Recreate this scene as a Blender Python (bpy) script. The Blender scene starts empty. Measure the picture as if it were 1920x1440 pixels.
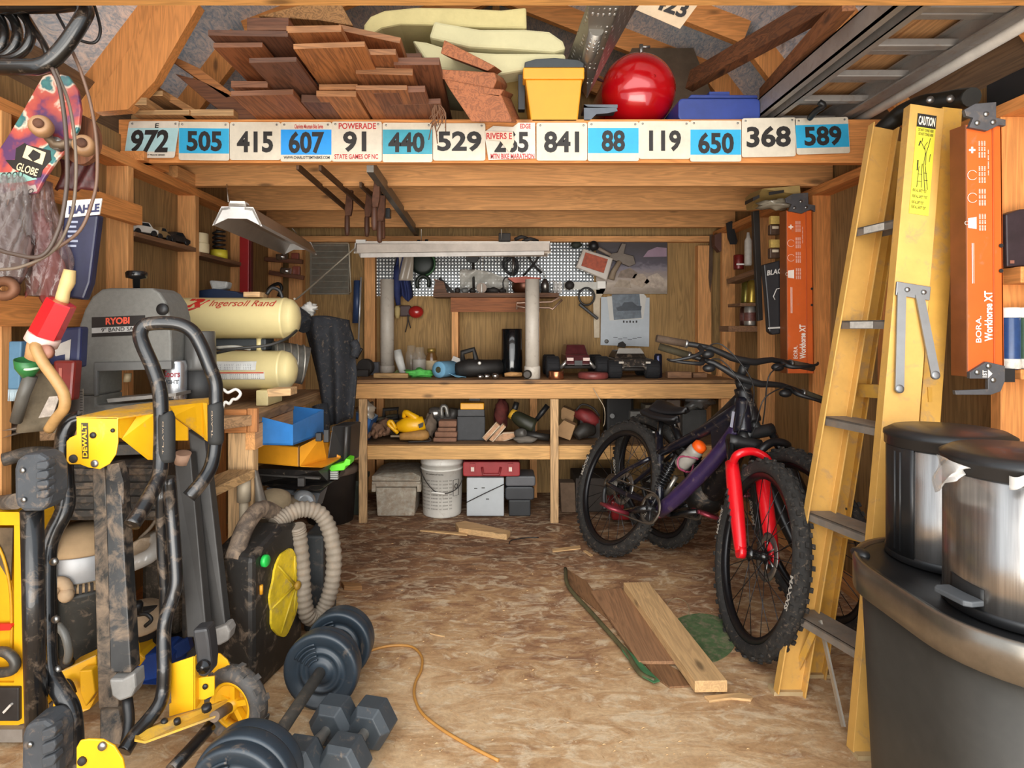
import bpy, bmesh, math, random
from mathutils import Vector as V, Matrix, Euler, noise as mnoise

R = math.radians
sc = bpy.context.scene
COL = sc.collection
# ------------------------------------------------------------------ camera, sky, light, exposure
F, CX, CY, H = 1150.0, 930.0, 615.0, 1.2        # focal length in pixels, principal point, camera height
cam = bpy.data.cameras.new('camera')
cam.sensor_fit = 'HORIZONTAL'
cam.sensor_width = 36.0
cam.lens = F / 1920 * 36
cam.shift_x = (960 - CX) / 1920
cam.shift_y = -(720 - CY) / 1920
cam.clip_start = 0.02
camo = bpy.data.objects.new('camera', cam)
camo.location = (0, 0, H)
camo.rotation_euler = (R(90), 0, 0)
COL.objects.link(camo)
sc.camera = camo

wd = bpy.data.worlds.new('overcast_sky')
wd.use_nodes = True
wn = wd.node_tree.nodes
wn['Background'].inputs[0].default_value = (0.80, 0.90, 1.0, 1)
wn['Background'].inputs[1].default_value = 1.2
sc.world = wd

def sun(name, rot, energy, angle, color):
    l = bpy.data.lights.new(name, 'SUN')
    l.energy = energy; l.angle = R(angle); l.color = color
    o = bpy.data.objects.new(name, l)
    o.rotation_euler = rot
    COL.objects.link(o)
# daylight through the open doorway behind the camera
sun('hazy_daylight', (R(66), 0, R(-8)), 2.35, 75, (1.0, 0.955, 0.89))
sun('low_daylight', (R(96), 0, R(10)), 0.9, 90, (1.0, 0.94, 0.86))
al = bpy.data.lights.new('doorway_daylight', 'AREA')
al.shape = 'RECTANGLE'; al.size = 2.6; al.size_y = 1.9; al.energy = 26; al.color = (1.0, 0.96, 0.9)
alo = bpy.data.objects.new('doorway_daylight', al)
alo.location = (0, -0.6, 1.25); alo.rotation_euler = (R(90), 0, 0)
COL.objects.link(alo)

# lamp added outside the doorway to brighten the roof foil and loft undersides
gl = bpy.data.lights.new('loft_fill_lamp', 'AREA')
gl.shape = 'RECTANGLE'; gl.size = 4.0; gl.size_y = 2.2; gl.energy = 150; gl.color = (1.0, 0.93, 0.82)
glo = bpy.data.objects.new('loft_fill_lamp', gl)
glo.location = (0, -1.7, .05); glo.rotation_euler = (R(146), 0, 0)
COL.objects.link(glo)

sc.view_settings.view_transform = 'Standard'
sc.view_settings.look = 'None'
sc.view_settings.exposure = 0.3
sc.view_settings.gamma = 1.0
sc.view_settings.use_curve_mapping = False
rnd = random.Random(7)

# ------------------------------------------------------------------ helpers
def w(px, py, Y):
    return V(((px - CX) * Y / F, Y, H - (py - CY) * Y / F))
def fl(px, py, z=0.0):
    Y = (H - z) * F / (py - CY)
    return w(px, py, Y)
def lin(h):
    h = h.lstrip('#')
    out = []
    for i in (0, 2, 4):
        c = int(h[i:i + 2], 16) / 255
        out.append(c / 12.92 if c <= .04045 else ((c + .055) / 1.055) ** 2.4)
    return out + [1.0]
def mul(c, k): return [min(1, c[0] * k), min(1, c[1] * k), min(1, c[2] * k), 1]

MATS = {}
def base_mat(name, rough, metal):
    m = bpy.data.materials.new(name); m.use_nodes = True
    nt = m.node_tree; b = nt.nodes['Principled BSDF']
    b.inputs['Roughness'].default_value = rough
    b.inputs['Metallic'].default_value = metal
    return m, nt, b
def mapped(nt, scale, coord='Object'):
    tc = nt.nodes.new('ShaderNodeTexCoord'); mp = nt.nodes.new('ShaderNodeMapping')
    mp.inputs['Scale'].default_value = scale
    nt.links.new(tc.outputs[coord], mp.inputs[0])
    return mp.outputs[0]
def noise_tex(nt, vec, scale, detail=4, rough=.6, dist=0):
    n = nt.nodes.new('ShaderNodeTexNoise')
    n.inputs['Scale'].default_value = scale; n.inputs['Detail'].default_value = detail
    n.inputs['Roughness'].default_value = rough; n.inputs['Distortion'].default_value = dist
    nt.links.new(vec, n.inputs['Vector'])
    return n.outputs['Fac']
def ramp(nt, fac, stops):
    r = nt.nodes.new('ShaderNodeValToRGB')
    el = r.color_ramp.elements
    while len(el) < len(stops): el.new(.5)
    for e, (p, c) in zip(el, stops): e.position = p; e.color = c
    nt.links.new(fac, r.inputs[0])
    return r.outputs[0]
def mixc(nt, fac, a, b, mode='MIX'):
    m = nt.nodes.new('ShaderNodeMix'); m.data_type = 'RGBA'; m.blend_type = mode
    for k, x in ((0, fac), (6, a), (7, b)):
        if hasattr(x, 'node'): nt.links.new(x, m.inputs[k])
        else: m.inputs[k].default_value = x
    return m.outputs[2]
def bump(nt, b, hgt, s, d=.01):
    n = nt.nodes.new('ShaderNodeBump'); n.inputs['Strength'].default_value = s; n.inputs['Distance'].default_value = d
    nt.links.new(hgt, n.inputs['Height']); nt.links.new(n.outputs[0], b.inputs['Normal'])

def P(hexc, rough=.45, metal=0.0, var=.18, scale=9.0, dust=0.0, bmp=0.0, coat=0.0):
    """painted, plastic or metal surface with slight mottling; dust = share of pale sawdust on it"""
    key = ('P', hexc, rough, metal, var, scale, dust, bmp, coat)
    if key in MATS: return MATS[key]
    m, nt, b = base_mat('surface_' + hexc.strip('#'), rough, metal)
    c = lin(hexc)
    v = mapped(nt, (1, 1, 1))
    n = noise_tex(nt, v, scale, 5, .65)
    col = ramp(nt, n, [(.3, mul(c, 1 - var)), (.7, mul(c, 1 + var))])
    if dust:
        d = noise_tex(nt, v, scale * 1.7, 6, .7, .6)
        k = .72 - dust * .42
        f = ramp(nt, d, [(k - .1, (0, 0, 0, 1)), (k + .14, (.85, .85, .85, 1))])
        col = mixc(nt, f, col, lin('8d7965'))
        rr = nt.nodes.new('ShaderNodeMapRange')
        rr.inputs['To Min'].default_value = rough; rr.inputs['To Max'].default_value = .9
        nt.links.new(f, rr.inputs[0]); nt.links.new(rr.outputs[0], b.inputs['Roughness'])
    nt.links.new(col, b.inputs['Base Color'])
    if bmp: bump(nt, b, noise_tex(nt, v, scale * 6, 3), bmp, .004)
    if coat: b.inputs['Coat Weight'].default_value = coat
    MATS[key] = m
    return m
def WOOD(hexc, axis='z', dark=.62, knots=True, rough=.7, fine=1.0):
    key = ('W', hexc, axis, dark, knots, rough, fine)
    if key in MATS: return MATS[key]
    m, nt, b = base_mat('wood_' + hexc.strip('#') + '_' + axis, rough, 0)
    c = lin(hexc)
    lo = .9
    sc3 = {'x': (lo, 14, 14), 'y': (14, lo, 14), 'z': (14, 14, lo)}[axis]
    v = mapped(nt, tuple(s * fine for s in sc3))
    g1 = noise_tex(nt, v, 1.6, 3, .55, .9)
    wv = nt.nodes.new('ShaderNodeMath'); wv.operation = 'SINE'
    mm = nt.nodes.new('ShaderNodeMath'); mm.operation = 'MULTIPLY'; mm.inputs[1].default_value = 46
    nt.links.new(g1, mm.inputs[0]); nt.links.new(mm.outputs[0], wv.inputs[0])
    hs = nt.nodes.new('ShaderNodeMapRange'); hs.inputs['From Min'].default_value = -1; nt.links.new(wv.outputs[0], hs.inputs[0])
    col = ramp(nt, hs.outputs[0], [(.0, mul(c, dark)), (.55, mul(c, .97)), (1, mul(c, 1.1))])
    v2 = mapped(nt, (1, 1, 1))
    big = noise_tex(nt, v2, 2.2, 4, .6)
    col = mixc(nt, ramp(nt, big, [(.35, (.0, .0, .0, 1)), (.75, (.55, .55, .55, 1))]), col, mul(c, dark * .95))
    fi = noise_tex(nt, v, 9, 4, .7)
    col = mixc(nt, .3, col, ramp(nt, fi, [(.3, (.45, .45, .45, 1)), (.6, (1, 1, 1, 1))]), 'MULTIPLY')
    if knots:
        ks = {'x': (3.2, 9, 9), 'y': (9, 3.2, 9), 'z': (9, 9, 3.2)}[axis]
        vo = nt.nodes.new('ShaderNodeTexVoronoi'); vo.inputs['Scale'].default_value = 1.0
        nt.links.new(mapped(nt, ks), vo.inputs['Vector'])
        f = ramp(nt, vo.outputs['Distance'], [(.06, (.8, .8, .8, 1)), (.15, (0, 0, 0, 1))])
        col = mixc(nt, f, col, mul(c, .2))
    nt.links.new(col, b.inputs['Base Color'])
    bump(nt, b, fi, .25, .003)
    MATS[key] = m
    return m
def GLASS(hexc='e8efe8', rough=.08, alpha=.35):
    key = ('G', hexc, rough, alpha)
    if key in MATS: return MATS[key]
    m, nt, b = base_mat('clear_' + hexc, rough, 0)
    b.inputs['Base Color'].default_value = lin(hexc)
    b.inputs['Alpha'].default_value = alpha
    b.inputs['Specular IOR Level'].default_value = .9
    MATS[key] = m
    return m

class MB:
    def __init__(s): s.v = []; s.f = []; s.mi = []; s.sm = []; s.mats = []
    def add(s, vs, fs, mat, smooth=False):
        if mat not in s.mats: s.mats.append(mat)
        k = s.mats.index(mat); o = len(s.v)
        s.v += [V(p) for p in vs]
        for f in fs:
            s.f.append([i + o for i in f]); s.mi.append(k); s.sm.append(smooth)
        return s
    def box(s, c, size, mat, rot=None):
        hx, hy, hz = (x / 2 for x in size)
        M = Matrix.Identity(3) if rot is None else (rot if isinstance(rot, Matrix) else Euler(rot).to_matrix())
        vs = [V(c) + M @ V((x, y, z)) for x in (-hx, hx) for y in (-hy, hy) for z in (-hz, hz)]
        return s.add(vs, [(0, 1, 3, 2), (4, 6, 7, 5), (0, 4, 5, 1), (2, 3, 7, 6), (0, 2, 6, 4), (1, 5, 7, 3)], mat)
    def span(s, a, b, mat):
        a = V(a); b = V(b)
        return s.box((a + b) / 2, [abs(x) for x in (b - a)], mat)
    def beam(s, a, b, wd, hg, mat, up=(0, 0, 1)):
        """square bar from a to b: wd across, hg along up"""
        a = V(a); b = V(b); d = (b - a).normalized()
        x = d.cross(V(up)).normalized(); u = x.cross(d)
        M = Matrix((x, d, u)).transposed()
        return s.box((a + b) / 2, (wd, (b - a).length, hg), mat, M)
    def prism(s, pts, d, mat, smooth=False):
        pts = [V(p) for p in pts]; d = V(d); n = len(pts)
        vs = pts + [p + d for p in pts]
        s.add(vs, [list(range(n)), list(range(2 * n - 1, n - 1, -1))], mat)
        o = len(s.v) - 2 * n
        k = s.mats.index(mat)
        for i in range(n):
            j = (i + 1) % n
            s.f.append([o + i, o + j, o + n + j, o + n + i]); s.mi.append(k); s.sm.append(smooth)
        return s
    def pp(s, px, Y, d, mat, smooth=False):
        """outline traced at distance Y, built d thick away from the viewer"""
        return s.prism([w(x, y, Y) for x, y in px], (0, d, 0), mat, smooth)
    def rect(s, x0, y0, x1, y1, Y, d, mat):
        return s.pp([(x0, y0), (x1, y0), (x1, y1), (x0, y1)], Y, d, mat)
    def tube(s, pts, r, mat, n=10, closed=False, sub=0, flat=1.0):
        pts = [V(p) for p in pts]
        if sub:
            q = []; L = len(pts); rr = []
            for i in range(L if closed else L - 1):
                p1, p2 = pts[i], pts[(i + 1) % L]
                p0 = pts[i - 1] if (i or closed) else p1 * 2 - p2
                p3 = pts[(i + 2) % L] if (closed or i + 2 < L) else p2 * 2 - p1
                for k in range(sub):
                    t = k / sub
                    q.append(.5 * (2 * p1 + (p2 - p0) * t + (2 * p0 - 5 * p1 + 4 * p2 - p3) * t * t + (3 * p1 - p0 - 3 * p2 + p3) * t ** 3))
                    if not isinstance(r, (int, float)): rr.append(r[i] + (r[(i + 1) % L] - r[i]) * t)
            if not closed:
                q.append(pts[-1])
                if rr: rr.append(r[-1])
            pts = q
            if rr: r = rr
        L = len(pts); vs = []; ref = None
        for i, p in enumerate(pts):
            a = pts[i - 1] if (i or closed) else p
            b = pts[(i + 1) % L] if (i < L - 1 or closed) else p
            d = (b - a)
            d = d.normalized() if d.length > 1e-9 else V((0, 0, 1))
            if ref is None:
                ref = V((0, 0, 1)) if abs(d.z) < .9 else V((1, 0, 0))
            x = (ref - d * ref.dot(d))
            x = x.normalized() if x.length > 1e-6 else d.orthogonal().normalized()
            ref = x; y = d.cross(x)
            ri = r if isinstance(r, (int, float)) else r[i]
            for k in range(n):
                t = 2 * math.pi * k / n
                vs.append(p + x * (ri * math.cos(t)) + y * (ri * flat * math.sin(t)))
        fs = []
        for i in range(L if closed else L - 1):
            for k in range(n):
                j = (i + 1) % L
                fs.append((i * n + k, i * n + (k + 1) % n, j * n + (k + 1) % n, j * n + k))
        s.add(vs, fs, mat, True)
        if not closed:
            s.add(vs[:n], [list(range(n))[::-1]], mat); s.add(vs[-n:], [list(range(n))], mat)
        return s
    def lathe(s, prof, o, axis, mat, n=24, smooth=True, ring=False):
        """prof: (radius, distance along axis)"""
        o = V(o); a = V(axis).normalized(); x = a.orthogonal().normalized()
        if abs(a.z) > .99: x = V((1, 0, 0))
        y = a.cross(x); vs = []; fs = []
        for r_, h_ in prof:
            for k in range(n):
                t = 2 * math.pi * k / n
                vs.append(o + a * h_ + x * (r_ * math.cos(t)) + y * (r_ * math.sin(t)))
        L = len(prof)
        for i in range(L - 1):
            for k in range(n):
                fs.append((i * n + k, i * n + (k + 1) % n, (i + 1) * n + (k + 1) % n, (i + 1) * n + k))
        if ring:
            for k in range(n): fs.append(((L - 1) * n + k, (L - 1) * n + (k + 1) % n, (k + 1) % n, k))
        s.add(vs, fs, mat, smooth)
        if ring: return s
        if prof[0][0] > 1e-4: s.add(vs[:n], [list(range(n))[::-1]], mat)
        if prof[-1][0] > 1e-4: s.add(vs[-n:], [list(range(n))], mat)
        return s
    def cyl(s, a, b, r, mat, n=20, r2=None):
        a = V(a); b = V(b)
        return s.lathe([(r, 0), (r if r2 is None else r2, (b - a).length)], a, b - a, mat, n)
    def ball(s, c, r, mat, rot=None, nu=18, nv=10, lump=0.0, seed=0):
        r = (r, r, r) if isinstance(r, (int, float)) else r
        M = Matrix.Identity(3) if rot is None else Euler(rot).to_matrix()
        vs = []; fs = []
        for i in range(nv + 1):
            ph = math.pi * i / nv
            for k in range(nu):
                t = 2 * math.pi * k / nu
                d = V((math.sin(ph) * math.cos(t), math.sin(ph) * math.sin(t), math.cos(ph)))
                q = 1 + lump * mnoise.noise(d * 2.3 + V((seed * 3.1, seed, 0)))
                vs.append(V(c) + M @ V((d.x * r[0] * q, d.y * r[1] * q, d.z * r[2] * q)))
        for i in range(nv):
            for k in range(nu):
                fs.append((i * nu + k, i * nu + (k + 1) % nu, (i + 1) * nu + (k + 1) % nu, (i + 1) * nu + k))
        return s.add(vs, fs, mat, True)
    def grid(s, fn, nu, nv, mat, th=0.0, smooth=True):
        """sheet fn(u,v), optionally given thickness th along its normals"""
        vs = [V(fn(i / nu, j / nv)) for i in range(nu + 1) for j in range(nv + 1)]
        W_ = nv + 1
        fs = [(i * W_ + j, (i + 1) * W_ + j, (i + 1) * W_ + j + 1, i * W_ + j + 1) for i in range(nu) for j in range(nv)]
        if th:
            ns = []
            for i in range(nu + 1):
                for j in range(nv + 1):
                    a = vs[min(i + 1, nu) * W_ + j] - vs[max(i - 1, 0) * W_ + j]
                    b = vs[i * W_ + min(j + 1, nv)] - vs[i * W_ + max(j - 1, 0)]
                    nn = a.cross(b); ns.append(nn.normalized() if nn.length > 1e-12 else V((0, 1, 0)))
            N = len(vs)
            vs = vs + [p + n_ * th for p, n_ in zip(vs, ns)]
            fs = fs + [tuple(x + N for x in f[::-1]) for f in fs]
            rim = [i * W_ for i in range(nu + 1)] + [nu * W_ + j for j in range(1, nv + 1)] + \
                  [i * W_ + nv for i in range(nu - 1, -1, -1)] + [j for j in range(nv - 1, 0, -1)]
            for a, b in zip(rim, rim[1:] + rim[:1]): fs.append((a, b, b + N, a + N))
        return s.add(vs, fs, mat, smooth)
    def text(s, t, o, u, v_, mat, bold=.0):
        vs, fs = glyphs(t, bold)
        o = V(o); u = V(u); v_ = V(v_)
        return s.add([o + u * a + v_ * b for a, b in vs], fs, mat)
    def textpx(s, t, x0, y0, x1, y1, Y, mat, bold=0.0, skew=0.0):
        a = w(x0, y1, Y); u = w(x1, y1 + skew, Y) - a; v_ = w(x0, y0, Y) - a
        return s.text(t, a, u, v_, mat, bold)

GLY = {}
def glyphs(t, bold):
    k = (t, bold)
    if k in GLY: return GLY[k]
    cu = bpy.data.curves.new('lettering_source', 'FONT')
    cu.body = t; cu.offset = bold; cu.resolution_u = 3; cu.fill_mode = 'BOTH'
    ob = bpy.data.objects.new('lettering_source', cu)
    COL.objects.link(ob)
    dg = bpy.context.evaluated_depsgraph_get()
    me = bpy.data.meshes.new_from_object(ob.evaluated_get(dg))
    vs = [(p.co.x, p.co.y) for p in me.vertices]; fs = [list(p.vertices) for p in me.polygons]
    bpy.data.objects.remove(ob); bpy.data.curves.remove(cu); bpy.data.meshes.remove(me)
    if not vs: return [], []
    x0 = min(a for a, b in vs); x1 = max(a for a, b in vs); y0 = min(b for a, b in vs); y1 = max(b for a, b in vs)
    GLY[k] = ([((a - x0) / max(1e-6, x1 - x0), (b - y0) / max(1e-6, y1 - y0)) for a, b in vs], fs)
    return GLY[k]

BASE = {}
def _mesh(name, mb, base, bev):
    me = bpy.data.meshes.new(name)
    me.from_pydata([p - base for p in mb.v], [], mb.f)
    for m in mb.mats: me.materials.append(m)
    me.polygons.foreach_set('material_index', mb.mi)
    me.polygons.foreach_set('use_smooth', mb.sm)
    bm = bmesh.new(); bm.from_mesh(me)
    bmesh.ops.remove_doubles(bm, verts=bm.verts, dist=1e-6)
    bmesh.ops.recalc_face_normals(bm, faces=bm.faces)
    bm.to_mesh(me); bm.free()
    o = bpy.data.objects.new(name, me)
    COL.objects.link(o)
    if bev:
        b = o.modifiers.new('edge_rounding', 'BEVEL')
        b.width = bev; b.segments = 2; b.limit_method = 'ANGLE'; b.angle_limit = R(40)
    return o
def tag(o, label=None, cat=None, group=None, kind=None):
    if label: o['label'] = label
    if cat: o['category'] = cat
    if group: o['group'] = group
    if kind: o['kind'] = kind
def thing(name, label, cat, base=(0, 0, 0), group=None, kind=None):
    o = bpy.data.objects.new(name, None)
    o.empty_display_size = .05
    o.location = base
    COL.objects.link(o)
    BASE[o] = V(base)
    tag(o, label, cat, group, kind)
    return o
def part(name, mb, parent, label=None, bev=0):
    b = BASE[parent]
    o = _mesh(name, mb, b, bev)
    o.parent = parent
    BASE[o] = b
    if label: o['label'] = label
    return o
def solo(name, mb, label, cat, group=None, kind=None, bev=0):
    xs = [p.x for p in mb.v]; ys = [p.y for p in mb.v]; zs = [p.z for p in mb.v]
    b = V(((min(xs) + max(xs)) / 2, (min(ys) + max(ys)) / 2, min(zs)))
    o = _mesh(name, mb, b, bev)
    o.location = b
    BASE[o] = b
    tag(o, label, cat, group, kind)
    return o
def dup(root, delta=(0, 0, 0), rotz=0, label=None):
    def cp(o, par):
        c = o.copy(); COL.objects.link(c)
        if par is not None: c.parent = par
        for ch in list(o.children): cp(ch, c)
        return c
    r = cp(root, None)
    r.location = V(root.location) + V(delta); r.rotation_euler = (0, 0, rotz)
    if label: r['label'] = label
    return r
def rrect(x0, y0, x1, y1, r=3, k=3):
    out = []
    for cx, cy, a0 in ((x1 - r, y0 + r, -90), (x1 - r, y1 - r, 0), (x0 + r, y1 - r, 90), (x0 + r, y0 + r, 180)):
        for i in range(k + 1):
            a = R(a0 + 90 * i / k); out.append((cx + r * math.cos(a), cy + r * math.sin(a)))
    return out
def ellip(cx, cy, rx, ry, n=24, a0=0, a1=360):
    m = n if a1 - a0 == 360 else n + 1
    return [(cx + rx * math.cos(R(a0 + (a1 - a0) * i / n)), cy + ry * math.sin(R(a0 + (a1 - a0) * i / n))) for i in range(m)]

# common materials
PINE = {a: WOOD('dd9f62', a, .8) for a in 'xyz'}
PINEO = {a: WOOD('dc914e', a, .8) for a in 'xyz'}
PALE = {a: WOOD('d0a878', a) for a in 'xyz'}
OLD = {a: WOOD('8a6344', a) for a in 'xyz'}
BRN = {a: WOOD('7a4a2e', a, .6, False) for a in 'xyz'}
PLY = WOOD('a5824f', 'z', .7, False, .75, .8)
BLK = P('1c1c1d', .45, 0, .25)
BLKG = P('131314', .25, 0, .2, coat=.3)
BLKD = P('232120', .55, 0, .3, 14, dust=.35)
TUBE = P('1f1f20', .28, .3, .25, 12, dust=.22, coat=.4)
YEL = P('f0b40f', .4, 0, .08, 6, coat=.2)
STEEL = P('9b9a97', .35, .9, .12)
GALV = P('8d8c88', .5, .7, .15)
WHITE = P('e6e3dc', .5, 0, .05)
GREY = P('6f6f6c', .55, 0, .15)
RED = P('a81418', .35, 0, .15, coat=.3)
INK = P('201c1a', .6, 0, .1)
RUST = P('5c3a28', .75, .3, .35, 30)
DARK = P('2b2623', .7, 0, .3)
# ------------------------------------------------------------------ setting: floor, walls, loft, roof
def floor_mat():
    m, nt, b = base_mat('dusty_concrete', .85, 0)
    v = mapped(nt, (1, 1, 1))
    big = noise_tex(nt, v, 1.7, 6, .62, .5)
    v2 = mapped(nt, (1.0, 1.9, 1))
    mid = noise_tex(nt, v2, 5.5, 7, .68, 1.1)
    fine = noise_tex(nt, v, 70, 3, .7)
    # browner towards the back of the shed, paler by the doorway
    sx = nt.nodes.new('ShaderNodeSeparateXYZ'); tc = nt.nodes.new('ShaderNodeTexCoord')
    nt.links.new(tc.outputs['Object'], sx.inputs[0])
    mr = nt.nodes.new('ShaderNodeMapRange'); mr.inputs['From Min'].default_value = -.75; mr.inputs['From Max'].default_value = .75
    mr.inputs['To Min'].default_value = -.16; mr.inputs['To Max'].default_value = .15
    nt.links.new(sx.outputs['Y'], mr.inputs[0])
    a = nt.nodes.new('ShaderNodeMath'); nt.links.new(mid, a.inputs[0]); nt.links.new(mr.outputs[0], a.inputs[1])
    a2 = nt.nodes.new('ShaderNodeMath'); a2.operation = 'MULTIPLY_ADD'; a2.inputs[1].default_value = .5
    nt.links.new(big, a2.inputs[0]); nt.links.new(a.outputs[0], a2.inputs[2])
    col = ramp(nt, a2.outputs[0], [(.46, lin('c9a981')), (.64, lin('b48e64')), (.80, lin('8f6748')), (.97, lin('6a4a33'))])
    pale = noise_tex(nt, v2, 7.5, 7, .7, 1.6)
    col = mixc(nt, ramp(nt, pale, [(.50, (0, 0, 0, 1)), (.63, (.7, .7, .7, 1))]), col, lin('d9c4a4'))
    col = mixc(nt, .45, col, ramp(nt, fine, [(.3, (.55, .55, .55, 1)), (.62, (1, 1, 1, 1))]), 'MULTIPLY')
    spk = nt.nodes.new('ShaderNodeTexVoronoi'); spk.inputs['Scale'].default_value = 30
    nt.links.new(v, spk.inputs['Vector'])
    col = mixc(nt, ramp(nt, spk.outputs['Distance'], [(.05, (.8, .8, .8, 1)), (.1, (0, 0, 0, 1))]), col, lin('dcc49e'))
    nt.links.new(col, b.inputs['Base Color'])
    bump(nt, b, mid, .35, .01)
    return m
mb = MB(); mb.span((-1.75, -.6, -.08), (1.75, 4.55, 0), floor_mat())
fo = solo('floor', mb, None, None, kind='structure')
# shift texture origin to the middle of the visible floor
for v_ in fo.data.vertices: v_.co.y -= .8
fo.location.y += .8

def foil_mat():
    m, nt, b = base_mat('radiant_foil', .35, .15)
    v = mapped(nt, (1, 1, 1))
    st = noise_tex(nt, mapped(nt, (26, 7, 14)), 1.4, 5, .75, 2.5)
    col = ramp(nt, st, [(.35, lin('9fc0d8')), (.6, lin('ffffff'))])
    old = noise_tex(nt, v, 2.6, 5, .6, .5)
    f = ramp(nt, old, [(.60, (0, 0, 0, 1)), (.70, (1, 1, 1, 1))])
    nt.links.new(mixc(nt, f, col, lin('6b5238')), b.inputs['Base Color'])
    inv = nt.nodes.new('ShaderNodeMath'); inv.operation = 'SUBTRACT'; inv.inputs[0].default_value = .15
    nt.links.new(f, inv.inputs[1]); nt.links.new(inv.outputs[0], b.inputs['Metallic'])
    bump(nt, b, st, .45, .012)
    return m
FOIL = foil_mat()
SHEATH = WOOD('a07c4c', 'z', .68, False, .8, .7)

wl = thing('wall_left', None, None, (-1.6, 2.85, 0), kind='structure')
mb = MB(); mb.span((-1.63, 1.1, 0), (-1.59, 4.5, 2.02), SHEATH); part('sheathing', mb, wl)
for y in (1.86, 2.5, 3.06, 3.67, 4.28):
    mb = MB(); mb.span((-1.59, y, .04), (-1.5, y + .04, 1.862), PINE['z']); part('stud', mb, wl, bev=.002)
mb = MB(); mb.span((-1.59, 1.1, 1.862), (-1.5, 4.47, 1.90), PINEO['y']); part('top_plate', mb, wl)
mb = MB(); mb.span((-1.59, 1.1, 0), (-1.5, 4.47, .04), PINE['y']); part('bottom_plate', mb, wl)
for z0, z1, y0, y1 in ((1.625, 1.705, 1.5, 2.54), (1.205, 1.30, 1.5, 2.52)):
    mb = MB(); mb.span((-1.5, y0, z0), (-1.463, y1, z1), PINEO['y']); part('girt', mb, wl, bev=.003)

wr = thing('wall_right', None, None, (1.68, 2.85, 0), kind='structure')
mb = MB(); mb.span((1.67, 1.1, 0), (1.71, 4.5, 2.02), SHEATH); part('sheathing', mb, wr)
for y in (1.92, 2.5, 3.06, 3.67, 4.28):
    mb = MB(); mb.span((1.58, y, .04), (1.67, y + .04, 1.862), PINEO['z'] if y < 3.5 else PINE['z']); part('stud', mb, wr, bev=.002)
mb = MB(); mb.span((1.58, 1.1, 1.862), (1.67, 4.47, 1.90), PINEO['y']); part('top_plate', mb, wr)
mb = MB(); mb.span((1.58, 1.1, 0), (1.67, 4.47, .04), PINE['y']); part('bottom_plate', mb, wr)
for z0, z1 in ((1.335, 1.385), (1.045, 1.075)):
    mb = MB(); mb.span((1.575, 1.84, z0), (1.67, 1.919, z1), PINEO['y']); part('girt', mb, wr, bev=.003)

RP = [(-1.70, 2.0), (-1.23, 2.62), (0, 3.10), (1.23, 2.62), (1.70, 2.0)]
wb = thing('wall_back', None, None, (0, 4.47, 0), kind='structure')
mb = MB(); mb.prism([(-1.72, 4.47, 0), (1.72, 4.47, 0)] + [(x, 4.47, z + .1) for x, z in RP[::-1]], (0, .05, 0), PLY); part('sheathing', mb, wb)
for px, x2, y0, y1 in ((541, 567, 440, 760), (683, 703, 480, 720), (1309, 1334, 460, 720)):
    mb = MB(); a = w(px, y0, 4.40); c = w(x2, y1, 4.40)
    mb.span((a.x, 4.40, min(c.z, .04) if px != 683 else .04), (c.x, 4.47, a.z if a.z < 1.86 else 1.86), PINE['z']); part('stud', mb, wb, bev=.002)
mb = MB(); mb.span((-1.5, 4.40, 1.82), (1.58, 4.47, 1.86), PINE['x']); part('top_plate', mb, wb)

ce = thing('ceiling', None, None, (0, 2.85, 2.0), kind='structure')
for (x0, z0), (x1, z1) in zip(RP, RP[1:]):
    n_ = V((-(z1 - z0), 0, x1 - x0)).normalized()
    mb = MB(); o_ = n_ * .12; ex = V((x1 - x0, 0, z1 - z0)).normalized() * .08
    mb.prism([V((x0, 1.1, z0)) + o_ - ex, V((x1, 1.1, z1)) + o_ + ex, V((x1, 1.1, z1)) + o_ + n_ * .02 + ex, V((x0, 1.1, z0)) + o_ + n_ * .02 - ex], (0, 3.4, 0), FOIL)
    part('roof_deck', mb, ce)
for y in (1.86, 2.5, 3.06, 3.55, 4.25):
    for (x0, z0), (x1, z1) in zip(RP, RP[1:]):
        n_ = V((-(z1 - z0), 0, x1 - x0)).normalized()
        a = V((x0, y, z0)); b_ = V((x1, y, z1))
        ax = 'z' if abs(z1 - z0) > abs(x1 - x0) else 'x'
        mb = MB(); mb.prism([a, b_, b_ + n_ * .12, a + n_ * .12], (0, .04, 0), PINEO[ax]); part('rafter', mb, ce)
for s_ in (-1, 1):
    for y0, y1 in zip((1.15, 1.90, 2.54, 3.10, 3.59), (1.86, 2.5, 3.06, 3.55, 4.25)):
        a = V((s_ * 1.70, y0, 2.0)); d_ = V((s_ * -.47, 0, .62)).normalized(); n_ = V((s_ * .62, 0, .47)).normalized() * .07
        L_ = .30 if s_ > 0 else .2
        mb = MB(); mb.prism([a + n_ - d_ * .05, a + n_ + d_ * L_, a + n_ * 1.2 + d_ * L_, a + n_ * 1.2 - d_ * .05], (0, y1 - y0, 0), WOOD('7a5a3c', 'y', .7, False)); part('eave_panel', mb, ce)
mb = MB(); mb.span((-.02, 1.1, 3.0), (.02, 4.47, 3.2), PINE['y']); part('ridge_board', mb, ce)
# the nearer left rafter is doubled with a wide plank
mb = MB(); mb.prism([w(240, 205, 2.49), w(290, 152, 2.49), w(373, 8, 2.49), w(300, 8, 2.49), w(178, 185, 2.49), w(178, 210, 2.49)], (0, .05, 0), PINEO['z']); part('plank', mb, ce)

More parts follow.
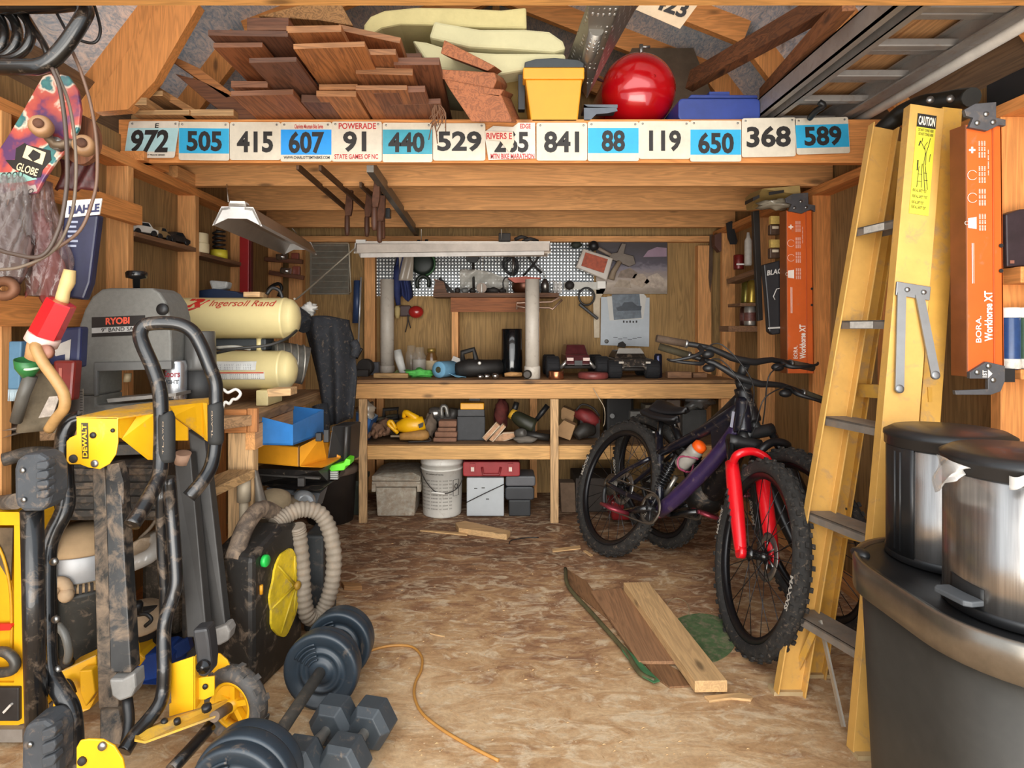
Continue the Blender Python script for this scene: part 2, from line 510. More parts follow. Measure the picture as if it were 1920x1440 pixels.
lo = thing('trim_2', None, None, (0, 3.5, 1.9), kind='structure')
for y in (2.60, 3.02, 3.64, 4.25):
    mb = MB(); mb.span((-1.60, y, 1.90), (1.66, y + .04, 2.085), PINEO['x'] if y < 3 else PINE['x']); part('loft_joist', mb, lo, bev=.002)
mb = MB(); mb.span((-1.6, 2.642, 2.0855), (1.66, 4.47, 2.089), WOOD('8a6038', 'x', .7, False)); part('loft_deck', mb, lo)

mb = MB(); mb.span((-1.9, 1.54, 2.036), (1.9, 1.59, 2.26), WOOD('d79a55', 'x', .75))
solo('trim_1', mb, None, None, kind='structure')

# ------------------------------------------------------------------ main workbench
bt = thing('workbench', 'long pine workbench across the back wall with a lower shelf', 'workbench', (.28, 4.1, 0))
mb = MB(); mb.span((-.885, 3.80, .855), (1.50, 4.40, .878), WOOD('9a7148', 'x', .6)); part('bench_top', mb, bt, bev=.002)
mb = MB(); mb.span((-.90, 3.80, .762), (1.50, 3.84, .853), WOOD('d6a164', 'x', .8)); part('front_rail', mb, bt, bev=.003)
for x in (-.845, .335):
    mb = MB(); mb.span((x, 3.775, 0), (x + .05, 3.80, .762) if 0 else (x + .05, 3.798, .762), PALE['z']); part('leg', mb, bt, bev=.002)
for x, y in ((-.845, 4.34), (.24, 4.34), (1.44, 4.34), (1.40, 3.81)):
    mb = MB(); mb.span((x, y, 0), (x + .05, y + .05, .85), PINE['z']); part('leg', mb, bt)
mb = MB(); mb.span((-.88, 3.80, .385), (1.50, 3.84, .47), WOOD('d8a768', 'x', .8)); part('shelf_rail', mb, bt, bev=.003)
mb = MB(); mb.span((-.88, 3.842, .452), (1.50, 4.38, .472), WOOD('8d6d4c', 'x', .6)); part('shelf', mb, bt)

# small raised shelf standing on the bench against the wall
sh = thing('shelf', 'small pine riser shelf standing on the back bench against the wall', 'shelf', w(930, 690, 4.35))
def cb(x0, y0, x1, y1, Y, d, m, parent, name, bev=.0, label=None):
    mb = MB(); mb.rect(x0, y0, x1, y1, Y, d, m); return part(name, mb, parent, label, bev)
cb(812, 549, 1048, 557, 4.22, .22, WOOD('6f4a30', 'x', .6), sh, 'shelf_board')
cb(845, 558, 1012, 585, 4.25, .03, WOOD('94572e', 'x', .7), sh, 'apron')
cb(847, 585, 859, 687, 4.26, .16, PINE['z'], sh, 'leg')
cb(1000, 585, 1012, 692, 4.26, .16, PINE['z'], sh, 'leg')

# left workbench
lb = thing('workbench', 'rough plank side bench under the band saw and compressor', 'workbench', (-1.2, 2.7, 0))
mb = MB(); mb.prism([(-1.46, 1.96, .838), (-1.03, 2.10, .838), (-.905, 2.27, .838), (-.885, 3.22, .838), (-1.498, 3.22, .838)], (0, 0, .04), WOOD('a5805a', 'y', .6)); part('bench_top', mb, lb, bev=.003)
mb = MB(); mb.span((-.935, 2.29, .745), (-.90, 2.9, .836), PINE['y']); part('side_rail', mb, lb)
mb = MB(); mb.rect(420, 768, 462, 812, 2.272, .02, WOOD('b5753f', 'x', .75)); mb.rect(463, 766, 482, 811, 2.272, .02, WOOD('b87a45', 'z', .75)); part('end_block', mb, lb, bev=.003)
mb = MB(); mb.rect(427, 812, 475, 1352, 2.294, .05, PALE['z']); part('leg', mb, lb, bev=.003)
mb = MB(); mb.span((-1.45, 3.1, 0), (-1.40, 3.18, .836), PINE['z']); part('leg', mb, lb)
mb = MB(); mb.prism([w(397, 917, 2.09), w(478, 880, 2.26), w(430, 880, 2.27), w(352, 910, 2.09)], (0, 0, -.032), WOOD('a88458', 'y', .6)); part('shelf_plank', mb, lb, bev=.002)
mb = MB(); mb.cyl(w(457, 900, 2.25), w(457, 1300, 2.25), .016, P('a49680', .6, .2, .2)); mb.cyl(w(457, 895, 2.25), w(457, 940, 2.25), .024, P('a49680', .6, .2, .2)); part('pipe_leg', mb, lb)
# ------------------------------------------------------------------ race plates along the front joist
CREAM = P('cdc3b0', .55, 0, .1, 20)
PAPER = P('d3cabb', .55, 0, .1, 16)
BAND = {'c': P('2aa0cc', .5, 0, .08, 20), 'b': P('1c8fdc', .45, 0, .06, 20), 't': P('3a95a8', .5, 0, .12, 20), 'l': P('a9cdd0', .5, 0, .08, 20)}
REDINK = P('b5252a', .5, 0, .1)
def race_plate(x0, y0, x1, y1, num, band=None, by=(240, 287), nx=None, ny=(246, 288), extra=(), label='', tilt=0, skew=0, torn=False):
    Y = 2.584
    t = thing('race_plate', label, 'race plate', w((x0 + x1) / 2, y1, Y), group='race number plates nailed along the loft joist')
    o = rrect(x0, y0, x1, y1, 4)
    sh_ = lambda p: (p[0] + skew * (p[1] - y0) / (y1 - y0), p[1] + tilt * (p[0] - x0) / (x1 - x0))
    mb = MB(); mb.pp([sh_(p) for p in o], Y, .002, CREAM if band != 'l' else PAPER)
    if band:
        q = [(x0 + .6, by[0]), (x1 - .6, by[0]), (x1 - .6, by[1]), (x0 + .6, by[1])]
        mb.pp([sh_(p) for p in q], Y - .0006, .0006, BAND[band])
    part('plate', mb, t)
    mb = MB()
    a0, a1 = nx or (x0 + 14, x1 - 14)
    o_ = w(*sh_((a0, ny[1])), Y - .0014); u_ = w(*sh_((a1, ny[1])), Y - .0014) - o_; v_ = w(*sh_((a0, ny[0])), Y - .0014) - o_
    mb.text(num, o_, u_, v_, INK, .035)
    part('number', mb, t, 'black race number ' + num)
    for s, ex0, ey0, ex1, ey1, m in extra:
        mb = MB(); o_ = w(*sh_((ex0, ey1)), Y - .0014)
        mb.text(s, o_, w(*sh_((ex1, ey1)), Y - .0014) - o_, w(*sh_((ex0, ey0)), Y - .0014) - o_, m, .02); part('printed_line', mb, t)
    mb = MB()
    for sx in (x0 + 7, x1 - 7):
        mb = MB(); mb.lathe([(.0045, 0), (.004, .002), (0, .003)], w(*sh_((sx, y0 + 5)), Y), (0, -1, 0), STEEL, 8); part('nail', mb, t)
    return t
RB = 'race plate nailed to the joist, reading '
race_plate(242, 227, 337, 296, '972', 'l', (240, 284), (250, 322), (243, 287), (('E', 292, 231, 299, 240, INK), ('2012 WINTER SHORT TRACK SERIES', 246, 289, 318, 292, INK)), 'pale blue slanted ' + RB + '972', skew=-10)
race_plate(335, 228, 430, 300, '505', 'c', (240, 287), (350, 416), (245, 283), (), 'white ' + RB + '505 on a cyan band', tilt=1)
race_plate(431, 229, 526, 300, '415', None, (240, 287), (444, 512), (246, 286), (), 'plain white ' + RB + '415')
race_plate(526, 229, 622, 303, '607', 'b', (243, 290), (541, 608), (246, 288), (('WWW.CHARLOTTEMTNBIKE.COM', 532, 292.5, 618, 298, INK), ('Charlotte Mountain Bike Series', 552, 233, 606, 241, REDINK)), 'bright blue ' + RB + '607 above a web address')
race_plate(622, 228, 716, 303, '91', None, (240, 287), (643, 687), (246, 285), (('POWERADE', 635, 230.5, 705, 242, REDINK), ('STATE GAMES OF NC', 627, 289, 709, 298, REDINK)), 'white ' + RB + '91 with red printing')
race_plate(717, 230, 811, 304, '440', 't', (243, 289), (728, 796), (248, 286), (), 'white ' + RB + '440 on a teal band')
race_plate(812, 231, 910, 301, '529', None, (240, 287), (820, 903), (246, 284), (), 'stained white ' + RB + '529')
race_plate(1006, 230, 1101, 301, '841', None, (240, 287), (1020, 1086), (246, 286), (), 'white ' + RB + '841 beneath the yellow bin')
race_plate(1102, 228, 1198, 302, '88', 'c', (240, 287), (1128, 1172), (244, 284), (), 'white ' + RB + '88 on a cyan band')
race_plate(1198, 227, 1294, 298, '119', None, (240, 287), (1217, 1277), (244, 284), (), 'white ' + RB + '119 beneath the red tank')
race_plate(1294, 226, 1390, 303, '650', 'c', (243, 290), (1309, 1376), (248, 288), (), 'white ' + RB + '650 on a cyan band')
race_plate(1391, 222, 1492, 295, '368', None, (240, 287), (1400, 1483), (237, 277), (), 'clean white ' + RB + '368', tilt=-2)
race_plate(1490, 222, 1590, 290, '589', 'c', (235, 278), (1506, 1576), (238, 275), (), 'white tilted ' + RB + '589, last to the right', tilt=-3, skew=4)
# the torn plate
Y = 2.584
t = thing('race_plate', 'torn race plate reading 265 with a folded corner, red marathon printing', 'race plate', w(957, 300, Y), group='race number plates nailed along the loft joist')
mb = MB(); mb.pp([(910, 246), (925, 236), (962, 238), (972, 230), (1003, 230), (1004, 297), (916, 300), (910, 262)], Y, .002, PAPER); part('plate', mb, t)
mb = MB(); mb.pp([(910, 246), (962, 247), (964, 266), (955, 286), (938, 264), (912, 262)], Y - .012, .0015, P('d8c4ac', .6)); part('folded_flap', mb, t)
mb = MB(); mb.textpx('265', 927, 246, 991, 286, Y - .0015, INK, .035); part('number', mb, t, 'black race number 265')
mb = MB(); mb.textpx('MTN BIKE MARATHON', 920, 288, 1002, 298, Y - .0015, REDINK, .02); part('printed_line', mb, t)
mb = MB(); mb.textpx('EDGE', 975, 232, 995, 241, Y - .0015, REDINK, .02); part('printed_line', mb, t)
mb = MB(); mb.textpx('RIVERS E', 912, 249, 960, 261, Y - .0135, REDINK, .02); part('printed_line', mb, t)

# plate on the rafter
t = thing('race_plate', 'tan race plate reading 423 fixed askew under the roof', 'race plate', w(1250, 50, 2.45))
mb = MB(); mb.pp([(1205, 2), (1225, -22), (1318, -4), (1275, 54), (1192, 18)], 2.45, .002, P('c9b090', .6)); part('plate', mb, t)
mb = MB(); o_ = w(1222, 14, 2.448); mb.text('423', o_, w(1282, 35, 2.448) - o_, w(1236, -16, 2.448) - o_, INK, .035); part('number', mb, t, 'black race number 423')

# ------------------------------------------------------------------ timber pile on the loft
TB = [(WOOD(h, 'y', .6, False), WOOD(h2, 'x', .7, False)) for h, h2 in (('8a5232', '6e4630'), ('9c5c34', '80543a'), ('aa683a', '90623e'), ('774a32', '5c3c2b'), ('b87440', 'a06e44'))]
TBP = [(WOOD('bb8a58', 'y', .7), WOOD('c29a6a', 'x', .7))]
def loft_board(x0, x1, yt, th, Y, L, k, label, grp='weathered boards piled on the loft', roll=0, pale=False, slope=0):
    """board lying front to back on the loft, seen by its sawn front end"""
    a, e = (TBP if pale else TB)[k % (1 if pale else 5)]
    Y = max(Y, 1024 / (615 - yt - th))
    c = w((x0 + x1) / 2, yt + th / 2, Y); wd_ = (x1 - x0) * Y / F; hh = th * Y / F
    mb = MB(); M = Euler((slope, roll, 0)).to_matrix()
    mb.box(c + M @ V((0, L / 2, 0)), (wd_, L, hh), a, M)
    g = rnd.random()
    mb.box(c + M @ V((0, -.0005, 0)), (wd_ * .995, .001, hh * .98), e, M)
    return solo('board', mb, label, 'board', grp, bev=.002)
GB = 'weathered brown board in the loft pile, '
# rows from the bottom of the pile upward; front ends jut out further the higher they lie
rows = [
 (433, 550, 169, 10, 2.28, 'lit orange end, above plate 505'),
 (593, 668, 170, 11, 2.33, 'above plate 607'),
 (667, 763, 160, 9, 2.24, 'split pale end above plate 91'),
 (733, 826, 186, 10, 2.38, 'short thick end above plate 440'),
 (565, 618, 178, 14, 2.42, 'dark end between plates 415 and 607'),
 (433, 502, 152, 12, 2.40, 'dark grey end at the left of the pile'),
 (598, 670, 158, 10, 2.36, 'second above plate 607'),
 (667, 774, 127, 13, 2.33, 'long dark end in the middle of the pile'),
 (700, 797, 162, 12, 2.30, 'end beside the split pale one'),
 (467, 556, 108, 9, 2.16, 'jutting far out, above plate 415'),
 (400, 492, 80, 9, 2.24, 'upper left of the pile'),
 (550, 684, 80, 10, 2.14, 'widest and jutting furthest out'),
 (682, 742, 92, 11, 2.24, 'stubby end right of the widest one'),
 (738, 824, 108, 14, 2.30, 'grey end at the right of the pile'),
 (390, 540, 57, 11, 2.22, 'long top layer at the left end'),
 (463, 540, 48, 9, 2.34, 'thin one under the top slab'),
 (537, 640, 48, 13, 2.22, 'top layer in the middle'),
 (633, 752, 58, 11, 2.34, 'top layer sloping to the right'),
 (463, 541, 33, 16, 2.42, 'rounded slab on the very top'),
]
for i, (x0, x1, yt, th, Y, d) in enumerate(rows):
    loft_board(x0, x1, yt, th, Y, rnd.uniform(1.3, 1.9), i * 3 + 1, GB + d, roll=rnd.uniform(-.04, .04) + (.22 if i == 17 else 0))
# fillers deep in the pile that show as dark ends between the others
for i, (x0, x1, yt, th, Y) in enumerate(((500, 560, 60, 9, 2.55), (560, 600, 150, 10, 2.58), (500, 560, 128, 10, 2.6), (690, 790, 100, 9, 2.62), (612, 690, 150, 8, 2.6), (745, 815, 148, 10, 2.6), (640, 720, 182, 10, 2.6), (450, 540, 182, 9, 2.62), (600, 690, 215, 9, 2.5))):
    loft_board(x0, x1, yt, th, Y, 1.2, i + 2, 'recessed dark board in the loft pile, ' + ['below the top slab', 'behind the lit orange end', 'left of centre', 'upper right', 'centre', 'right side', 'above plate 91', 'low at the left', 'at deck level above plate 607'][i])
# wide beam end on top of the pile
mb = MB(); mb.pp([(484, 30), (560, 10), (640, 8), (662, 48), (600, 38), (545, 34)], 2.62, 1.3, WOOD('a97a48', 'y', .55)); solo('beam_offcut', mb, 'wide sawn beam end with curved grain on top of the timber pile', 'beam', bev=.003)
BRB = WOOD('a5623a', 'y', .6, False)
# three stacked boards leaning over the torn plate
for i, (q, Yb, d) in enumerate((([(833, 75), (928, 124), (914, 133), (826, 100)], 2.43, 'triangular reddish board tipped over the three stacked ones'),
                           ([(827, 130), (927, 136), (932, 150), (925, 166), (829, 148)], 2.43, 'uppermost of three short boards above the torn plate'),
                           ([(832, 148), (925, 166), (945, 168), (936, 182), (842, 166)], 2.43, 'middle of three short boards above the torn plate'),
                           ([(842, 166), (940, 178), (958, 220), (960, 229), (884, 228)], 2.43, 'lowest of three short boards, hanging over the torn plate'))):
    mb = MB(); mb.prism([w(x, y, Yb) for x, y in q], (.05, .34, .11), BRB); solo('board', mb, d, 'board', 'short boards above the torn plate', bev=.003)
# frayed straw rope strands
mb = MB()
for i in range(14):
    a = w(818 + rnd.uniform(-3, 6), 190 + rnd.uniform(-4, 6), 2.452)
    q = [a, a + V((rnd.uniform(-.02, .03), 0, -.04)), a + V((rnd.uniform(-.03, .04), .01, -rnd.uniform(.07, .17)))]
    mb.tube(q, .0022, P('6b4a34', .9), 5, sub=3)
solo('frayed_rope', mb, 'frayed brown rope strands dangling over plate 529', 'rope')
# pale boards at the left end of the loft
for x0, x1, yt, th, Y, d in ((248, 355, 206, 9, 2.52, 'thin pale board on top above plate 972'), (246, 362, 216, 9, 2.50, 'thin pale board lying right above plate 972'), (342, 438, 205, 12, 2.48, 'pale board above plate 505'),
                          (248, 275, 183, 14, 2.50, 'short pale block end at the far left'), (262, 305, 170, 10, 2.56, 'pale board end topmost at the left')):
    loft_board(x0, x1, yt, th, Y, .9, 0, 'loft offcut: ' + d, 'pale offcuts at the left end of the loft', pale=True)
for q, d, m in (([(270, 158), (284, 155), (378, 212), (362, 216), (280, 170)], 'pale slat sloping down from the far left of the loft', WOOD('b07c4a', 'x')),
             ([(310, 106), (322, 104), (374, 128), (440, 178), (425, 184), (362, 142)], 'long orange slat leaning across the foil on the left', WOOD('a56a38', 'x')),
             ([(328, 138), (380, 152), (428, 176), (486, 226), (440, 228), (384, 186)], 'dark plank sloping in front of the foil on the left', WOOD('6a3f24', 'x'))):
    mb = MB(); mb.pp(q, 2.62, .06, m); solo('slat', mb, d, 'board', bev=.002)
for (x0, y0, x1, y1, d) in ((326, 318, 358, 344, 'square wood offcut resting on the left top plate'), (278, 305, 312, 330, 'flat wood offcut resting on the left top plate, nearer the doorway')):
    mb = MB(); a = w(x0, y1, 2.85); b_ = w(x1, y0, 2.85); mb.span((-1.55, a.y, 1.90), (-1.48, a.y + .2, 1.955), PINE['y']); 
    if x0 < 300: mb = MB(); mb.span((-1.57, 2.56, 1.90), (-1.47, 2.76, 1.94), PINEO['y'])
    solo('wood_offcut', mb, d, 'offcut', bev=.002)

# ------------------------------------------------------------------ foam slabs
def foam(px, Y, d, label, m):
    mb = MB(); mb.pp(px, Y, d, m); return solo('foam_cushion', mb, label, 'foam', 'foam slabs stacked on the loft', bev=.012)
FO = P('c9bb84', .9, 0, .08, 14, bmp=.2); FOW = P('bfb890', .9, 0, .06, 14, bmp=.2)
mb = MB()
def arch(u, v):
    ang = u
    p = [(681, 62), (684, 42), (706, 24), (760, 15), (830, 14), (900, 15), (986, 17)]
    i = min(5, int(u * 6)); f = u * 6 - i
    x = p[i][0] + (p[i + 1][0] - p[i][0]) * f; y = p[i][1] + (p[i + 1][1] - p[i][1]) * f
    return w(x, y, 2.75 + v * .7)
mb.pp([(681, 64), (682, 46), (694, 30), (720, 19), (780, 13), (860, 14), (940, 18), (987, 13), (988, 54), (930, 52), (860, 50), (800, 46), (750, 45), (715, 52), (700, 62)], 2.72, .6, FO)
solo('foam_cushion', mb, 'long yellowed foam slab arched over the top of the pile', 'foam', 'foam slabs stacked on the loft', bev=.01)
foam([(804, 70), (814, 38), (830, 42), (900, 54), (985, 54), (1030, 58), (1056, 76), (1062, 92), (1040, 98), (960, 92), (880, 88)], 2.64, .5, 'whitish foam slab in the middle of the foam stack', FOW)
foam([(772, 74), (800, 78), (852, 94), (930, 99), (1010, 99), (1060, 100), (1062, 112), (1000, 128), (930, 140), (840, 132), (808, 128)], 2.64, .5, 'lowest foam slab, wedge shaped, behind the yellow bin', FOW)
foam([(928, 142), (1000, 130), (1005, 226), (960, 226), (936, 160)], 2.75, .4, 'upright brownish foam block left of the yellow bin', P('7c6434', .9, 0, .1, 14))

# yellow bin with black lid
t = thing('storage_bin', 'bright yellow bin with a black lid on the loft edge', 'bin', w(1040, 228, 2.6))
YB = P('e0951a', .45, 0, .06, 6)
mb = MB(); mb.prism([w(985, 148, 2.60), w(1092, 148, 2.60), w(1083, 229, 2.60), w(996, 229, 2.60)], (0, .3, 0), YB); part('body', mb, t, bev=.006)
mb = MB(); mb.rect(981, 126, 1096, 148, 2.592, .33, YB); part('rim', mb, t, bev=.005)
mb = MB(); mb.pp([(983, 126), (984, 116), (1005, 110), (1040, 108), (1085, 112), (1095, 118), (1095, 126)], 2.59, .33, P('33383a', .6)); part('lid', mb, t, 'black lid', bev=.004)
mb = MB(); mb.rect(972, 140, 984, 205, 2.66, .04, BLK); part('latch', mb, t)

# red air tank
t = thing('air_tank', 'glossy red round-ended air tank on the loft', 'tank', w(1208, 228, 2.9))
REDG = P('b00812', .18, .15, .12, 6, coat=.6)
c = w(1208, 152, 2.68); r = .170
prof = [(0, 0), (.04, .004), (.08, .017), (.115, .036), (.142, .062), (.160, .092), (.168, .125), (r, .15), (r, .50), (.15, .56), (.09, .60), (0, .61)]
mb = MB(); mb.lathe(prof, c + V((0, -.02, 0)), (0, 1, 0), REDG, 48); part('body', mb, t)
mb = MB(); mb.lathe([(.022, 0), (.022, .012), (.012, .016), (0, .017)], c + V((.028, -.0, .012)), (0, -1, 0), REDG, 20); part('port_boss', mb, t)
mb = MB(); mb.cyl(c + V((.01, .1, .155)), c + V((.01, .1, .205)), .009, STEEL); mb.cyl(c + V((.01, .1, .195)), c + V((.05, .1, .195)), .006, STEEL); part('valve', mb, t, 'brass and steel valve')
mb = MB(); mb.tube([w(1135, 118, 2.68), w(1119, 126, 2.66), w(1118, 145, 2.66), w(1130, 152, 2.7)], .006, BLK, 8, sub=4); part('hose', mb, t, 'thin black hose')

for x in (1172, 1232):
    mb = MB(); mb.box((c.x + (x - 1202) * .002, 2.86, 2.118), (.025, .2, .06), REDG); part('foot', mb, t)

# blue case, bracket, tread plate, crossing plank
t = thing('tool_case', 'small blue plastic case lying on the loft right of the red tank', 'case', w(1348, 224, 2.66))
BLUE = P('26397e', .5, 0, .18, 8)
mb = MB(); mb.pp(rrect(1272, 184, 1426, 226, 9), 2.62, .22, BLUE); part('body', mb, t, bev=.006)
mb = MB(); mb.pp([(1290, 184), (1296, 177), (1420, 178), (1422, 184)], 2.66, .14, BLUE); part('lid', mb, t, bev=.004)
mb = MB(); mb.rect(1330, 172, 1368, 178, 2.7, .03, BLUE); part('handle', mb, t)
mb = MB(); mb.pp([(1095, 226), (1095, 196), (1102, 200), (1156, 202), (1158, 208), (1140, 212), (1118, 214), (1106, 226)], 2.6, .008, P('565a60', .4, .6)); mb.rect(1095, 196, 1158, 202, 2.6, .1, P('565a60', .4, .6)); solo('shelf_bracket', mb, 'grey steel shelf bracket between the yellow bin and red tank', 'bracket')
def tread_mat():
    m, nt, b = base_mat('tread_plate', .42, .85)
    v = mapped(nt, (1, 1, 1))
    ck = nt.nodes.new('ShaderNodeTexBrick'); ck.inputs['Scale'].default_value = 1.0
    vo = nt.nodes.new('ShaderNodeTexVoronoi'); vo.inputs['Scale'].default_value = 46; vo.inputs['Randomness'].default_value = .15
    nt.links.new(mapped(nt, (1, 1, .55)), vo.inputs['Vector'])
    f = ramp(nt, vo.outputs['Distance'], [(.18, (1, 1, 1, 1)), (.34, (0, 0, 0, 1))])
    nt.links.new(mixc(nt, f, lin('8f8a82'), lin('c5c2bc')), b.inputs['Base Color'])
    bump(nt, b, f, .8, .004)
    return m
TREAD = tread_mat()
mb = MB(); mb.prism([w(1104, 2, 2.35), w(1164, 5, 2.35), w(1100, 185, 2.75), w(1062, 118, 2.75)], (.0, .006, .004), TREAD); mb.prism([w(1164, 5, 2.35), w(1200, 2, 2.6), w(1140, 110, 2.58), w(1100, 185, 2.64)], (0, .006, 0), TREAD)
mb.cyl(w(1118, 56, 2.45), w(1090, 165, 2.78), .03, TREAD)
solo('tread_plate', mb, 'folded checker-plate metal strip leaning up to the roof beside the red tank', 'metal sheet')
mb = MB(); mb.beam(w(1296, 152, 2.95), w(1600, -20, 2.1), .045, .095, WOOD('6d4122', 'y', .5), (.3, 0, 1)); solo('plank', mb, 'dark brown plank sloping up over the loft at the right', 'plank', bev=.003)
mb = MB(); mb.prism([w(1110, 250, 3.4), w(1185, 90, 3.4), w(1300, 90, 3.4), w(1340, 190, 3.4), w(1300, 250, 3.4)], (0, .03, 0), P('7b6a58', .35, .7, .2)); solo('metal_sheet', mb, 'dull metal sheet leaning behind the red tank', 'metal sheet')
mb = MB(); mb.beam(w(1455, 196, 2.75), w(1660, 8, 1.85), .05, .035, BLK); solo('rubber_strip', mb, 'black rubber-edged bar beside the hung aluminium ladder', 'bar')
mb = MB(); mb.beam(w(1432, 178, 2.8), w(1592, 2, 1.9), .04, .06, WOOD('8a5630', 'y')); solo('plank', mb, 'brown plank lying just left of the hung aluminium ladder', 'plank', bev=.002)

# ------------------------------------------------------------------ aluminium extension ladder laid across the joists
ALU = P('9a948e', .5, .5, .15, 10, dust=.15)
t = thing('extension_ladder', 'aluminium extension ladder laid flat overhead at the right', 'ladder', (1.34, 2.5, 2.10))
y0, y1 = 1.40, 3.7
for i, x in enumerate((1.135, 1.19, 1.50, 1.55)):
    mb = MB(); zt = 2.10 if i in (1, 2) else 2.112
    mb.span((x - .004, y0, zt), (x + .004, y1, zt + .075), ALU)
    s_ = 1 if x < 1.3 else -1
    mb.span((x - .004, y0, zt), (x + s_ * .028, y1, zt + .006), ALU); mb.span((x - .004, y0, zt + .069), (x + s_ * .028, y1, zt + .075), ALU)
    part('rail', mb, t)
for k in range(9):
    for dy, x0, x1, z in ((0, 1.19, 1.50, 2.125), (.10, 1.135, 1.55, 2.155)):
        mb = MB(); y = 1.52 + k * .24 + dy
        mb.box(((x0 + x1) / 2, y, z), (x1 - x0, .034, .026), ALU); part('rung', mb, t, bev=.004)
mb = MB()
mb.tube([w(1518, 222, 2.55), w(1530, 208, 2.5), (1.32, 2.47, 2.095), (1.30, 2.47, 2.11)], .012, BLK, 8, sub=3); part('rung_lock', mb, t, 'black rung lock hook')
for k, (x0, x1, y0_, y1_) in enumerate(((1.20, 1.36, 1.45, 3.2), (1.37, 1.50, 1.6, 3.4))):
    one_ = MB(); one_.span((x0, y0_, 2.192), (x1, y1_, 2.212), WOOD('c99460', 'y', .75)); solo('board', one_, 'pale board stored on top of the overhead aluminium ladder, %s of two' % ('nearer the middle' if k == 0 else 'nearer the wall'), 'board')
# conduit along the right top plate
mb = MB(); mb.cyl((1.59, 1.45, 2.115), (1.59, 3.4, 2.110), .02, P('cfc6bb', .4, .1)); solo('conduit_pipe', mb, 'pale grey conduit pipe running overhead beside the ladder rails', 'pipe')

# ------------------------------------------------------------------ hanging shop lights
def shop_light(a, b, half, hh, label, tubes, wires, tilt=0.0):
    a = V(a); b = V(b); d = (b - a).normalized(); x = d.cross(V((0, 0, 1))).normalized(); z = V((0, 0, 1))
    t = thing('shop_light', label, 'light', (a + b) / 2 + V((0, 0, -hh)))
    sec = [(-half, -hh), (-half + .004, -hh - .012), (-half * .62, 0.012), (-half * .3, .016), (-half * .3, .03), (half * .3, .03), (half * .3, .016), (half * .62, .012), (half - .004, -hh - .012), (half, -hh), (half * .66, .022), (half * .36, .026), (half * .36, .042), (-half * .36, .042), (-half * .36, .026), (-half * .66, .022)]
    L = b - a
    mb = MB(); mb.prism([a + x * p + z * q for p, q in sec], L, P('a79d92', .3, .55, .12, 10)); part('reflector', mb, t)
    for e, dd in ((a, d), (b, -d)):
        mb = MB(); cap = [(-half - .004, -hh - .012), (-half * .66, .028), (half * .66, .028), (half + .004, -hh - .012), (half * .4, -hh + .02), (-half * .4, -hh + .02)]
        mb.prism([e + x * p + z * q for p, q in cap], dd * .006, P('d8d6d2', .45)); part('end_cap', mb, t, 'white end plate')
    mb = MB(); mb.prism([a + x * p + z * q for p, q in ((-.035, .03), (.035, .03), (.03, .052), (-.03, .052))], d * .06, WHITE); part('hanger_plate', mb, t)
    for s in ((-.45, .45) if tubes else ()):
        mb = MB(); mb.cyl(a + d * .03 + x * (half * s) + z * (-hh * .4), b - d * .03 + x * (half * s) + z * (-hh * .4), .012, P('cfccc6', .3)); part('fluorescent_tube', mb, t, 'unlit fluorescent tube')
    for p in wires:
        mb = MB(); mb.tube(p, .0025, P('b9b3a8', .5, .3), 6); part('hanging_cord', mb, t)
    return t
shop_light(w(445, 400, 2.6), w(563, 462, 3.85), .098, .042, 'twin reflector shop light hanging lengthwise along the left', False,
    [[w(428, 378, 2.66), w(425, 345, 3.03)], [w(556, 438, 3.72), w(548, 428, 3.66)]])
a = w(669, 470, 3.87)
SL2 = shop_light(w(669, 466, 3.86), w(1030, 466, 3.90), .09, .03, 'white shop light hanging crosswise in front of the back wall', True, [[w(790, 455, 3.88), w(790, 430, 3.68)], [w(940, 455, 3.88), w(940, 430, 3.68)]])
mb = MB()
mb.pp([(669, 458), (1030, 456), (1030, 470), (669, 474)], 3.77, .006, P('b8aca0', .5)); part('side_skirt', mb, SL2)
mb = MB(); mb.pp([(676, 475), (1020, 471), (1020, 478), (676, 483)], 3.765, .01, P('c9c2ba', .4)); part('tube_guard', mb, SL2)
mb = MB(); mb.tube([w(669, 462, 3.84), w(620, 505, 3.8), w(562, 556, 3.3), w(552, 560, 2.9)], .005, P('a39a88', .6), 6, sub=3); solo('cable', mb, 'pale power cord slanting from the crosswise light down to the compressor', 'cord')

# ------------------------------------------------------------------ clamps hung under the joists
def bar_clamp(x0, ya, xb, yb, label, head, dark=False):
    a = w(x0, ya, (1.895 - H) * F / (CY - ya)); b = w(xb, yb, (1.893 - H) * F / (CY - yb))
    m = P('5b4330', .6, .5, .3, 30) if not dark else P('6e6a62', .45, .6, .2)
    t = thing('bar_clamp', label, 'clamp', (a + b) / 2, group='bar clamps hung under the loft joists')
    mb = MB(); mb.beam(a, b, .012 if not dark else .03, .026 if not dark else .05, m); part('bar', mb, t)
    Yh, (hx, hy0, hy1) = head
    mb = MB(); mb.pp([(hx - 5, hy0), (hx + 6, hy0), (hx + 5, hy0 + 34), (hx + 2, hy0 + 48), (hx - 8, hy0 + 48), (hx - 9, hy0 + 36)], Yh, .03, RUST); part('jaw', mb, t, 'rusty jaw', bev=.003)
    mb = MB(); mb.lathe([(.008, 0), (.014, .02), (.015, .09), (.011, .12), (0, .125)], w(hx - 4, hy0 + 44, Yh + .015), (0, 0, -1), P('4a2c1d', .6), 12); part('handle', mb, t, 'turned wooden handle')
bar_clamp(558, 312, 650, 392, 'left bar clamp with rusty jaw and brown handle under the loft', (3.36, (655, 356, 0)))
bar_clamp(600, 314, 690, 394, 'middle bar clamp with rusty jaw under the loft', (3.36, (692, 358, 0)))
bar_clamp(676, 346, 716, 384, 'short dark bar clamp beside the big steel one', (3.1, (716, 366, 0)))
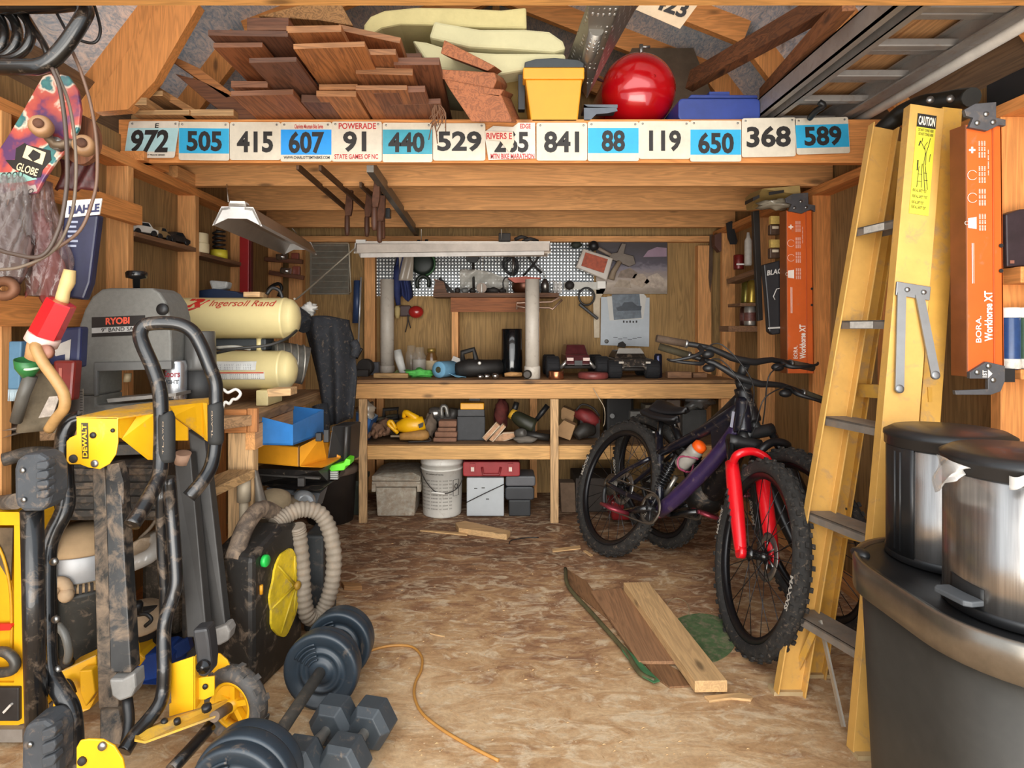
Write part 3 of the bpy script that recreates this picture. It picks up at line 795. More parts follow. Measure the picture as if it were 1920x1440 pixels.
bar_clamp(694, 312, 784, 440, 'long heavy steel bar clamp, rightmost under the loft', (2.9, (706, 340, 0)), True)
mb = MB(); mb.box(w(713, 385, 3.25), (.045, .07, .11), DARK); mb.box(w(722, 400, 3.3), (.06, .05, .05), BLK); mb.lathe([(.012, 0), (.012, .12)], w(718, 405, 3.25), (0, 0, -1), RUST, 12); mb.tube([w(712, 345, 3.06), w(713, 385, 3.25)], .01, DARK, 8); solo('clamp', mb, 'black cast clamp head hanging beside the long steel clamp', 'clamp', bev=.004)
# ------------------------------------------------------------------ back wall
def one(name, label, cat, fn, group=None, bev=0, kind=None):
    mb = MB(); fn(mb); return solo(name, mb, label, cat, group, kind, bev)
def multi(name, label, cat, base, parts, group=None):
    """parts: (part name, fill function[, label[, bevel]])"""
    t = thing(name, label, cat, base, group)
    for q in parts:
        mb = MB(); q[1](mb); part(q[0], mb, t, q[2] if len(q) > 2 else None, q[3] if len(q) > 3 else 0)
    return t
def plate_mat():
    m, nt, b = base_mat('diamond_plate', .3, .95)
    v = mapped(nt, (1, 1, 1))
    vo = nt.nodes.new('ShaderNodeTexVoronoi'); vo.inputs['Scale'].default_value = 42; vo.inputs['Randomness'].default_value = .0
    nt.links.new(mapped(nt, (1, 1, 1)), vo.inputs['Vector'])
    f = ramp(nt, vo.outputs['Distance'], [(.28, (1, 1, 1, 1)), (.42, (0, 0, 0, 1))])
    nt.links.new(mixc(nt, f, lin('4f5152'), lin('e4e6e6')), b.inputs['Base Color'])
    bump(nt, b, f, .9, .006)
    return m
DP = plate_mat()
for i, (x0, x1, d) in enumerate(((694, 905, 'left'), (906, 1113, 'right'))):
    mb = MB(); mb.pp(rrect(x0, 449, x1, 555, 3), 4.46, .008, DP)
    # raised lugs
    y = 452
    r_ = 0
    while y < 553:
        x = x0 + 3 + (r_ % 2) * 2.6
        while x < x1 - 3:
            a = w(x, y, 4.459); mb.beam(a + V((-.006, 0, -.005)), a + V((.006, 0, .005)), .003, .0045, GALV, (0, -1, 0)); x += 6.4
        y += 5.6; r_ += 1
    solo('checker_plate', mb, 'shiny checker-plate sheet on the back wall, %s of the two' % d, 'metal sheet', 'checker-plate sheets on the back wall')

VM = P('7d786c', .6, .1, .2, 14, dust=.3)
t = thing('wall_vent', 'grey louvred metal vent on the back wall left of the lights', 'vent', w(617, 552, 4.46))
mb = MB(); mb.rect(581, 458, 655, 552, 4.455, .014, VM); part('frame', mb, t)
for k in range(8):
    y = 461 + k * 11.2
    mb = MB(); mb.prism([w(585, y + 9, 4.43), w(652, y + 9, 4.43), w(652, y, 4.455), w(585, y, 4.455)], (0, .003, .002), VM); part('louvre', mb, t)
one('wire_rod', 'bent pale wire around the top and side of the wall vent', 'wire', lambda m: m.tube([w(583, 456, 4.42), w(652, 456, 4.42), w(654, 458, 4.42), w(658, 547, 4.42), w(655, 549, 4.43)], .005, P('c5bba5', .5, .2), 6))

# things on the left back stud
multi('caulking_gun', 'blue and steel caulking gun hanging by the left back stud', 'caulking gun', w(667, 640, 4.36), [
    ('tube', lambda m: m.cyl(w(671, 526, 4.36), w(668, 606, 4.36), .028, P('32456b', .4, .1)), 'blue tube'),
    ('rod', lambda m: m.cyl(w(677, 520, 4.32), w(672, 642, 4.32), .006, P('d5d8da', .3, .6))),
    ('handle', lambda m: m.tube([w(662, 648, 4.36), w(678, 655, 4.36), w(668, 672, 4.36)], .012, BLK, 8))])
# PVC pipes on the bench
PVC = P('c4bbae', .45, 0, .08, 14, dust=.12)
def pvc(px, yt, yb, Y, r, label, collar):
    t = thing('drain_pipe', label, 'pipe', V(((px - CX) * Y / F, Y, .878)), group='white plastic pipes stood on the back bench')
    x = (px - CX) * Y / F; zt = H - (yt - CY) * Y / F
    mb = MB(); mb.lathe([(r, .878), (r, zt), (r - .004, zt), (r - .004, zt - .05), (0, zt - .05)], (x, Y, 0), (0, 0, 1), PVC, 28); part('pipe', mb, t)
    mb = MB(); mb.lathe([(r + .001, .8785), (r + .006, .879), (r + .006, .878 + collar), (r + .001, .878 + collar + .008)], (x, Y, 0), (0, 0, 1), PVC, 28); part('collar', mb, t)
pvc(726, 524, 697, 4.33, .048, 'white plastic pipe standing on the bench near the left stud', .05)
pvc(998, 524, 711, 3.90, .045, 'white plastic pipe standing at the bench front beside the black cylinder', .075)
one('mailing_tube', 'glossy black cylinder standing on the bench left of the second pipe', 'tube', lambda m: m.lathe([(.068, .8785), (.07, .885), (.07, 1.19), (.066, 1.195), (.062, 1.19), (0, 1.19)], ((960 - CX) * 4.05 / F, 4.05, 0), (0, 0, 1), P('0e1113', .15, .2, .1, coat=.5), 28))
# blue garment with clear bag, headphones, red lamp
CLOTHB = P('1f2a58', .8, 0, .25, 20)
def drape(px, py0, py1, half, Y, m, seed, amp=.02, taper=.1, depth=.05):
    def fn(u, v):
        x = px + (u - .5) * 2 * half * (1 - taper * (1 - v)) + 3 * math.sin(v * 7 + seed)
        y = py0 + (py1 - py0) * v + 6 * math.sin(u * 9 + seed) * v
        p = w(x, y, Y)
        p.y += -depth * math.sin(math.pi * u) + amp * math.sin(u * 17 + seed + v * 2)
        return p
    mb = MB(); mb.grid(fn, 22, 16, m, .006); return mb
multi('work_jacket', 'dark blue garment hanging on the checker plate at the left', 'jacket', w(755, 565, 4.4), [
    ('body', lambda m: m.__dict__.update(drape(755, 462, 560, 16, 4.41, CLOTHB, 1).__dict__)),
    ('sleeve', lambda m: m.tube([w(746, 500, 4.38), w(744, 540, 4.37), w(747, 572, 4.37)], [.03, .028, .016], CLOTHB, 10, sub=3))])
one('plastic_bag', 'clear flat plastic bag hanging over the blue garment', 'bag', lambda m: m.grid(lambda u, v: w(748 + u * 27 + v * -1, 478 + v * 48, 4.34) + V((0, .012 * math.sin(u * 8 + v * 3), 0)), 10, 10, GLASS('c4b8a8', .2, .6), .004))
multi('ear_defenders', 'green and black ear defenders hanging on the checker plate', 'ear defenders', w(795, 540, 4.42), [
    ('cup', lambda m: m.lathe([(.072, 0), (.085, .012), (.085, .03), (.06, .04), (0, .042)], w(793, 494, 4.44), (0, -1, 0), P('16201a', .5), 24), 'black cup'),
    ('rim', lambda m: m.tube([w(x, y, 4.41) for x, y in ellip(795, 494, 20, 22, 20, -80, 80)], .007, P('2f5a33', .5), 8), 'green rim'),
    ('clip', lambda m: m.tube([w(783, 540, 4.42), w(782, 528, 4.42), w(788, 519, 4.42), (w(796, 518, 4.42)), w(804, 526, 4.42), w(803, 538, 4.42)], .014, P('1d251e', .5), 8, sub=3))])
multi('warning_light', 'small red warning lamp hanging below the checker plate', 'lamp', w(778, 597, 4.43), [
    ('lens', lambda m: m.ball(w(780, 585, 4.42), (.055, .04, .045), P('a02420', .25, 0, .15, coat=.4))),
    ('back', lambda m: m.box(w(760, 583, 4.44), (.08, .04, .08), P('4a3836', .6)), 'dark back shell', .01)])
one('wire_strands', 'dark loose wire strands dangling below the red lamp', 'wire', lambda m: [m.tube([w(765, 590, 4.42), w(764, 605, 4.42), w(760, 623, 4.42)], .004, DARK, 5, sub=3), m.tube([w(765, 590, 4.42), w(766, 602, 4.42), w(770, 615, 4.42)], .004, DARK, 5, sub=3)])
one('brush', 'pale brush end poking out under the blue garment', 'brush', lambda m: m.lathe([(.012, 0), (.02, .03), (.022, .07), (.014, .09)], w(745, 597, 4.4), (0, 0, 1), P('b9a46e', .7), 12))
# hanging shaft, spatula, loops
multi('mallet', 'black rubber mallet hanging head-up on the checker plate', 'mallet', w(887, 540, 4.42), [
    ('head', lambda m: m.pp([(873, 479), (899, 479), (896, 490), (889, 493), (880, 492), (874, 488)], 4.40, .05, BLK), None, .004), ('handle', lambda m: m.cyl(w(887, 490, 4.42), w(888, 540, 4.42), .009, DARK))])
one('cable_coil', 'black cable coil hanging on the checker plate behind the shop light', 'cable', lambda m: [m.tube([w(x, y, 4.43 - .004 * k) for x, y in ellip(955 + k * 3, 496 + k * 2, 13 - k, 16, 16)], .006, BLK, 6, closed=True) for k in range(3)])
one('steel_rod', 'short steel bar hanging beside the cable coil', 'bar', lambda m: m.cyl(w(963, 480, 4.42), w(962, 517, 4.42), .01, STEEL))
one('tongs', 'crossed wire pliers hanging by the oil can', 'pliers', lambda m: [m.tube([w(1011, 480, 4.42), w(1000, 497, 4.42), w(981, 517, 4.42)], .007, DARK, 6, sub=3), m.tube([w(990, 480, 4.42), w(1002, 498, 4.42), w(1016, 512, 4.42)], .007, DARK, 6, sub=3)])
one('hook', 'black hook on top of the checker plate left of centre', 'hook', lambda m: m.tube([w(785, 450, 4.38), w(786, 458, 4.38), w(793, 461, 4.38), w(799, 457, 4.38), w(800, 449, 4.38)], .012, BLK, 8, sub=3))
one('black_box', 'small dark box of odds and ends on top of the shop light', 'box', lambda m: m.box(w(946, 446, 3.86), (.075, .08, .05), DARK), bev=.004)
for i, (x0, x1, y, d) in enumerate(((966, 990, 449, 'left'), (980, 1008, 453, 'right'))):
    one('tool_scrap', 'dark metal scrap lying on the crosswise shop light, %s of two' % d, 'scrap', lambda m: m.tube([w(x0, y, 3.88), w((x0 + x1) / 2, y - 5, 3.86), w(x1, y - 1, 3.9)], .012, DARK, 6, sub=3))

# items on the riser shelf
zs = H - (549 - CY) * 4.22 / F
def onshelf(px, Y): return V(((px - CX) * Y / F, Y, zs))
one('plane_tool', 'brown wooden tool block standing on the riser shelf at its left end', 'tool', lambda m: m.prism([w(812, 549, 4.26), w(816, 528, 4.26), (w(812, 522, 4.26)), w(832, 528, 4.26), w(838, 549, 4.26)], (0, .04, 0), WOOD('6e4a34', 'x')))
one('steel_strip', 'flat steel strip leaning on the riser shelf at the left', 'strip', lambda m: m.beam(w(824, 522, 4.4), w(850, 549, 4.3), .008, .02, STEEL))
multi('tape_reel', 'small round pale reel standing on the riser shelf', 'reel', onshelf(903, 4.27), [('disc', lambda m: m.lathe([(.035, 0), (.036, .004), (.036, .02), (.035, .024)], onshelf(903, 4.27) + V((0, -.012, .036)), (0, 1, 0), P('8b7767', .5), 24)), ('stem', lambda m: m.cyl(onshelf(903, 4.245) + V((0, 0, .002)), onshelf(903, 4.245) + V((0, 0, .062)), .005, WHITE))])
for i, (x, y, rx, d) in enumerate(((872, 4.30, .03, 'grey lump of hardware left of the round reel'), (886, 4.33, .025, 'dark lump of hardware just left of the round reel'), (925, 4.29, .045, 'black pliers heap right of the round reel'), (942, 4.33, .03, 'dark fitting behind the pliers heap'), (858, 4.28, .02, 'small bit of hardware by the steel strip'), (916, 4.34, .03, 'dark bracket behind the round reel'))):
    one('hardware', d + ' on the riser shelf', 'hardware', lambda m: m.ball(onshelf(x, y) + V((0, 0, .02)), (rx, .03, .02), DARK if i != 0 else GREY, nu=10, nv=6, lump=.5, seed=i))
one('plastic_bag', 'crumpled clear plastic bag behind the riser shelf items', 'bag', lambda m: m.grid(lambda u, v: w(862 + u * 92, 505 + 14 * (u - .15) ** 2 * 2 + v * (38 - 8 * u), 4.42) + V((0, -.03 * math.sin(3 * u + 5 * v) - .012 * math.sin(23 * u + 9 * v), 0)), 24, 10, GLASS('d6d2c8', .25, .55), .003))
multi('basket_tin', 'round copper-brown tin with an orange lid on the riser shelf', 'tin', onshelf(984, 4.3), [
    ('body', lambda m: m.lathe([(.07, .001), (.09, .03), (.092, .075), (.085, .09), (0, .09)], onshelf(984, 4.3), (0, 0, 1), P('5a3423', .3, .6, .2), 24)),
    ('lid', lambda m: m.pp([(952, 521), (985, 518), (1015, 521), (1000, 529), (965, 530)], 4.2, .12, P('a8462a', .5)), 'orange lid'),
    ('handle', lambda m: m.tube([w(946, 549, 4.24), w(943, 530, 4.24), w(948, 520, 4.24), w(954, 521, 4.24)], .005, DARK, 6, sub=3))])
multi('oil_can', 'steel pump oil can with thin spout on the riser shelf', 'oil can', onshelf(1022, 4.3), [
    ('body', lambda m: m.lathe([(.028, .002), (.028, .07), (.02, .085), (.012, .1), (0, .1)], onshelf(1022, 4.3), (0, 0, 1), P('8d8a85', .3, .9), 20)),
    ('spout', lambda m: m.tube([w(1022, 525, 4.3), w(1020, 512, 4.3), w(1008, 497, 4.3)], .004, STEEL, 6, sub=3)),
    ('handle', lambda m: m.tube([w(1029, 530, 4.3), w(1038, 527, 4.3), w(1037, 545, 4.3), w(1030, 549, 4.3)], .005, STEEL, 6, sub=3))])
for i, (x, d) in enumerate(((1046, 'nearer the oil can'), (1054, 'at the outer end'))):
    one('glass_vial', 'clear glass vial on the riser shelf, ' + d, 'vial', lambda m: m.lathe([(.016, 0), (.016, .07), (.012, .075), (.012, .085)], onshelf(x - 4, 4.31) + V((0, 0, .001)), (0, 0, 1), GLASS('d8d4ce', .1, .5), 14))
one('screw_clamp', 'bare metal screw clamp hanging off the riser shelf apron', 'clamp', lambda m: m.tube([w(969, 580, 4.2), w(969, 568, 4.2), (w(1034, 566, 4.2)), w(1048, 558, 4.2), w(1054, 562, 4.2), w(1036, 580, 4.2), w(1030, 577, 4.2), w(985, 577, 4.2), w(969, 574, 4.2)], .007, P('b89a86', .4, .5), 8))
one('shelf_crossbar', 'grey metal straight edge along the foot of the right checker plate', 'straight edge', lambda m: m.rect(1058, 529, 1125, 543, 4.43, .006, P('8a8780', .4, .6)))
one('rubber_ball', 'dark round knob on the grey straight edge', 'knob', lambda m: m.ball(w(1068, 535, 4.40), .034, DARK))
# oil filter strap
multi('strap_wrench', 'black strap wrench with its loop hanging on the back wall', 'wrench', w(1105, 600, 4.4), [
    ('loop', lambda m: m.tube([w(x, y, 4.40) for x, y in ellip(1100, 556, 14.5, 16, 22)], .007, BLK, 8, closed=True)),
    ('handle', lambda m: m.beam(w(1086, 570, 4.39), w(1121, 598, 4.39), .022, .02, BLK), None, .005)])
one('framing_square', 'pale metal square plate fixed under the picture', 'bracket', lambda m: [m.pp([(1110, 532), (1138, 528), (1134, 545), (1125, 560), (1124, 633), (1114, 633), (1112, 560)], 4.44, .01, P('a89a84', .5, .3))])
one('white_block', 'small white block on the wall by the strap wrench', 'block', lambda m: m.rect(1120, 527, 1136, 541, 4.42, .018, WHITE), bev=.003)
multi('blister_pack', 'clear blister pack of orange parts hanging tilted by the picture', 'package', w(1115, 522, 4.36), [
    ('tray', lambda m: m.prism([w(1094, 466, 4.36), w(1150, 484, 4.36), w(1138, 526, 4.36), w(1080, 501, 4.36)], (0, .05, 0), GLASS('cbbfb0', .2, .6)), None, .006),
    ('contents', lambda m: m.prism([w(1098, 473, 4.355), w(1140, 486, 4.355), w(1132, 512, 4.355), w(1090, 498, 4.355)], (0, .03, 0), P('9c4426', .6, 0, .4, 40)), 'orange contents')])
one('dark_pouch', 'small dark pouch hanging on the plate beside the round knob', 'pouch', lambda m: m.ball(w(1081, 459, 4.42), (.04, .02, .025), P('262a20', .7), lump=.3))
multi('round_hammer', 'black ball-headed tool with pale handle hanging over the picture', 'hammer', w(1113, 480, 4.38), [('head', lambda m: m.ball(w(1113, 461, 4.37), .036, BLK)), ('handle', lambda m: m.cyl(w(1122, 466, 4.37), w(1145, 478, 4.37), .012, P('8a7a6c', .6)))])
multi('hatchet', 'old grey hatchet hanging in front of the picture', 'hatchet', w(1155, 520, 4.38), [
    ('head', lambda m: m.pp([(1140, 476), (1158, 473), (1166, 456), (1174, 457), (1170, 475), (1188, 480), (1192, 495), (1180, 500), (1162, 492), (1146, 486)], 4.40, .03, P('6b6158', .5, .5)), None, .003),
    ('handle', lambda m: m.tube([w(1162, 490, 4.40), w(1150, 510, 4.40), w(1146, 524, 4.40)], [.018, .02, .024], P('8b7a66', .7), 10))])
# painting
def paint_mat():
    m, nt, b = base_mat('muted_landscape', .6, 0)
    tc = nt.nodes.new('ShaderNodeTexCoord'); sx = nt.nodes.new('ShaderNodeSeparateXYZ'); nt.links.new(tc.outputs['Generated'], sx.inputs[0])
    n = noise_tex(nt, mapped(nt, (3, 1, 5), 'Generated'), 2.4, 4, .6, .8)
    a = nt.nodes.new('ShaderNodeMath'); a.operation = 'MULTIPLY_ADD'; a.inputs[1].default_value = .22; nt.links.new(n, a.inputs[0]); nt.links.new(sx.outputs['Z'], a.inputs[2])
    col = ramp(nt, a.outputs[0], [(.12, lin('85786a')), (.30, lin('b3a597')), (.45, lin('8d817b')), (.58, lin('77707a')), (.66, lin('4c4650')), (.95, lin('3b3436'))])
    nt.links.new(col, b.inputs['Base Color']); return m
multi('painting', 'unframed picture of pale boulders under a dark purple sky', 'picture', w(1185, 552, 4.45), [
    ('canvas', lambda m: m.rect(1118, 447, 1251, 551, 4.44, .02, paint_mat())),
    ('cloud', lambda m: m.pp([(1206, 482), (1215, 470), (1232, 463), (1250, 465), (1250, 481)], 4.439, .001, P('8d7686', .7, 0, .12))),
    ] + [('boulder', (lambda q, h_: (lambda m: m.pp(q, 4.4385, .0015, P(h_, .7, 0, .3, 30))))(q, h_)) for q, h_ in (
        ([(1158, 520), (1164, 508), (1182, 502), (1196, 512), (1190, 522)], '7d6e62'), ([(1180, 530), (1190, 514), (1206, 513), (1218, 528), (1204, 540)], 'a59585'),
        ([(1208, 530), (1216, 518), (1232, 512), (1244, 522), (1248, 536), (1226, 540)], 'ab9c8e'), ([(1150, 538), (1160, 524), (1180, 526), (1184, 540)], '988a7a'))])
# note sheet with snapshot
multi('note_sheet', 'pale blue-white sheet with handwriting pinned to the back wall', 'paper', w(1172, 650, 4.45), [
    ('sheet', lambda m: m.pp([(1127, 557), (1218, 558), (1217, 650), (1126, 647)], 4.452, .003, P('b3bac0', .7, 0, .05, 20))),
    ('magnet', lambda m: m.lathe([(.015, 0), (.015, .008), (0, .009)], w(1137, 640, 4.452), (0, -1, 0), GREY, 16), 'round grey magnet'),
    ('handwriting', lambda m: [m.rect(1168 + k * 6, 601 + (k % 2), 1171 + k * 6, 605, 4.4515, .0005, INK) for k in range(5)] + [m.rect(1150 + 9 * k, 632 + (k * 3) % 5, 1158 + 9 * k, 632.8 + (k * 3) % 5, 4.4515, .0005, INK) for k in range(6)])])
multi('snapshot', 'photo print of an old car taped over the top of the note sheet', 'photograph', w(1175, 602, 4.44), [
    ('border', lambda m: m.pp([(1138, 556), (1206, 550), (1212, 556), (1206, 598), (1143, 601)], 4.447, .002, P('c3c1bb', .6, 0, .05))),
    ('print', lambda m: m.pp([(1147, 552), (1199, 551), (1203, 596), (1151, 600)], 4.446, .001, P('5c6670', .4, 0, .35, 26))),
    ('pictured_car', lambda m: m.pp([(1155, 577), (1166, 573), (1170, 567), (1186, 566), (1194, 573), (1203, 574), (1202, 582), (1158, 583)], 4.4455, .0005, P('2d3640', .4, 0, .3, 30)))])
one('dark_tag', 'small dark leather tag at the foot of the note sheet', 'tag', lambda m: m.pp([(1158, 650), (1160, 643), (1168, 640), (1174, 646), (1172, 652)], 4.44, .012, DARK))

# ------------------------------------------------------------------ on the bench top
ZB = .879
def onb(px, Y): return V(((px - CX) * Y / F, Y, ZB))
def jar(px, Y, r, h_, label, m, lid=None, sub=None):
    ps = [('glass', lambda q: q.lathe([(r * .9, 0), (r, .008), (r, h_ * .68), (r * .72, h_ * .82), (r * .7, h_)], onb(px, Y), (0, 0, 1), m, 20))]
    if lid: ps.append(('lid', lambda q: q.lathe([(r * .74, h_ - .02), (r * .76, h_ + .006), (0, h_ + .008)], onb(px, Y), (0, 0, 1), lid, 20)))
    if sub: ps.append(('label_band', lambda q: q.lathe([(r * 1.005, h_ * .2), (r * 1.01, h_ * .22), (r * 1.01, h_ * .55), (r * 1.005, h_ * .57)], onb(px, Y), (0, 0, 1), sub, 20)))
    return multi('jar', label, 'jar', onb(px, Y), ps)
CG = GLASS('b5ada0', .05, .22)
jar(771, 4.28, .042, .20, 'tall clear glass jar, left of the two empty ones on the bench', CG)
jar(786, 4.18, .046, .19, 'clear glass bottle in front of the tall jar on the bench', CG, None, P('9b948a', .5))
jar(809, 4.2, .04, .175, 'squat jar with a gold lid and a pale label on the bench', P('6b4a26', .2, 0, .2, coat=.4), P('a8894a', .35, .6), P('b9a684', .6))
one('nozzle', 'white tilted plastic nozzle tube beside the left pipe', 'nozzle', lambda m: m.tube([onb(757, 4.1) + V((0, 0, .004)), w(748, 672, 4.14), w(745, 657, 4.15)], [.022, .03, .026], P('c9c8c2', .5), 14))
one('rag', 'crumpled bright green and white rag on the bench', 'rag', lambda m: m.ball(onb(786, 4.0) + V((0, 0, .026)), (.085, .05, .028), P('4faa4a', .8, 0, .5, 26), nu=22, nv=12, lump=.7, seed=4), bev=0)
one('rag', 'pale green scrap of cloth under the white nozzle', 'rag', lambda m: m.ball(onb(754, 4.22) + V((0, 0, .018)), (.05, .04, .02), P('8fa06a', .8, 0, .3, 26), lump=.6, seed=6))
multi('paper_towel_roll', 'blue shop towel roll lying on the bench', 'towel roll', onb(838, 4.0), [
    ('roll', lambda m: m.lathe([(.022, 0), (.052, 0), (.053, .01), (.053, .19), (.02, .19)], onb(822, 3.92) + V((0, 0, .054)), (.55, .83, 0), P('6a9cba', .9, 0, .1, 16), 24)),
    ('core', lambda m: m.cyl(onb(822, 3.92) + V((-.001, -.002, .054)), onb(822, 3.92) + V((.005, .01, .054)), .02, P('3b3a24', .9))),
    ('loose_sheet', lambda m: m.grid(lambda u, v: onb(838 + 36 * u, 3.93 + .1 * v) + V((0, 0, .003 + .028 * (1 - u) ** 2 + .004 * math.sin(9 * u + 5 * v))), 10, 6, P('7fb0cb', .9, 0, .1, 16), .002))])
multi('reciprocating_saw', 'black power saw with loop handle lying on the bench by the blue roll', 'power saw', onb(880, 4.0), [
    ('motor_body', lambda m: m.tube([w(858, 694, 4.02), w(880, 690, 4.0), w(905, 690, 4.0), w(938, 688, 4.05)], [.05, .062, .055, .05], P('1c1917', .6, 0, .3, 14), 12, sub=3)),
    ('handle', lambda m: m.tube([w(868, 676, 4.0), w(867, 661, 4.0), w(888, 655, 4.0), w(892, 672, 4.0), w(891, 686, 4.0)], .018, P('1c1917', .6), 10)),
    ('blade_guard', lambda m: m.box(w(858, 678, 4.04), (.08, .03, .05), P('8a8580', .5, .4), (0, .4, 0))),
    ('badge', lambda m: m.ball(w(899, 681, 3.94), (.012, .005, .012), P('cfcac2', .4, .6)))])
for i, (x, y, r_, d) in enumerate(((896, 3.87, .012, 'chrome socket lying at the bench edge, leftmost of three'), (908, 3.88, .014, 'chrome socket lying at the bench edge, middle of three'), (924, 3.85, .018, 'chrome socket overhanging the bench edge, rightmost of three'))):
    one('socket', d, 'socket', lambda m: m.lathe([(r_, 0), (r_, .02), (r_ * .8, .036), (r_ * .5, .036)], onb(x, y) + V((0, 0, r_ + .001)), (1, .3, 0), P('c6c4c0', .15, .95), 14))
multi('hammer', 'hammer with pale wooden handle lying in front of the black cylinder', 'hammer', onb(975, 3.87), [
    ('handle', lambda m: m.tube([onb(946, 3.86) + V((0, 0, .026)), onb(958, 3.86) + V((0, 0, .03)), onb(978, 3.87) + V((0, 0, .028))], [.012, .016, .013], WOOD('b98a55', 'x'), 10)),
    ('head', lambda m: m.lathe([(.02, 0), (.028, .01), (.028, .06), (.02, .07)], onb(988, 3.83) + V((0, 0, .03)), (.2, 1, 0), P('3b352f', .5, .3), 18), 'dark head')])
multi('copper_tin', 'shiny copper tin at the bench front below the left toy truck', 'tin', onb(1043, 3.87), [('can', lambda m: m.lathe([(.046, 0), (.048, .004), (.048, .046), (.046, .05), (.04, .046), (0, .046)], onb(1043, 3.87), (0, 0, 1), P('b0704e', .22, .85, .25, 30), 24))])
multi('disc_tin', 'flat round red tin at the bench front beside the copper tin', 'tin', onb(1112, 3.89), [('tin', lambda m: m.lathe([(.088, 0), (.096, .008), (.096, .03), (.088, .04), (0, .042)], onb(1112, 3.9), (0, 0, 1), P('7e3e3a', .4, .1, .25, 24), 30))])
multi('drink_can', 'slim dark drink can standing at the right end of the toy trucks', 'can', onb(1234, 3.97), [('can', lambda m: m.lathe([(.022, 0), (.026, .008), (.026, .14), (.02, .155), (0, .155)], onb(1234, 3.97), (0, 0, 1), P('3a3d55', .25, .8, .4, 20), 18))])

def toy_truck(px, Y, body, label, wheel, width, cab):
    """radio controlled truck seen from the front"""
    c = onb(px, Y); t = thing('toy_truck', label, 'toy truck', c)
    hw = width / 2
    for sx in (-1, 1):
        for k, dy in enumerate((0, .26)):
            x = c.x + sx * (hw - .045)
            mb = MB(); pr = [(wheel * .55, -.045), (wheel * .92, -.042), (wheel, -.03), (wheel, .03), (wheel * .92, .042), (wheel * .55, .045)]
            mb.lathe(pr, (x, c.y + dy, ZB + wheel), (1, 0, 0), P('17171a', .8, 0, .3, 40, bmp=.6), 24)
            for q in range(14):
                a = 2 * math.pi * q / 14
                mb.box((x, c.y + dy + math.cos(a) * wheel, ZB + wheel + math.sin(a) * wheel * .985), (.07, .012, .006), P('17171a', .8, 0, .3, 40, bmp=.6), (a - math.pi / 2, 0, 0))
            wp = part('wheel', mb, t)
            mb = MB(); mb.lathe([(wheel * .5, -.03), (wheel * .54, -.046), (wheel * .2, -.03), (0, -.03)], (x, c.y + dy, ZB + wheel), (sx * -1 if 0 else sx, 0, 0), P('8b857e', .3, .7), 18)
            mb2 = mb; part('hub', mb2, wp)
    mb = MB(); mb.tube([(c.x - hw + .06, c.y, ZB + wheel), (c.x + hw - .06, c.y, ZB + wheel)], .012, DARK, 8); part('axle', mb, t)
    for sx in (-1, 1):
        mb = MB(); mb.tube([(c.x + sx * hw * .55, c.y - .03, ZB + wheel * .9), (c.x + sx * hw * .3, c.y - .03, ZB + wheel * 1.7)], .012, P('b5b0a8', .3, .8), 8); part('shock', mb, t)
    z = ZB + wheel * 1.25
    mb = MB()
    for (w0, z0, y0, w1, z1, y1) in cab:
        vs = [V((c.x - w0, c.y + y0, z + z0)), V((c.x + w0, c.y + y0, z + z0)), V((c.x + w0 * .95, c.y + .33, z + z0)), V((c.x - w0 * .95, c.y + .33, z + z0)),
              V((c.x - w1, c.y + y1, z + z1)), V((c.x + w1, c.y + y1, z + z1)), V((c.x + w1, c.y + .26, z + z1)), V((c.x - w1, c.y + .26, z + z1))]
        mb.add(vs, [(0, 3, 2, 1), (4, 5, 6, 7), (0, 1, 5, 4), (1, 2, 6, 5), (2, 3, 7, 6), (3, 0, 4, 7)], body)
    part('body', mb, t, bev=.006)
    return t, c, z
RT = P('4f2426', .3, .1, .3, 20, coat=.3)
t, c, z = toy_truck(1082, 4.0, RT, 'dark red toy monster truck on the bench facing the doorway', .068, .41, ((.075, 0, -.06, .078, .062, -.03), (.075, .058, .02, .06, .125, .07)))
for sx in (-1, 1):
    mb = MB(); mb.box((c.x + sx * .052, c.y - .058, z + .035), (.042, .012, .02), P('c3a59a', .3)); part('headlight', mb, t)
mb = MB(); mb.box((c.x, c.y - .062, z + .012), (.05, .012, .03), BLK); part('grille', mb, t)
t, c, z = toy_truck(1187, 3.93, P('2a2623', .45, .1, .4, 24, dust=.3), 'dark dirty toy buggy on the bench, right of the red toy truck', .058, .33, ((.13, 0, -.05, .125, .05, -.02), (.105, .05, .06, .085, .10, .12)))
for sx in (-1, 1):
    mb = MB(); mb.box((c.x + sx * .085, c.y - .046, z + .03), (.03, .01, .012), P('b0a79a', .4)); part('headlight', mb, t)
mb = MB(); mb.pp([(1156, 663), (1160, 653), (1201, 653), (1208, 663)], 4.0, .004, P('8c8780', .2, .4)); part('windscreen', mb, t)

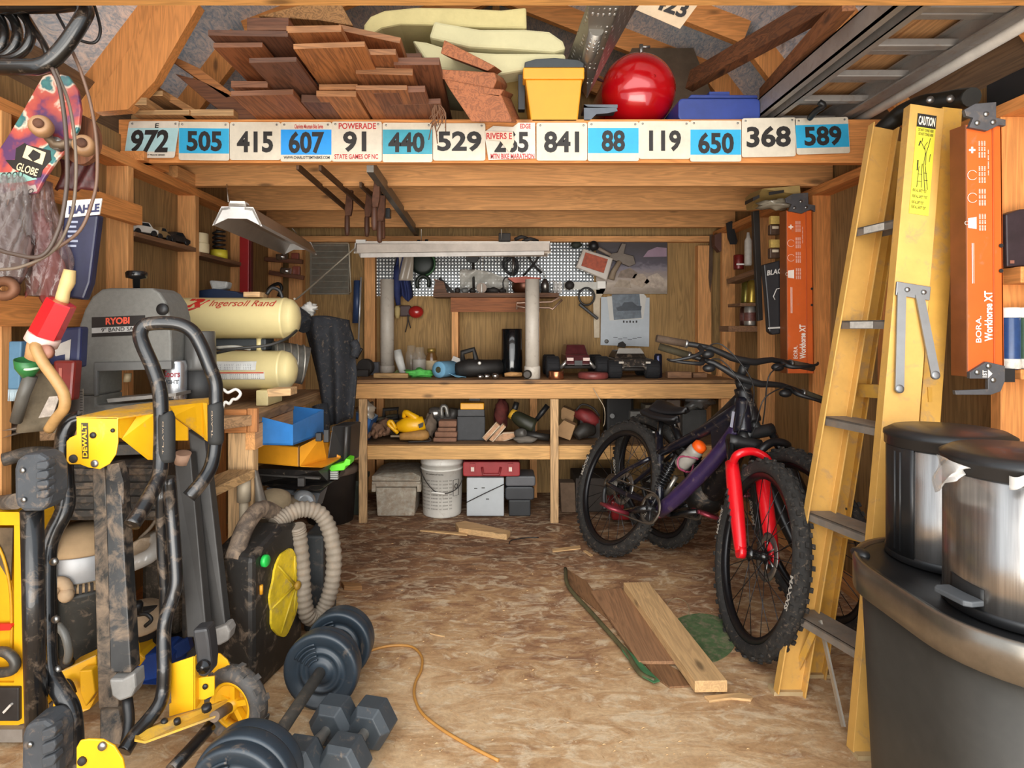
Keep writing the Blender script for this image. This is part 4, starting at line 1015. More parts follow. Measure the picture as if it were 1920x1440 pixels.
for (x0, x1, y0, y1, Y, m, d) in ((700, 765, 697, 706, 3.92, WOOD('b08a58', 'x'), 'flat wood slat on the bench in front of the left pipe'), (1252, 1297, 700, 712, 3.92, OLD['x'], 'wooden block lying at the bench front under the bike grips'),
                             (1300, 1326, 703, 712, 3.95, OLD['x'], 'shorter wooden block beside the long one at the bench front'), (1268, 1302, 697, 702, 4.1, WHITE, 'thin white marker stick lying on the bench at the right'),
                             (648, 690, 692, 704, 4.05, DARK, 'dark flat tool at the left end of the bench')):
    a = onb(x0, Y); b_ = onb(x1, Y)
    one('wood_block' if m is not WHITE and m is not DARK else ('stick' if m is WHITE else 'hand_tool'), d, 'block' if m is not WHITE else 'stick', lambda q: q.span((a.x, Y, ZB), (b_.x, Y + .06, ZB + (y1 - y0) * Y / F), m), bev=.003)
one('wood_block', 'upright wood offcut leaning at the right end of the bench', 'block', lambda m: m.pp([(1344, 713), (1350, 682), (1357, 682), (1352, 713)], 4.1, .04, PINE['z']))
one('tape_measure', 'dark round tape case at the left end of the bench', 'tape measure', lambda m: m.lathe([(.05, 0), (.056, .01), (.056, .05), (.05, .06)], onb(684, 4.15) + V((0, -.03, .057)), (.2, 1, 0), DARK, 22))
one('box_small', 'small dark box beside the round tape case on the bench', 'box', lambda m: m.box(onb(703, 4.2) + V((0, 0, .045)), (.06, .06, .088), P('3a3a40', .5)), bev=.004)

# ------------------------------------------------------------------ middle shelf of the bench
ZS = .473
def ons(px, Y): return V(((px - CX) * Y / F, Y, ZS))
def shelf_box(name, cat, px0, px1, h_, Y, d, m, label, bev=.004, extra=()):
    a = ons(px0, Y); b_ = ons(px1, Y)
    t = thing(name, label, cat, (a + b_) / 2)
    mb = MB(); mb.span((a.x, Y, ZS), (b_.x, Y + d, ZS + h_), m); part('body', mb, t, bev=bev)
    return t
BLUEB = P('2d62a0', .45, 0, .15, 12)
t = thing('parts_bin', 'blue plastic parts bin tipped on its end at the left of the bench shelf', 'bin', w(675, 835, 3.83))
mb = MB()
ob = [w(668, 772, 3.86), w(698, 787, 3.86), w(683, 832, 3.86), w(667, 831, 3.86)]
mb.prism(ob, (-.0, .012, 0), BLUEB); part('front_panel', mb, t, bev=.002)
for k in range(4):
    mb = MB(); a, b_ = ob[k], ob[(k + 1) % 4]; mb.prism([a, b_, b_ + V((0, .2, .0)), a + V((0, .2, .0))], (ob[(k + 2) % 4] - b_).normalized() * .006, BLUEB if k else P('a9c1d6', .5)); part('side_panel', mb, t)
GLV = P('7a5b45', .9, 0, .3, 20, bmp=.3)
def glove(px, Y, label, s, seed):
    c = ons(px, Y) + V((0, 0, .02)); t = thing('work_glove', label, 'glove', c)
    mb = MB(); mb.ball(c + V((0, 0, .052 * s)), (.055 * s, .06 * s, .052 * s), GLV, lump=.35, seed=seed); part('palm', mb, t)
    for k in range(4):
        mb = MB(); a = c + V(((-.04 + .026 * k) * s, -.04 * s, (.03 + .02 * (k % 2)) * s)); mb.tube([a, a + V((.005, -.04 * s, .01)), a + V((.0, -.07 * s, -.01))], [.016 * s, .015 * s, .011 * s], GLV, 8, sub=2); part('finger', mb, t)
    mb = MB(); mb.tube([c + V((.05 * s, 0, .03)), c + V((.085 * s, -.03, .045)), c + V((.09 * s, -.05, .07))], [.017 * s, .016 * s, .012 * s], GLV, 8, sub=2); part('thumb', mb, t)
glove(707, 3.96, 'brown leather work glove heaped at the left of the bench shelf', .9, 1)
glove(722, 4.05, 'brown leather work glove leaning on the first one', 1.05, 3)
one('plastic_sheet', 'crumpled clear plastic wrapping above the tipped blue bin', 'plastic', lambda m: m.ball(w(686, 770, 3.93), (.06, .06, .055), GLASS('b5a896', .15, .75), nu=18, nv=12, lump=.8, seed=2))
multi('circular_saw', 'yellow power saw on the bench shelf between the gloves and the dark stack', 'power saw', ons(762, 4.0), [
    ('motor_body', lambda m: m.tube([w(745, 800, 3.98), w(762, 798, 3.96), w(780, 797, 3.96), w(795, 793, 3.97)], [.03, .055, .058, .045], YEL, 14, sub=3), 'yellow motor body'),
    ('handle', lambda m: m.tube([w(757, 783, 3.97), w(760, 773, 3.96), w(770, 778, 3.95), w(782, 786, 3.95)], [.014, .018, .02, .026], YEL, 10, sub=3)),
    ('front_grip', lambda m: m.tube([w(746, 812, 3.93), w(735, 802, 3.92), w(728, 794, 3.92), w(734, 790, 3.92), w(742, 804, 3.92)], .012, YEL, 8, sub=3)),
    ('vent', lambda m: m.prism([w(784, 796, 3.895), w(794, 792, 3.895), w(793, 800, 3.895), w(786, 803, 3.895)], (0, .01, 0), BLK)),
    ('base_shoe', lambda m: m.box(ons(762, 4.0) + V((0, 0, .03)), (.19, .1, .012), P('8d7b62', .5, .4)))])
multi('angle_grinder', 'dusty yellow-brown grinder lying in front of the yellow saw', 'grinder', ons(770, 3.9), [
    ('body', lambda m: m.tube([ons(750, 3.9) + V((0, 0, .035)), ons(768, 3.9) + V((0, 0, .04)), ons(790, 3.9) + V((0, 0, .045)), ons(800, 3.92) + V((0, 0, .045))], [.022, .027, .034, .03], P('a87c42', .7, 0, .25, 20), 12, sub=2)),
    ('cord', lambda m: m.tube([ons(800, 3.92) + V((0, 0, .04)), ons(808, 3.9) + V((0, 0, .012)), ons(790, 3.88) + V((0, 0, .008)), ons(765, 3.87) + V((0, 0, .008))], .005, DARK, 6, sub=4))])
one('cable_heap', 'grey heap of cable behind the yellow saw', 'cable', lambda m: [m.tube([ons(728 + 40 * math.cos(a / 4 + k), 4.16 + .08 * math.sin(a / 4 + k)) + V((0, 0, .03 + .02 * k + .01 * math.sin(a))) for a in range(0, 26)], .014, P('57503f', .8, 0, .3), 7, sub=2) for k in range(5)])
one('hand_tool', 'dark square handled tool standing behind the yellow saw', 'tool', lambda m: m.tube([w(720, 788, 4.15), w(720, 768, 4.15), w(746, 766, 4.15), w(746, 784, 4.15), w(726, 786, 4.15)], .014, DARK, 8))
one('grey_cloth', 'grey crumpled cloth between the yellow saw and the dark stack', 'cloth', lambda m: m.ball(ons(806, 4.02) + V((0, 0, .085)), (.045, .05, .07), P('6d5e50', .9, 0, .25, 20), lump=.55, seed=9))
multi('jigsaw', 'chrome and grey jigsaw on the stack behind the brown slabs', 'jigsaw', ons(820, 4.1), [
    ('gear_head', lambda m: m.tube([w(806, 776, 4.08), w(816, 775, 4.08), w(826, 774, 4.08)], [.04, .045, .036], P('a5a19b', .25, .8, .25), 14, sub=2), 'chrome head'),
    ('handle', lambda m: m.tube([w(829, 784, 4.06), w(828, 764, 4.06), w(836, 763, 4.06), w(840, 782, 4.06)], .014, P('8d8a84', .4, .5), 8, sub=3)),
    ('body', lambda m: m.tube([w(816, 786, 4.1), w(836, 788, 4.1), w(848, 782, 4.12), w(852, 766, 4.12)], [.03, .042, .04, .032], P('4a4642', .5, .2, .3), 12, sub=2)),
    ('prop', lambda m: m.span(ons(812, 4.12), ons(846, 4.2) + V((0, 0, .15)), DARK))])
for k, (x0, x1, y0, y1, d) in enumerate(((812, 856, 825, 833, 'lowest'), (815, 857, 814, 824, 'second'), (820, 855, 806, 813.5, 'third'), (822, 856, 793, 805, 'top'))):
    one('brick', 'reddish brown slab in the stack on the bench shelf, %s of four' % d, 'slab', lambda m: m.span(w(x0, y1, 3.9) + V((0, 0, (ZS + .001 - w(0, 833, 3.9).z))), w(x1, y0, 3.9) + V((0, .09, (ZS + .001 - w(0, 833, 3.9).z))), P('7d5a46', .85, 0, .25, 24, bmp=.3)), 'reddish slabs on the bench shelf', bev=.008)
multi('drill_bit_case', 'black case with a yellow lid standing on the bench shelf', 'case', ons(882, 3.98), [
    ('lower_box', lambda m: m.span(ons(857, 3.96), ons(910, 4.08) + V((0, 0, .155)), P('3d3e40', .7, 0, .15, 30)), None, .006),
    ('upper_box', lambda m: m.span(ons(858, 3.962) + V((0, 0, .156)), ons(909, 4.075) + V((0, 0, .20)), P('47484a', .7, 0, .15, 30)), None, .006),
    ('lid', lambda m: m.span(ons(863, 3.955) + V((0, 0, .201)), ons(908, 4.03) + V((0, 0, .243)), P('e7a41c', .4, 0, .1)), 'yellow lid', .005),
    ('handle', lambda m: m.span(ons(880, 4.06) + V((0, 0, .245)), ons(900, 4.08) + V((0, 0, .275)), BLK))])
for i, (q, d) in enumerate((([(905, 821), (931, 792), (937, 798), (911, 827)], 'left'), ([(916, 824), (943, 795), (948, 800), (924, 828)], 'middle'), ([(921, 826), (944, 812), (970, 811), (972, 818), (926, 833)], 'right and lowest'))):
    multi('nail_strip', 'pale fanned strip of collated nails on the bench shelf, %s of three' % d, 'nail strip', w(q[0][0], 833, 3.9), [
        ('strip', (lambda q: (lambda m: m.pp(q, 3.9 + .03 * i, .06, P('b58a66', .6, 0, .3, 40))))(q)), ('edge', (lambda q: (lambda m: m.tube([w(x, y, 3.895 + .03 * i) for x, y in q], .004, P('d8c2a6', .5), 6, closed=True)))(q), 'pale edge')])
multi('cordless_drill', 'dark green and yellow drill lying on the bench shelf beside the post', 'drill', ons(985, 4.02), [
    ('motor_body', lambda m: m.tube([w(962, 777, 4.05), w(972, 784, 4.02), (w(985, 792, 4.0)), w(1000, 800, 4.0)], [.03, .045, .05, .055], P('2a2b1c', .5, 0, .3), 14, sub=3)),
    ('collar', lambda m: m.tube([w(958, 774, 4.05), w(967, 780, 4.04)], .036, P('c89a2a', .5), 14), 'yellow collar'),
    ('handle', lambda m: m.tube([w(961, 776, 4.05), w(966, 764, 4.05), w(969, 754, 4.05)], [.016, .02, .018], BLK, 10)),
    ('side_handle', lambda m: m.tube([w(1005, 788, 4.02), w(1016, 774, 4.02), w(1027, 760, 4.02)], [.014, .018, .018], BLK, 10)),
    ('prop', lambda m: m.span(ons(978, 4.0), ons(1002, 4.08) + V((0, 0, .11)), DARK))])
one('torch', 'black pipe-like torch lying on the bench shelf at the post', 'torch', lambda m: m.tube([ons(985, 3.93) + V((0, 0, .04)), ons(1005, 3.92) + V((0, 0, .038)), ons(1030, 3.9) + V((0, 0, .03))], [.03, .024, .022], P('2a2724', .45, .2), 12))
one('grey_bag', 'flat grey cloth bag at the shelf edge beside the nail strips', 'bag', lambda m: m.ball(ons(985, 3.88) + V((0, 0, .022)), (.075, .035, .022), P('6c655c', .9, 0, .15), lump=.3, seed=3))
one('pipe_fitting', 'grey pipe fitting beside the nail strips on the bench shelf', 'fitting', lambda m: m.lathe([(.024, 0), (.03, .02), (.03, .05), (.02, .07)], ons(968, 3.93) + V((0, 0, .05)), (.8, -.6, .2), P('5a5752', .5, .3), 16))
one('red_rag', 'dark red cloth bundle behind the nail strips', 'cloth', lambda m: m.ball(ons(940, 4.2) + V((0, 0, .135)), (.05, .06, .11), P('5d2620', .85, 0, .4, 20), lump=.4, seed=5))
for i, (q, Y, d) in enumerate((([(1046, 800), (1057, 788), (1079, 798), (1069, 826), (1047, 818)], 3.95, 'small cardboard box tilted at the front of the bench shelf right of the post'), ([(1052, 768), (1056, 763), (1078, 772), (1074, 794), (1052, 786)], 4.1, 'small cardboard box behind the tilted one right of the post'))):
    one('cardboard_box', d, 'box', lambda m: m.prism([w(x, y, Y) for x, y in q], (.02, .09, .0), P('a17e58', .85, 0, .12, 20)), 'small cardboard boxes on the bench shelf', bev=.003)
multi('red_pouch', 'red zipped pouch on the bench shelf right of the cardboard boxes', 'pouch', w(1102, 800, 4.1), [
    ('body', lambda m: m.ball(w(1101, 782, 4.1), (.095, .08, .05), P('7c2a2a', .6, 0, .3, 18), rot=(0, .45, 0), lump=.2, seed=2)),
    ('strap', lambda m: m.tube([w(1080, 770, 4.05), w(1092, 758, 4.05), w(1112, 765, 4.05), w(1124, 780, 4.05)], .007, DARK, 6, sub=3)),
    ('prop', lambda m: m.span(ons(1088, 4.06), ons(1118, 4.2) + V((0, 0, .12)), DARK))])
one('power_tool', 'black and yellow tool lying below the red pouch', 'power tool', lambda m: m.tube([ons(1080, 3.95) + V((0, 0, .03)), ons(1095, 3.97) + V((0, 0, .065)), ons(1112, 4.0) + V((0, 0, .06))], [.03, .05, .035], P('2b2722', .6, 0, .4, 18), 12, sub=3))
multi('camera_bag', 'black boxy device with a chrome centre under the bench at the right', 'device', ons(1158, 4.2), [('body', lambda m: m.span(ons(1137, 4.15), ons(1180, 4.3) + V((0, 0, .30)), P('1c1a19', .6, 0, .3)), None, .02), ('nozzle', lambda m: m.cyl(w(1148, 780, 4.15), w(1148, 780, 4.10), .016, GREY))])
for i, (x0, x1, h_, Y, m, d) in enumerate(((1182, 1210, .17, 4.1, P('7d7a74', .5, 0, .2), 'grey packet beside the black device under the bench'), (1214, 1243, .135, 3.98, P('2f4040', .5, 0, .3), 'dark teal box with white print on the bench shelf behind the seat post'), (1250, 1276, .24, 4.15, P('8c7a6c', .8, 0, .2), 'tan carton on the bench shelf behind the bike saddle'), (1280, 1325, .18, 4.1, P('4a4a48', .5, 0, .3), 'dark crate on the bench shelf behind the bike frame'), (1210, 1246, .2, 4.2, P('807868', .7, 0, .3), 'pale carton behind the teal box on the bench shelf'))):
    t = shelf_box('storage_box', 'box', x0, x1, h_, Y, .14, m, d)
    if i == 1:
        for k in range(2):
            mb = MB(); mb.rect(1218, 809 + k * 8, 1230, 812 + k * 8, Y - .002, .001, WHITE); part('label_strip', mb, t)
one('plastic_sheet', 'crumpled clear plastic over the dark crate on the bench shelf', 'plastic', lambda m: m.ball(ons(1310, 4.15) + V((0, 0, .24)), (.1, .08, .06), GLASS('8f8f8c', .12, .6), nu=18, nv=12, lump=.8, seed=7))
one('wire_strand', 'thin pale wire hanging from the bench rail over the rear tyre', 'wire', lambda m: m.tube([w(1112, 728, 3.79), w(1122, 745, 3.77), w(1133, 765, 3.76), w(1134, 790, 3.78), w(1131, 800, 3.8)], .0025, P('b7a68c', .5), 5, sub=4))

# ------------------------------------------------------------------ under the bench
TOTE = P('a39b8c', .75, 0, .3, 18, dust=.5)
multi('storage_tote', 'dusty grey lidded tote under the bench beside the white bucket', 'tote', fl(744, 968), [
    ('body', lambda m: m.prism([w(704, 914, 3.90), w(781, 914, 3.90), w(777, 968, 3.905), w(707, 968, 3.905)], (0, .26, 0), TOTE), None, .008),
    ('lid', lambda m: m.prism([w(697, 902, 3.885), w(788, 902, 3.885), w(788, 893, 3.9), w(774, 886, 3.95), (w(715, 886, 3.95)), w(697, 893, 3.9)], (0, .3, 0), TOTE), None, .006),
    ('rim', lambda m: m.rect(697, 903, 788, 913, 3.885, .3, TOTE), None, .004)] + [
    ('latch', (lambda x: (lambda m: m.rect(x, 908, x + 7, 922, 3.87, .05, TOTE)))(x)) for x in (697, 782)])
PAIL = P('d6d3cb', .4, 0, .06, 14, dust=.1)
pc = V(((829 - CX) * 3.98 / F, 3.98, 0))
t = multi('bucket', 'white plastic pail with printed instructions under the bench', 'bucket', pc, [
    ('pail', lambda m: m.lathe([(.122, .002), (.124, .01), (.134, .33), (.138, .33), (.138, .345), (.135, .35), (.137, .362), (.137, .375), (.12, .377), (0, .372)], pc, (0, 0, 1), PAIL, 36)),
    ('rib', lambda m: m.lathe([(.133, .295), (.139, .297), (.139, .305), (.133, .307)], pc, (0, 0, 1), PAIL, 36)),
    ('bail', lambda m: m.tube([w(789, 884, 3.9), w(800, 905, 3.83), w(818, 923, 3.82), w(838, 925, 3.82), w(858, 915, 3.83), w(869, 895, 3.9)], .003, DARK, 6, sub=4), 'wire bail'),
    ('bail_grip', lambda m: m.cyl(w(809, 923, 3.82), w(834, 926, 3.82), .006, WHITE)),
    ])
def pail_text(s, a0, a1, z0, z1, m, parent, name='printed_text'):
    vs, fs = glyphs(s, .01); mb = MB()
    r = .1365
    out = [pc + V((r * math.sin(a0 + (a1 - a0) * p), -r * math.cos(a0 + (a1 - a0) * p), z0 + (z1 - z0) * q)) for p, q in vs]
    mb.add(out, fs, m); part(name, mb, parent)
pail_text('NET CONTENTS OF THIS PAIL', -.75, .15, .275, .283, INK, t)
for k in range(9):
    pail_text('||||| |||| ||||||| || ||||| |||', -1.0, .55, .235 - k * .022, .243 - k * .022, P('6a6762', .6), t)
mb = MB(); mb.tube([pc + V((.1375 * math.sin(a), -.1375 * math.cos(a), .19 + q)) for a, q in ((.62, .05), (.62, -.05), (.95, -.05), (.95, .05))], .0016, INK, 5, closed=True); part('warning_box', mb, t)
mb = MB(); mb.tube([pc + V((.138 * math.sin(.785 + .09 * math.cos(b_)), -.138 * math.cos(.785 + .09 * math.cos(b_)), .2 + .014 * math.sin(b_))) for b_ in [k * math.pi / 8 for k in range(16)]], .0022, INK, 5, closed=True); part('warning_sign', mb, t)
REDC = P('97262a', .5, 0, .15, 14)
multi('tool_case', 'flat red plastic case lying on the pale tub under the bench', 'case', w(921, 893, 3.9), [
    ('shell', lambda m: m.pp(rrect(868, 866, 975, 893.5, 4), 3.875, .22, REDC), None, .006),
    ('handle', lambda m: m.tube([w(904, 876, 3.868), w(906, 890, 3.855), w(936, 890, 3.855), w(939, 876, 3.868)], .008, P('7d1f22', .5), 8)),
    ('latch', lambda m: m.rect(881, 869, 891, 885, 3.865, .012, REDC)), ('latch', lambda m: m.rect(952, 869, 962, 885, 3.865, .012, REDC)),
    ('clip', lambda m: m.rect(883, 876, 889, 884, 3.86, .006, P('d8c2b8', .4))), ('clip', lambda m: m.rect(954, 876, 960, 884, 3.86, .006, P('d8c2b8', .4)))])
TUB = P('b4b9bc', .5, 0, .06, 10)
multi('storage_tub', 'square pale grey tub with wire handle under the bench', 'tub', w(910, 968, 3.9), [
    ('body', lambda m: m.pp([(875, 896), (945, 896), (945, 968), (875, 968)], 3.885, .22, TUB), None, .006),
    ('bail', lambda m: m.tube([w(875, 942, 3.88), w(905, 927, 3.87), w(945, 908, 3.88)], .0028, DARK, 6, sub=3), 'wire bail')] + [
    ('smudge', (lambda a, b: (lambda m: m.rect(a, b, a + 6, b + 1.6, 3.8845, .0005, INK)))(a, b)) for a, b in ((889, 915), (903, 914), (911, 935))])
multi('tool_case', 'black and grey case standing on end beside the pale tub under the bench', 'case', w(975, 968, 3.95), [
    ('upper_shell', lambda m: m.pp(rrect(948, 893, 1004, 912, 4), 3.9, .2, P('55565a', .4, 0, .2)), None, .008),
    ('middle_shell', lambda m: m.pp(rrect(947, 913, 1002, 938, 6), 3.9, .2, P('303236', .4, 0, .2)), None, .008),
    ('lower_shell', lambda m: m.pp(rrect(954, 938, 995, 968, 2), 3.91, .18, P('26282b', .45, 0, .2)), None, .006)])
one('paper_bag', 'brown paper bag standing on the floor right of the bench post', 'bag', lambda m: m.prism([w(1050, 905, 4.0), w(1078, 905, 4.0), w(1080, 965, 4.0), w(1053, 965, 4.0)], (0, .1, 0), P('6f5a48', .9, 0, .2, 20)), bev=.003)
one('storage_crate', 'dark crate on the floor under the bench behind the rear tyre', 'crate', lambda m: m.span((.52, 4.0, 0), (.80, 4.3, .22), P('3a322c', .7, 0, .3)), bev=.006)
one('gas_can', 'red fuel can on the floor behind the rear wheel', 'fuel can', lambda m: m.prism([w(1146, 940, 3.7), w(1186, 940, 3.7), w(1182, 976, 3.72), w(1148, 976, 3.72)], (0, .16, 0), P('7a1a1c', .4, 0, .25)), bev=.012)
# ------------------------------------------------------------------ left wall
for zz, y0, y1, d in ((1.60, 2.54, 3.06, 'small plank shelf between the studs on the left wall, holding toy cars'), (1.585, 3.10, 3.67, 'small plank shelf on the left wall holding tape rolls'), (1.345, 3.10, 3.67, 'low blocking shelf on the left wall behind the compressor')):
    one('wall_shelf', d, 'shelf', lambda m: m.span((-1.588, y0, zz - .02), (-1.495, y1, zz), OLD['y']), 'plank shelves between the left studs', bev=.002)
def toy_car(x, y, z, L, m, label, rot):
    t = thing('toy_car', label, 'toy car', (x, y, z))
    Mr = Euler((0, 0, rot)).to_matrix()
    def q(p): return V((x, y, z)) + Mr @ V(p)
    mb = MB(); prof = [(-L / 2, .012), (-L / 2, .032), (-L * .32, .036), (-L * .2, .056), (L * .15, .058), (L * .3, .036), (L / 2, .03), (L / 2, .012)]
    mb.prism([q((a, -.022, b)) for a, b in prof], Mr @ V((0, .044, 0)), m); part('body', mb, t, bev=.004)
    for sx in (-.3, .3):
        for sy in (-1, 1):
            mb = MB(); mb.cyl(q((sx * L, sy * .018, .013)), q((sx * L, sy * .027, .013)), .013, BLK, 14); part('wheel', mb, t)
    mb = MB(); mb.prism([q((a, -.0225, b)) for a, b in ((-L * .17, .04), (-L * .13, .053), (L * .1, .054), (L * .2, .04))], Mr @ V((0, .045, 0)), P('202428', .1)); part('window', mb, t)
toy_car(-1.535, 2.66, 1.601, .13, P('cfcac0', .35, .2), 'white toy car on the left wall shelf nearest the doorway', 1.2)
toy_car(-1.535, 2.80, 1.601, .09, P('8a6f4a', .4, .1), 'small brown toy car behind the white one on the left wall shelf', 1.4)
toy_car(-1.535, 2.94, 1.601, .17, P('3a3634', .3, .4, .4, 40), 'long dark toy car on the left wall shelf', 1.45)
TAPE = P('d8c7a0', .55, 0, .06, 20)
for k in range(2):
    one('tape_roll', 'cream masking tape roll on the left shelf, %s of the stack of two' % ('bottom' if k == 0 else 'top'), 'tape', lambda m: m.lathe([(.026, 0), (.052, 0), (.053, .004), (.053, .046), (.052, .05), (.026, .05)], (-1.535 - .004 * k, 3.16, 1.586 + .051 * k), (0, 0, 1), TAPE, 28, ring=True))
one('tape_roll', 'bright yellow tape roll on the left shelf under the coil spring', 'tape', lambda m: m.lathe([(.022, 0), (.045, 0), (.045, .045), (.022, .045)], (-1.535, 3.40, 1.586), (0, 0, 1), P('d9c83a', .5), 26))
one('coil_spring', 'black coil spring standing on the yellow tape roll', 'spring', lambda m: m.tube([(-1.535 + .03 * math.cos(a / 3), 3.40 + .03 * math.sin(a / 3), 1.636 + a * .0013) for a in range(0, 84)], .006, BLK, 7))
REDL = P('9a1a1c', .4, 0, .15)
multi('spirit_level', 'red spirit level standing upright against a left wall stud', 'level', w(459, 552, 3.62), [
    ('body', lambda m: m.pp([(449, 432), (467, 438), (466, 552), (449, 550)], 3.60, .03, REDL), None, .004), ('edge', lambda m: m.rect(468, 440, 471, 550, 3.6, .03, P('5a1214', .4)))])
multi('drill_case', 'flat dark blue tool lying on the blocking shelf behind the compressor', 'tool', w(400, 560, 3.3), [('body', lambda m: m.pp([(366, 560), (368, 545), (400, 541), (440, 546), (465, 556), (465, 561)], 3.22, .1, P('22324e', .5, 0, .25)), None, .006)])
one('rag', 'white printed paper wad on the dark blue tool', 'rag', lambda m: m.prism([w(390, 525, 3.26), w(427, 528, 3.26), w(424, 541, 3.26), w(397, 545, 3.26)], (0, .07, 0), P('c3c2bd', .8, 0, .12, 40)), bev=.012)
for i, (y, x0, x1, d) in enumerate(((487, 497, 568, 'upper'), (512, 505, 570, 'lower'))):
    multi('hand_screw', 'wooden hand screw clamp with chrome barrel on the back corner stud, %s of two' % d, 'clamp', w(540, y, 4.1), [
        ('jaw', lambda m: m.beam(w(x0, y - 1, 4.2), w(x1, y + 4 + 5 * i, 4.2), .03, .03, WOOD('6e4128', 'x')), None, .004),
        ('barrel', lambda m: m.cyl(w(x0 + 22, y - 5, 4.17), w(x0 + 40, y - 6 + 3 * i, 4.17), .022, P('b9b6b2', .2, .9))),
        ('pad', lambda m: m.box(w(x1 - 14, y - 3, 4.22), (.05, .03, .07), P('7e3c2a', .4)), 'red-brown pad', .004)])
one('cable_clip', 'black cable loop on the corner stud above the compressor', 'cable', lambda m: m.tube([w(496, 552, 4.26), w(508, 538, 4.26), w(522, 532, 4.26), w(528, 540, 4.26), w(522, 556, 4.26)], .012, BLK, 8, sub=4))

# skateboard deck with stickers, hung nose up
def tie_mat():
    m, nt, b = base_mat('tie_dye', .35, 0)
    v = mapped(nt, (1, 1, 1))
    vo = nt.nodes.new('ShaderNodeTexVoronoi'); vo.inputs['Scale'].default_value = 12.5
    n = nt.nodes.new('ShaderNodeTexNoise'); n.inputs['Scale'].default_value = 42; nt.links.new(v, n.inputs['Vector'])
    ad = nt.nodes.new('ShaderNodeVectorMath'); ad.operation = 'SCALE'; ad.inputs['Scale'].default_value = .035; nt.links.new(n.outputs['Color'], ad.inputs[0])
    a2 = nt.nodes.new('ShaderNodeVectorMath'); nt.links.new(v, a2.inputs[0]); nt.links.new(ad.outputs[0], a2.inputs[1])
    nt.links.new(a2.outputs[0], vo.inputs['Vector'])
    col = ramp(nt, vo.outputs['Distance'], [(.14, lin('3f7673')), (.24, lin('316467')), (.31, lin('cbbba6')), (.40, lin('b05446')), (.56, lin('a04744')), (.72, lin('54365a'))])
    n2 = noise_tex(nt, v, 9, 4, .6)
    col = mixc(nt, ramp(nt, n2, [(.56, (0, 0, 0, 1)), (.68, (.7, .7, .7, 1))]), col, lin('54405e'))
    nt.links.new(col, b.inputs['Base Color']); return m
sk = thing('skateboard', 'tie-dye skateboard with cream wheels and black stickers hung on the left wall', 'skateboard', w(70, 330, 1.74))
deck = [(-20, 330), (-18, 302), (10, 262), (40, 212), (66, 165), (80, 142), (100, 136), (128, 142), (145, 168), (151, 205), (147, 240), (128, 275), (104, 302), (82, 335), (68, 362), (-20, 372)]
mb = MB(); mb.pp(deck, 1.745, .012, tie_mat()); part('deck', mb, sk, 'tie-dye deck', .003)
CW = P('96704c', .5, 0, .2, 20)
for (x, y, r_) in ((80, 240, .029), (160, 276, .028)):
    mb = MB(); mb.lathe([(.014, -.01), (r_ * .8, -.012), (r_, 0), (r_, .02), (r_ * .8, .032), (.012, .03)], w(x, y, 1.70), (.35, -1, .1), CW, 24); wp = part('wheel', mb, sk, 'cream wheel')
    mb = MB(); mb.lathe([(.013, 0), (.013, .036), (.004, .037), (0, .037)], w(x, y, 1.70), (.35, -1, .1), RUST, 14); part('bearing', mb, wp)
mb = MB(); mb.tube([w(77, 240, 1.72), w(105, 272, 1.72), w(130, 268, 1.72), w(160, 274, 1.72)], .013, P('7a6a58', .4, .7), 8, sub=2); mb.lathe([(.02, 0), (.018, .02), (0, .022)], w(112, 272, 1.735), (0, -1, 0), STEEL, 14); part('truck', mb, sk)
ST = P('1d1a18', .5)
mb = MB(); mb.pp([(30, 278), (46, 268), (52, 272), (94, 282), (96, 300), (80, 318), (76, 332), (62, 334), (24, 316), (10, 300), (28, 300)], 1.7435, .0012, ST); part('sticker', mb, sk, 'black arrow sticker')
CS = P('d9c49c', .6)
mb = MB(); mb.pp([(50, 272), (86, 286), (79, 309), (42, 295)], 1.742, .0008, CS); part('sticker_emblem', mb, sk)
mb = MB(); mb.pp([(56, 288), (62, 280), (76, 288), (74, 297), (62, 303), (52, 292)], 1.7412, .0006, ST); part('emblem_shape', mb, sk)
mb = MB(); o_ = w(29, 318, 1.7412); mb.text('GLOBE', o_, w(68, 331, 1.7412) - o_, w(34, 304, 1.7412) - o_, CS, .02); part('sticker_lettering', mb, sk)
mb = MB(); mb.pp([(-15, 324), (52, 322), (70, 336), (40, 342), (-15, 344)], 1.7438, .0006, P('7da59a', .6, 0, .2)); part('sticker', mb, sk, 'pale green GOOD sticker')
mb = MB(); o_ = w(0, 338, 1.743); mb.text('GOOD', o_, w(42, 334, 1.743) - o_, w(2, 324, 1.743) - o_, INK, .01); part('sticker_lettering', mb, sk)
mb = MB(); mb.pp([(0, 364), (66, 346), (70, 358), (0, 378)], 1.7438, .0006, P('8c7f78', .6, 0, .3)); part('sticker', mb, sk)
mb = MB(); o_ = w(30, 371, 1.743); mb.text('E CO', o_, w(62, 362, 1.743) - o_, w(32, 361, 1.743) - o_, INK, .01); part('sticker_lettering', mb, sk)
one('wooden_disc', 'dark brown rounded wooden board behind the skateboard wheel', 'board', lambda m: m.pp(ellip(150, 262, 34, 46, 24), 1.80, .02, BRN['z']))
one('gift_bag', 'dark red printed bag hanging behind the cords on the left wall', 'bag', lambda m: m.grid(lambda u, v: w(112 + 70 * u - 6 * v, 298 + 58 * v, 1.86) + V((0, .012 * math.sin(11 * u + 4 * v), 0)), 14, 10, P('4a1f1e', .5, 0, .5, 50), .01))
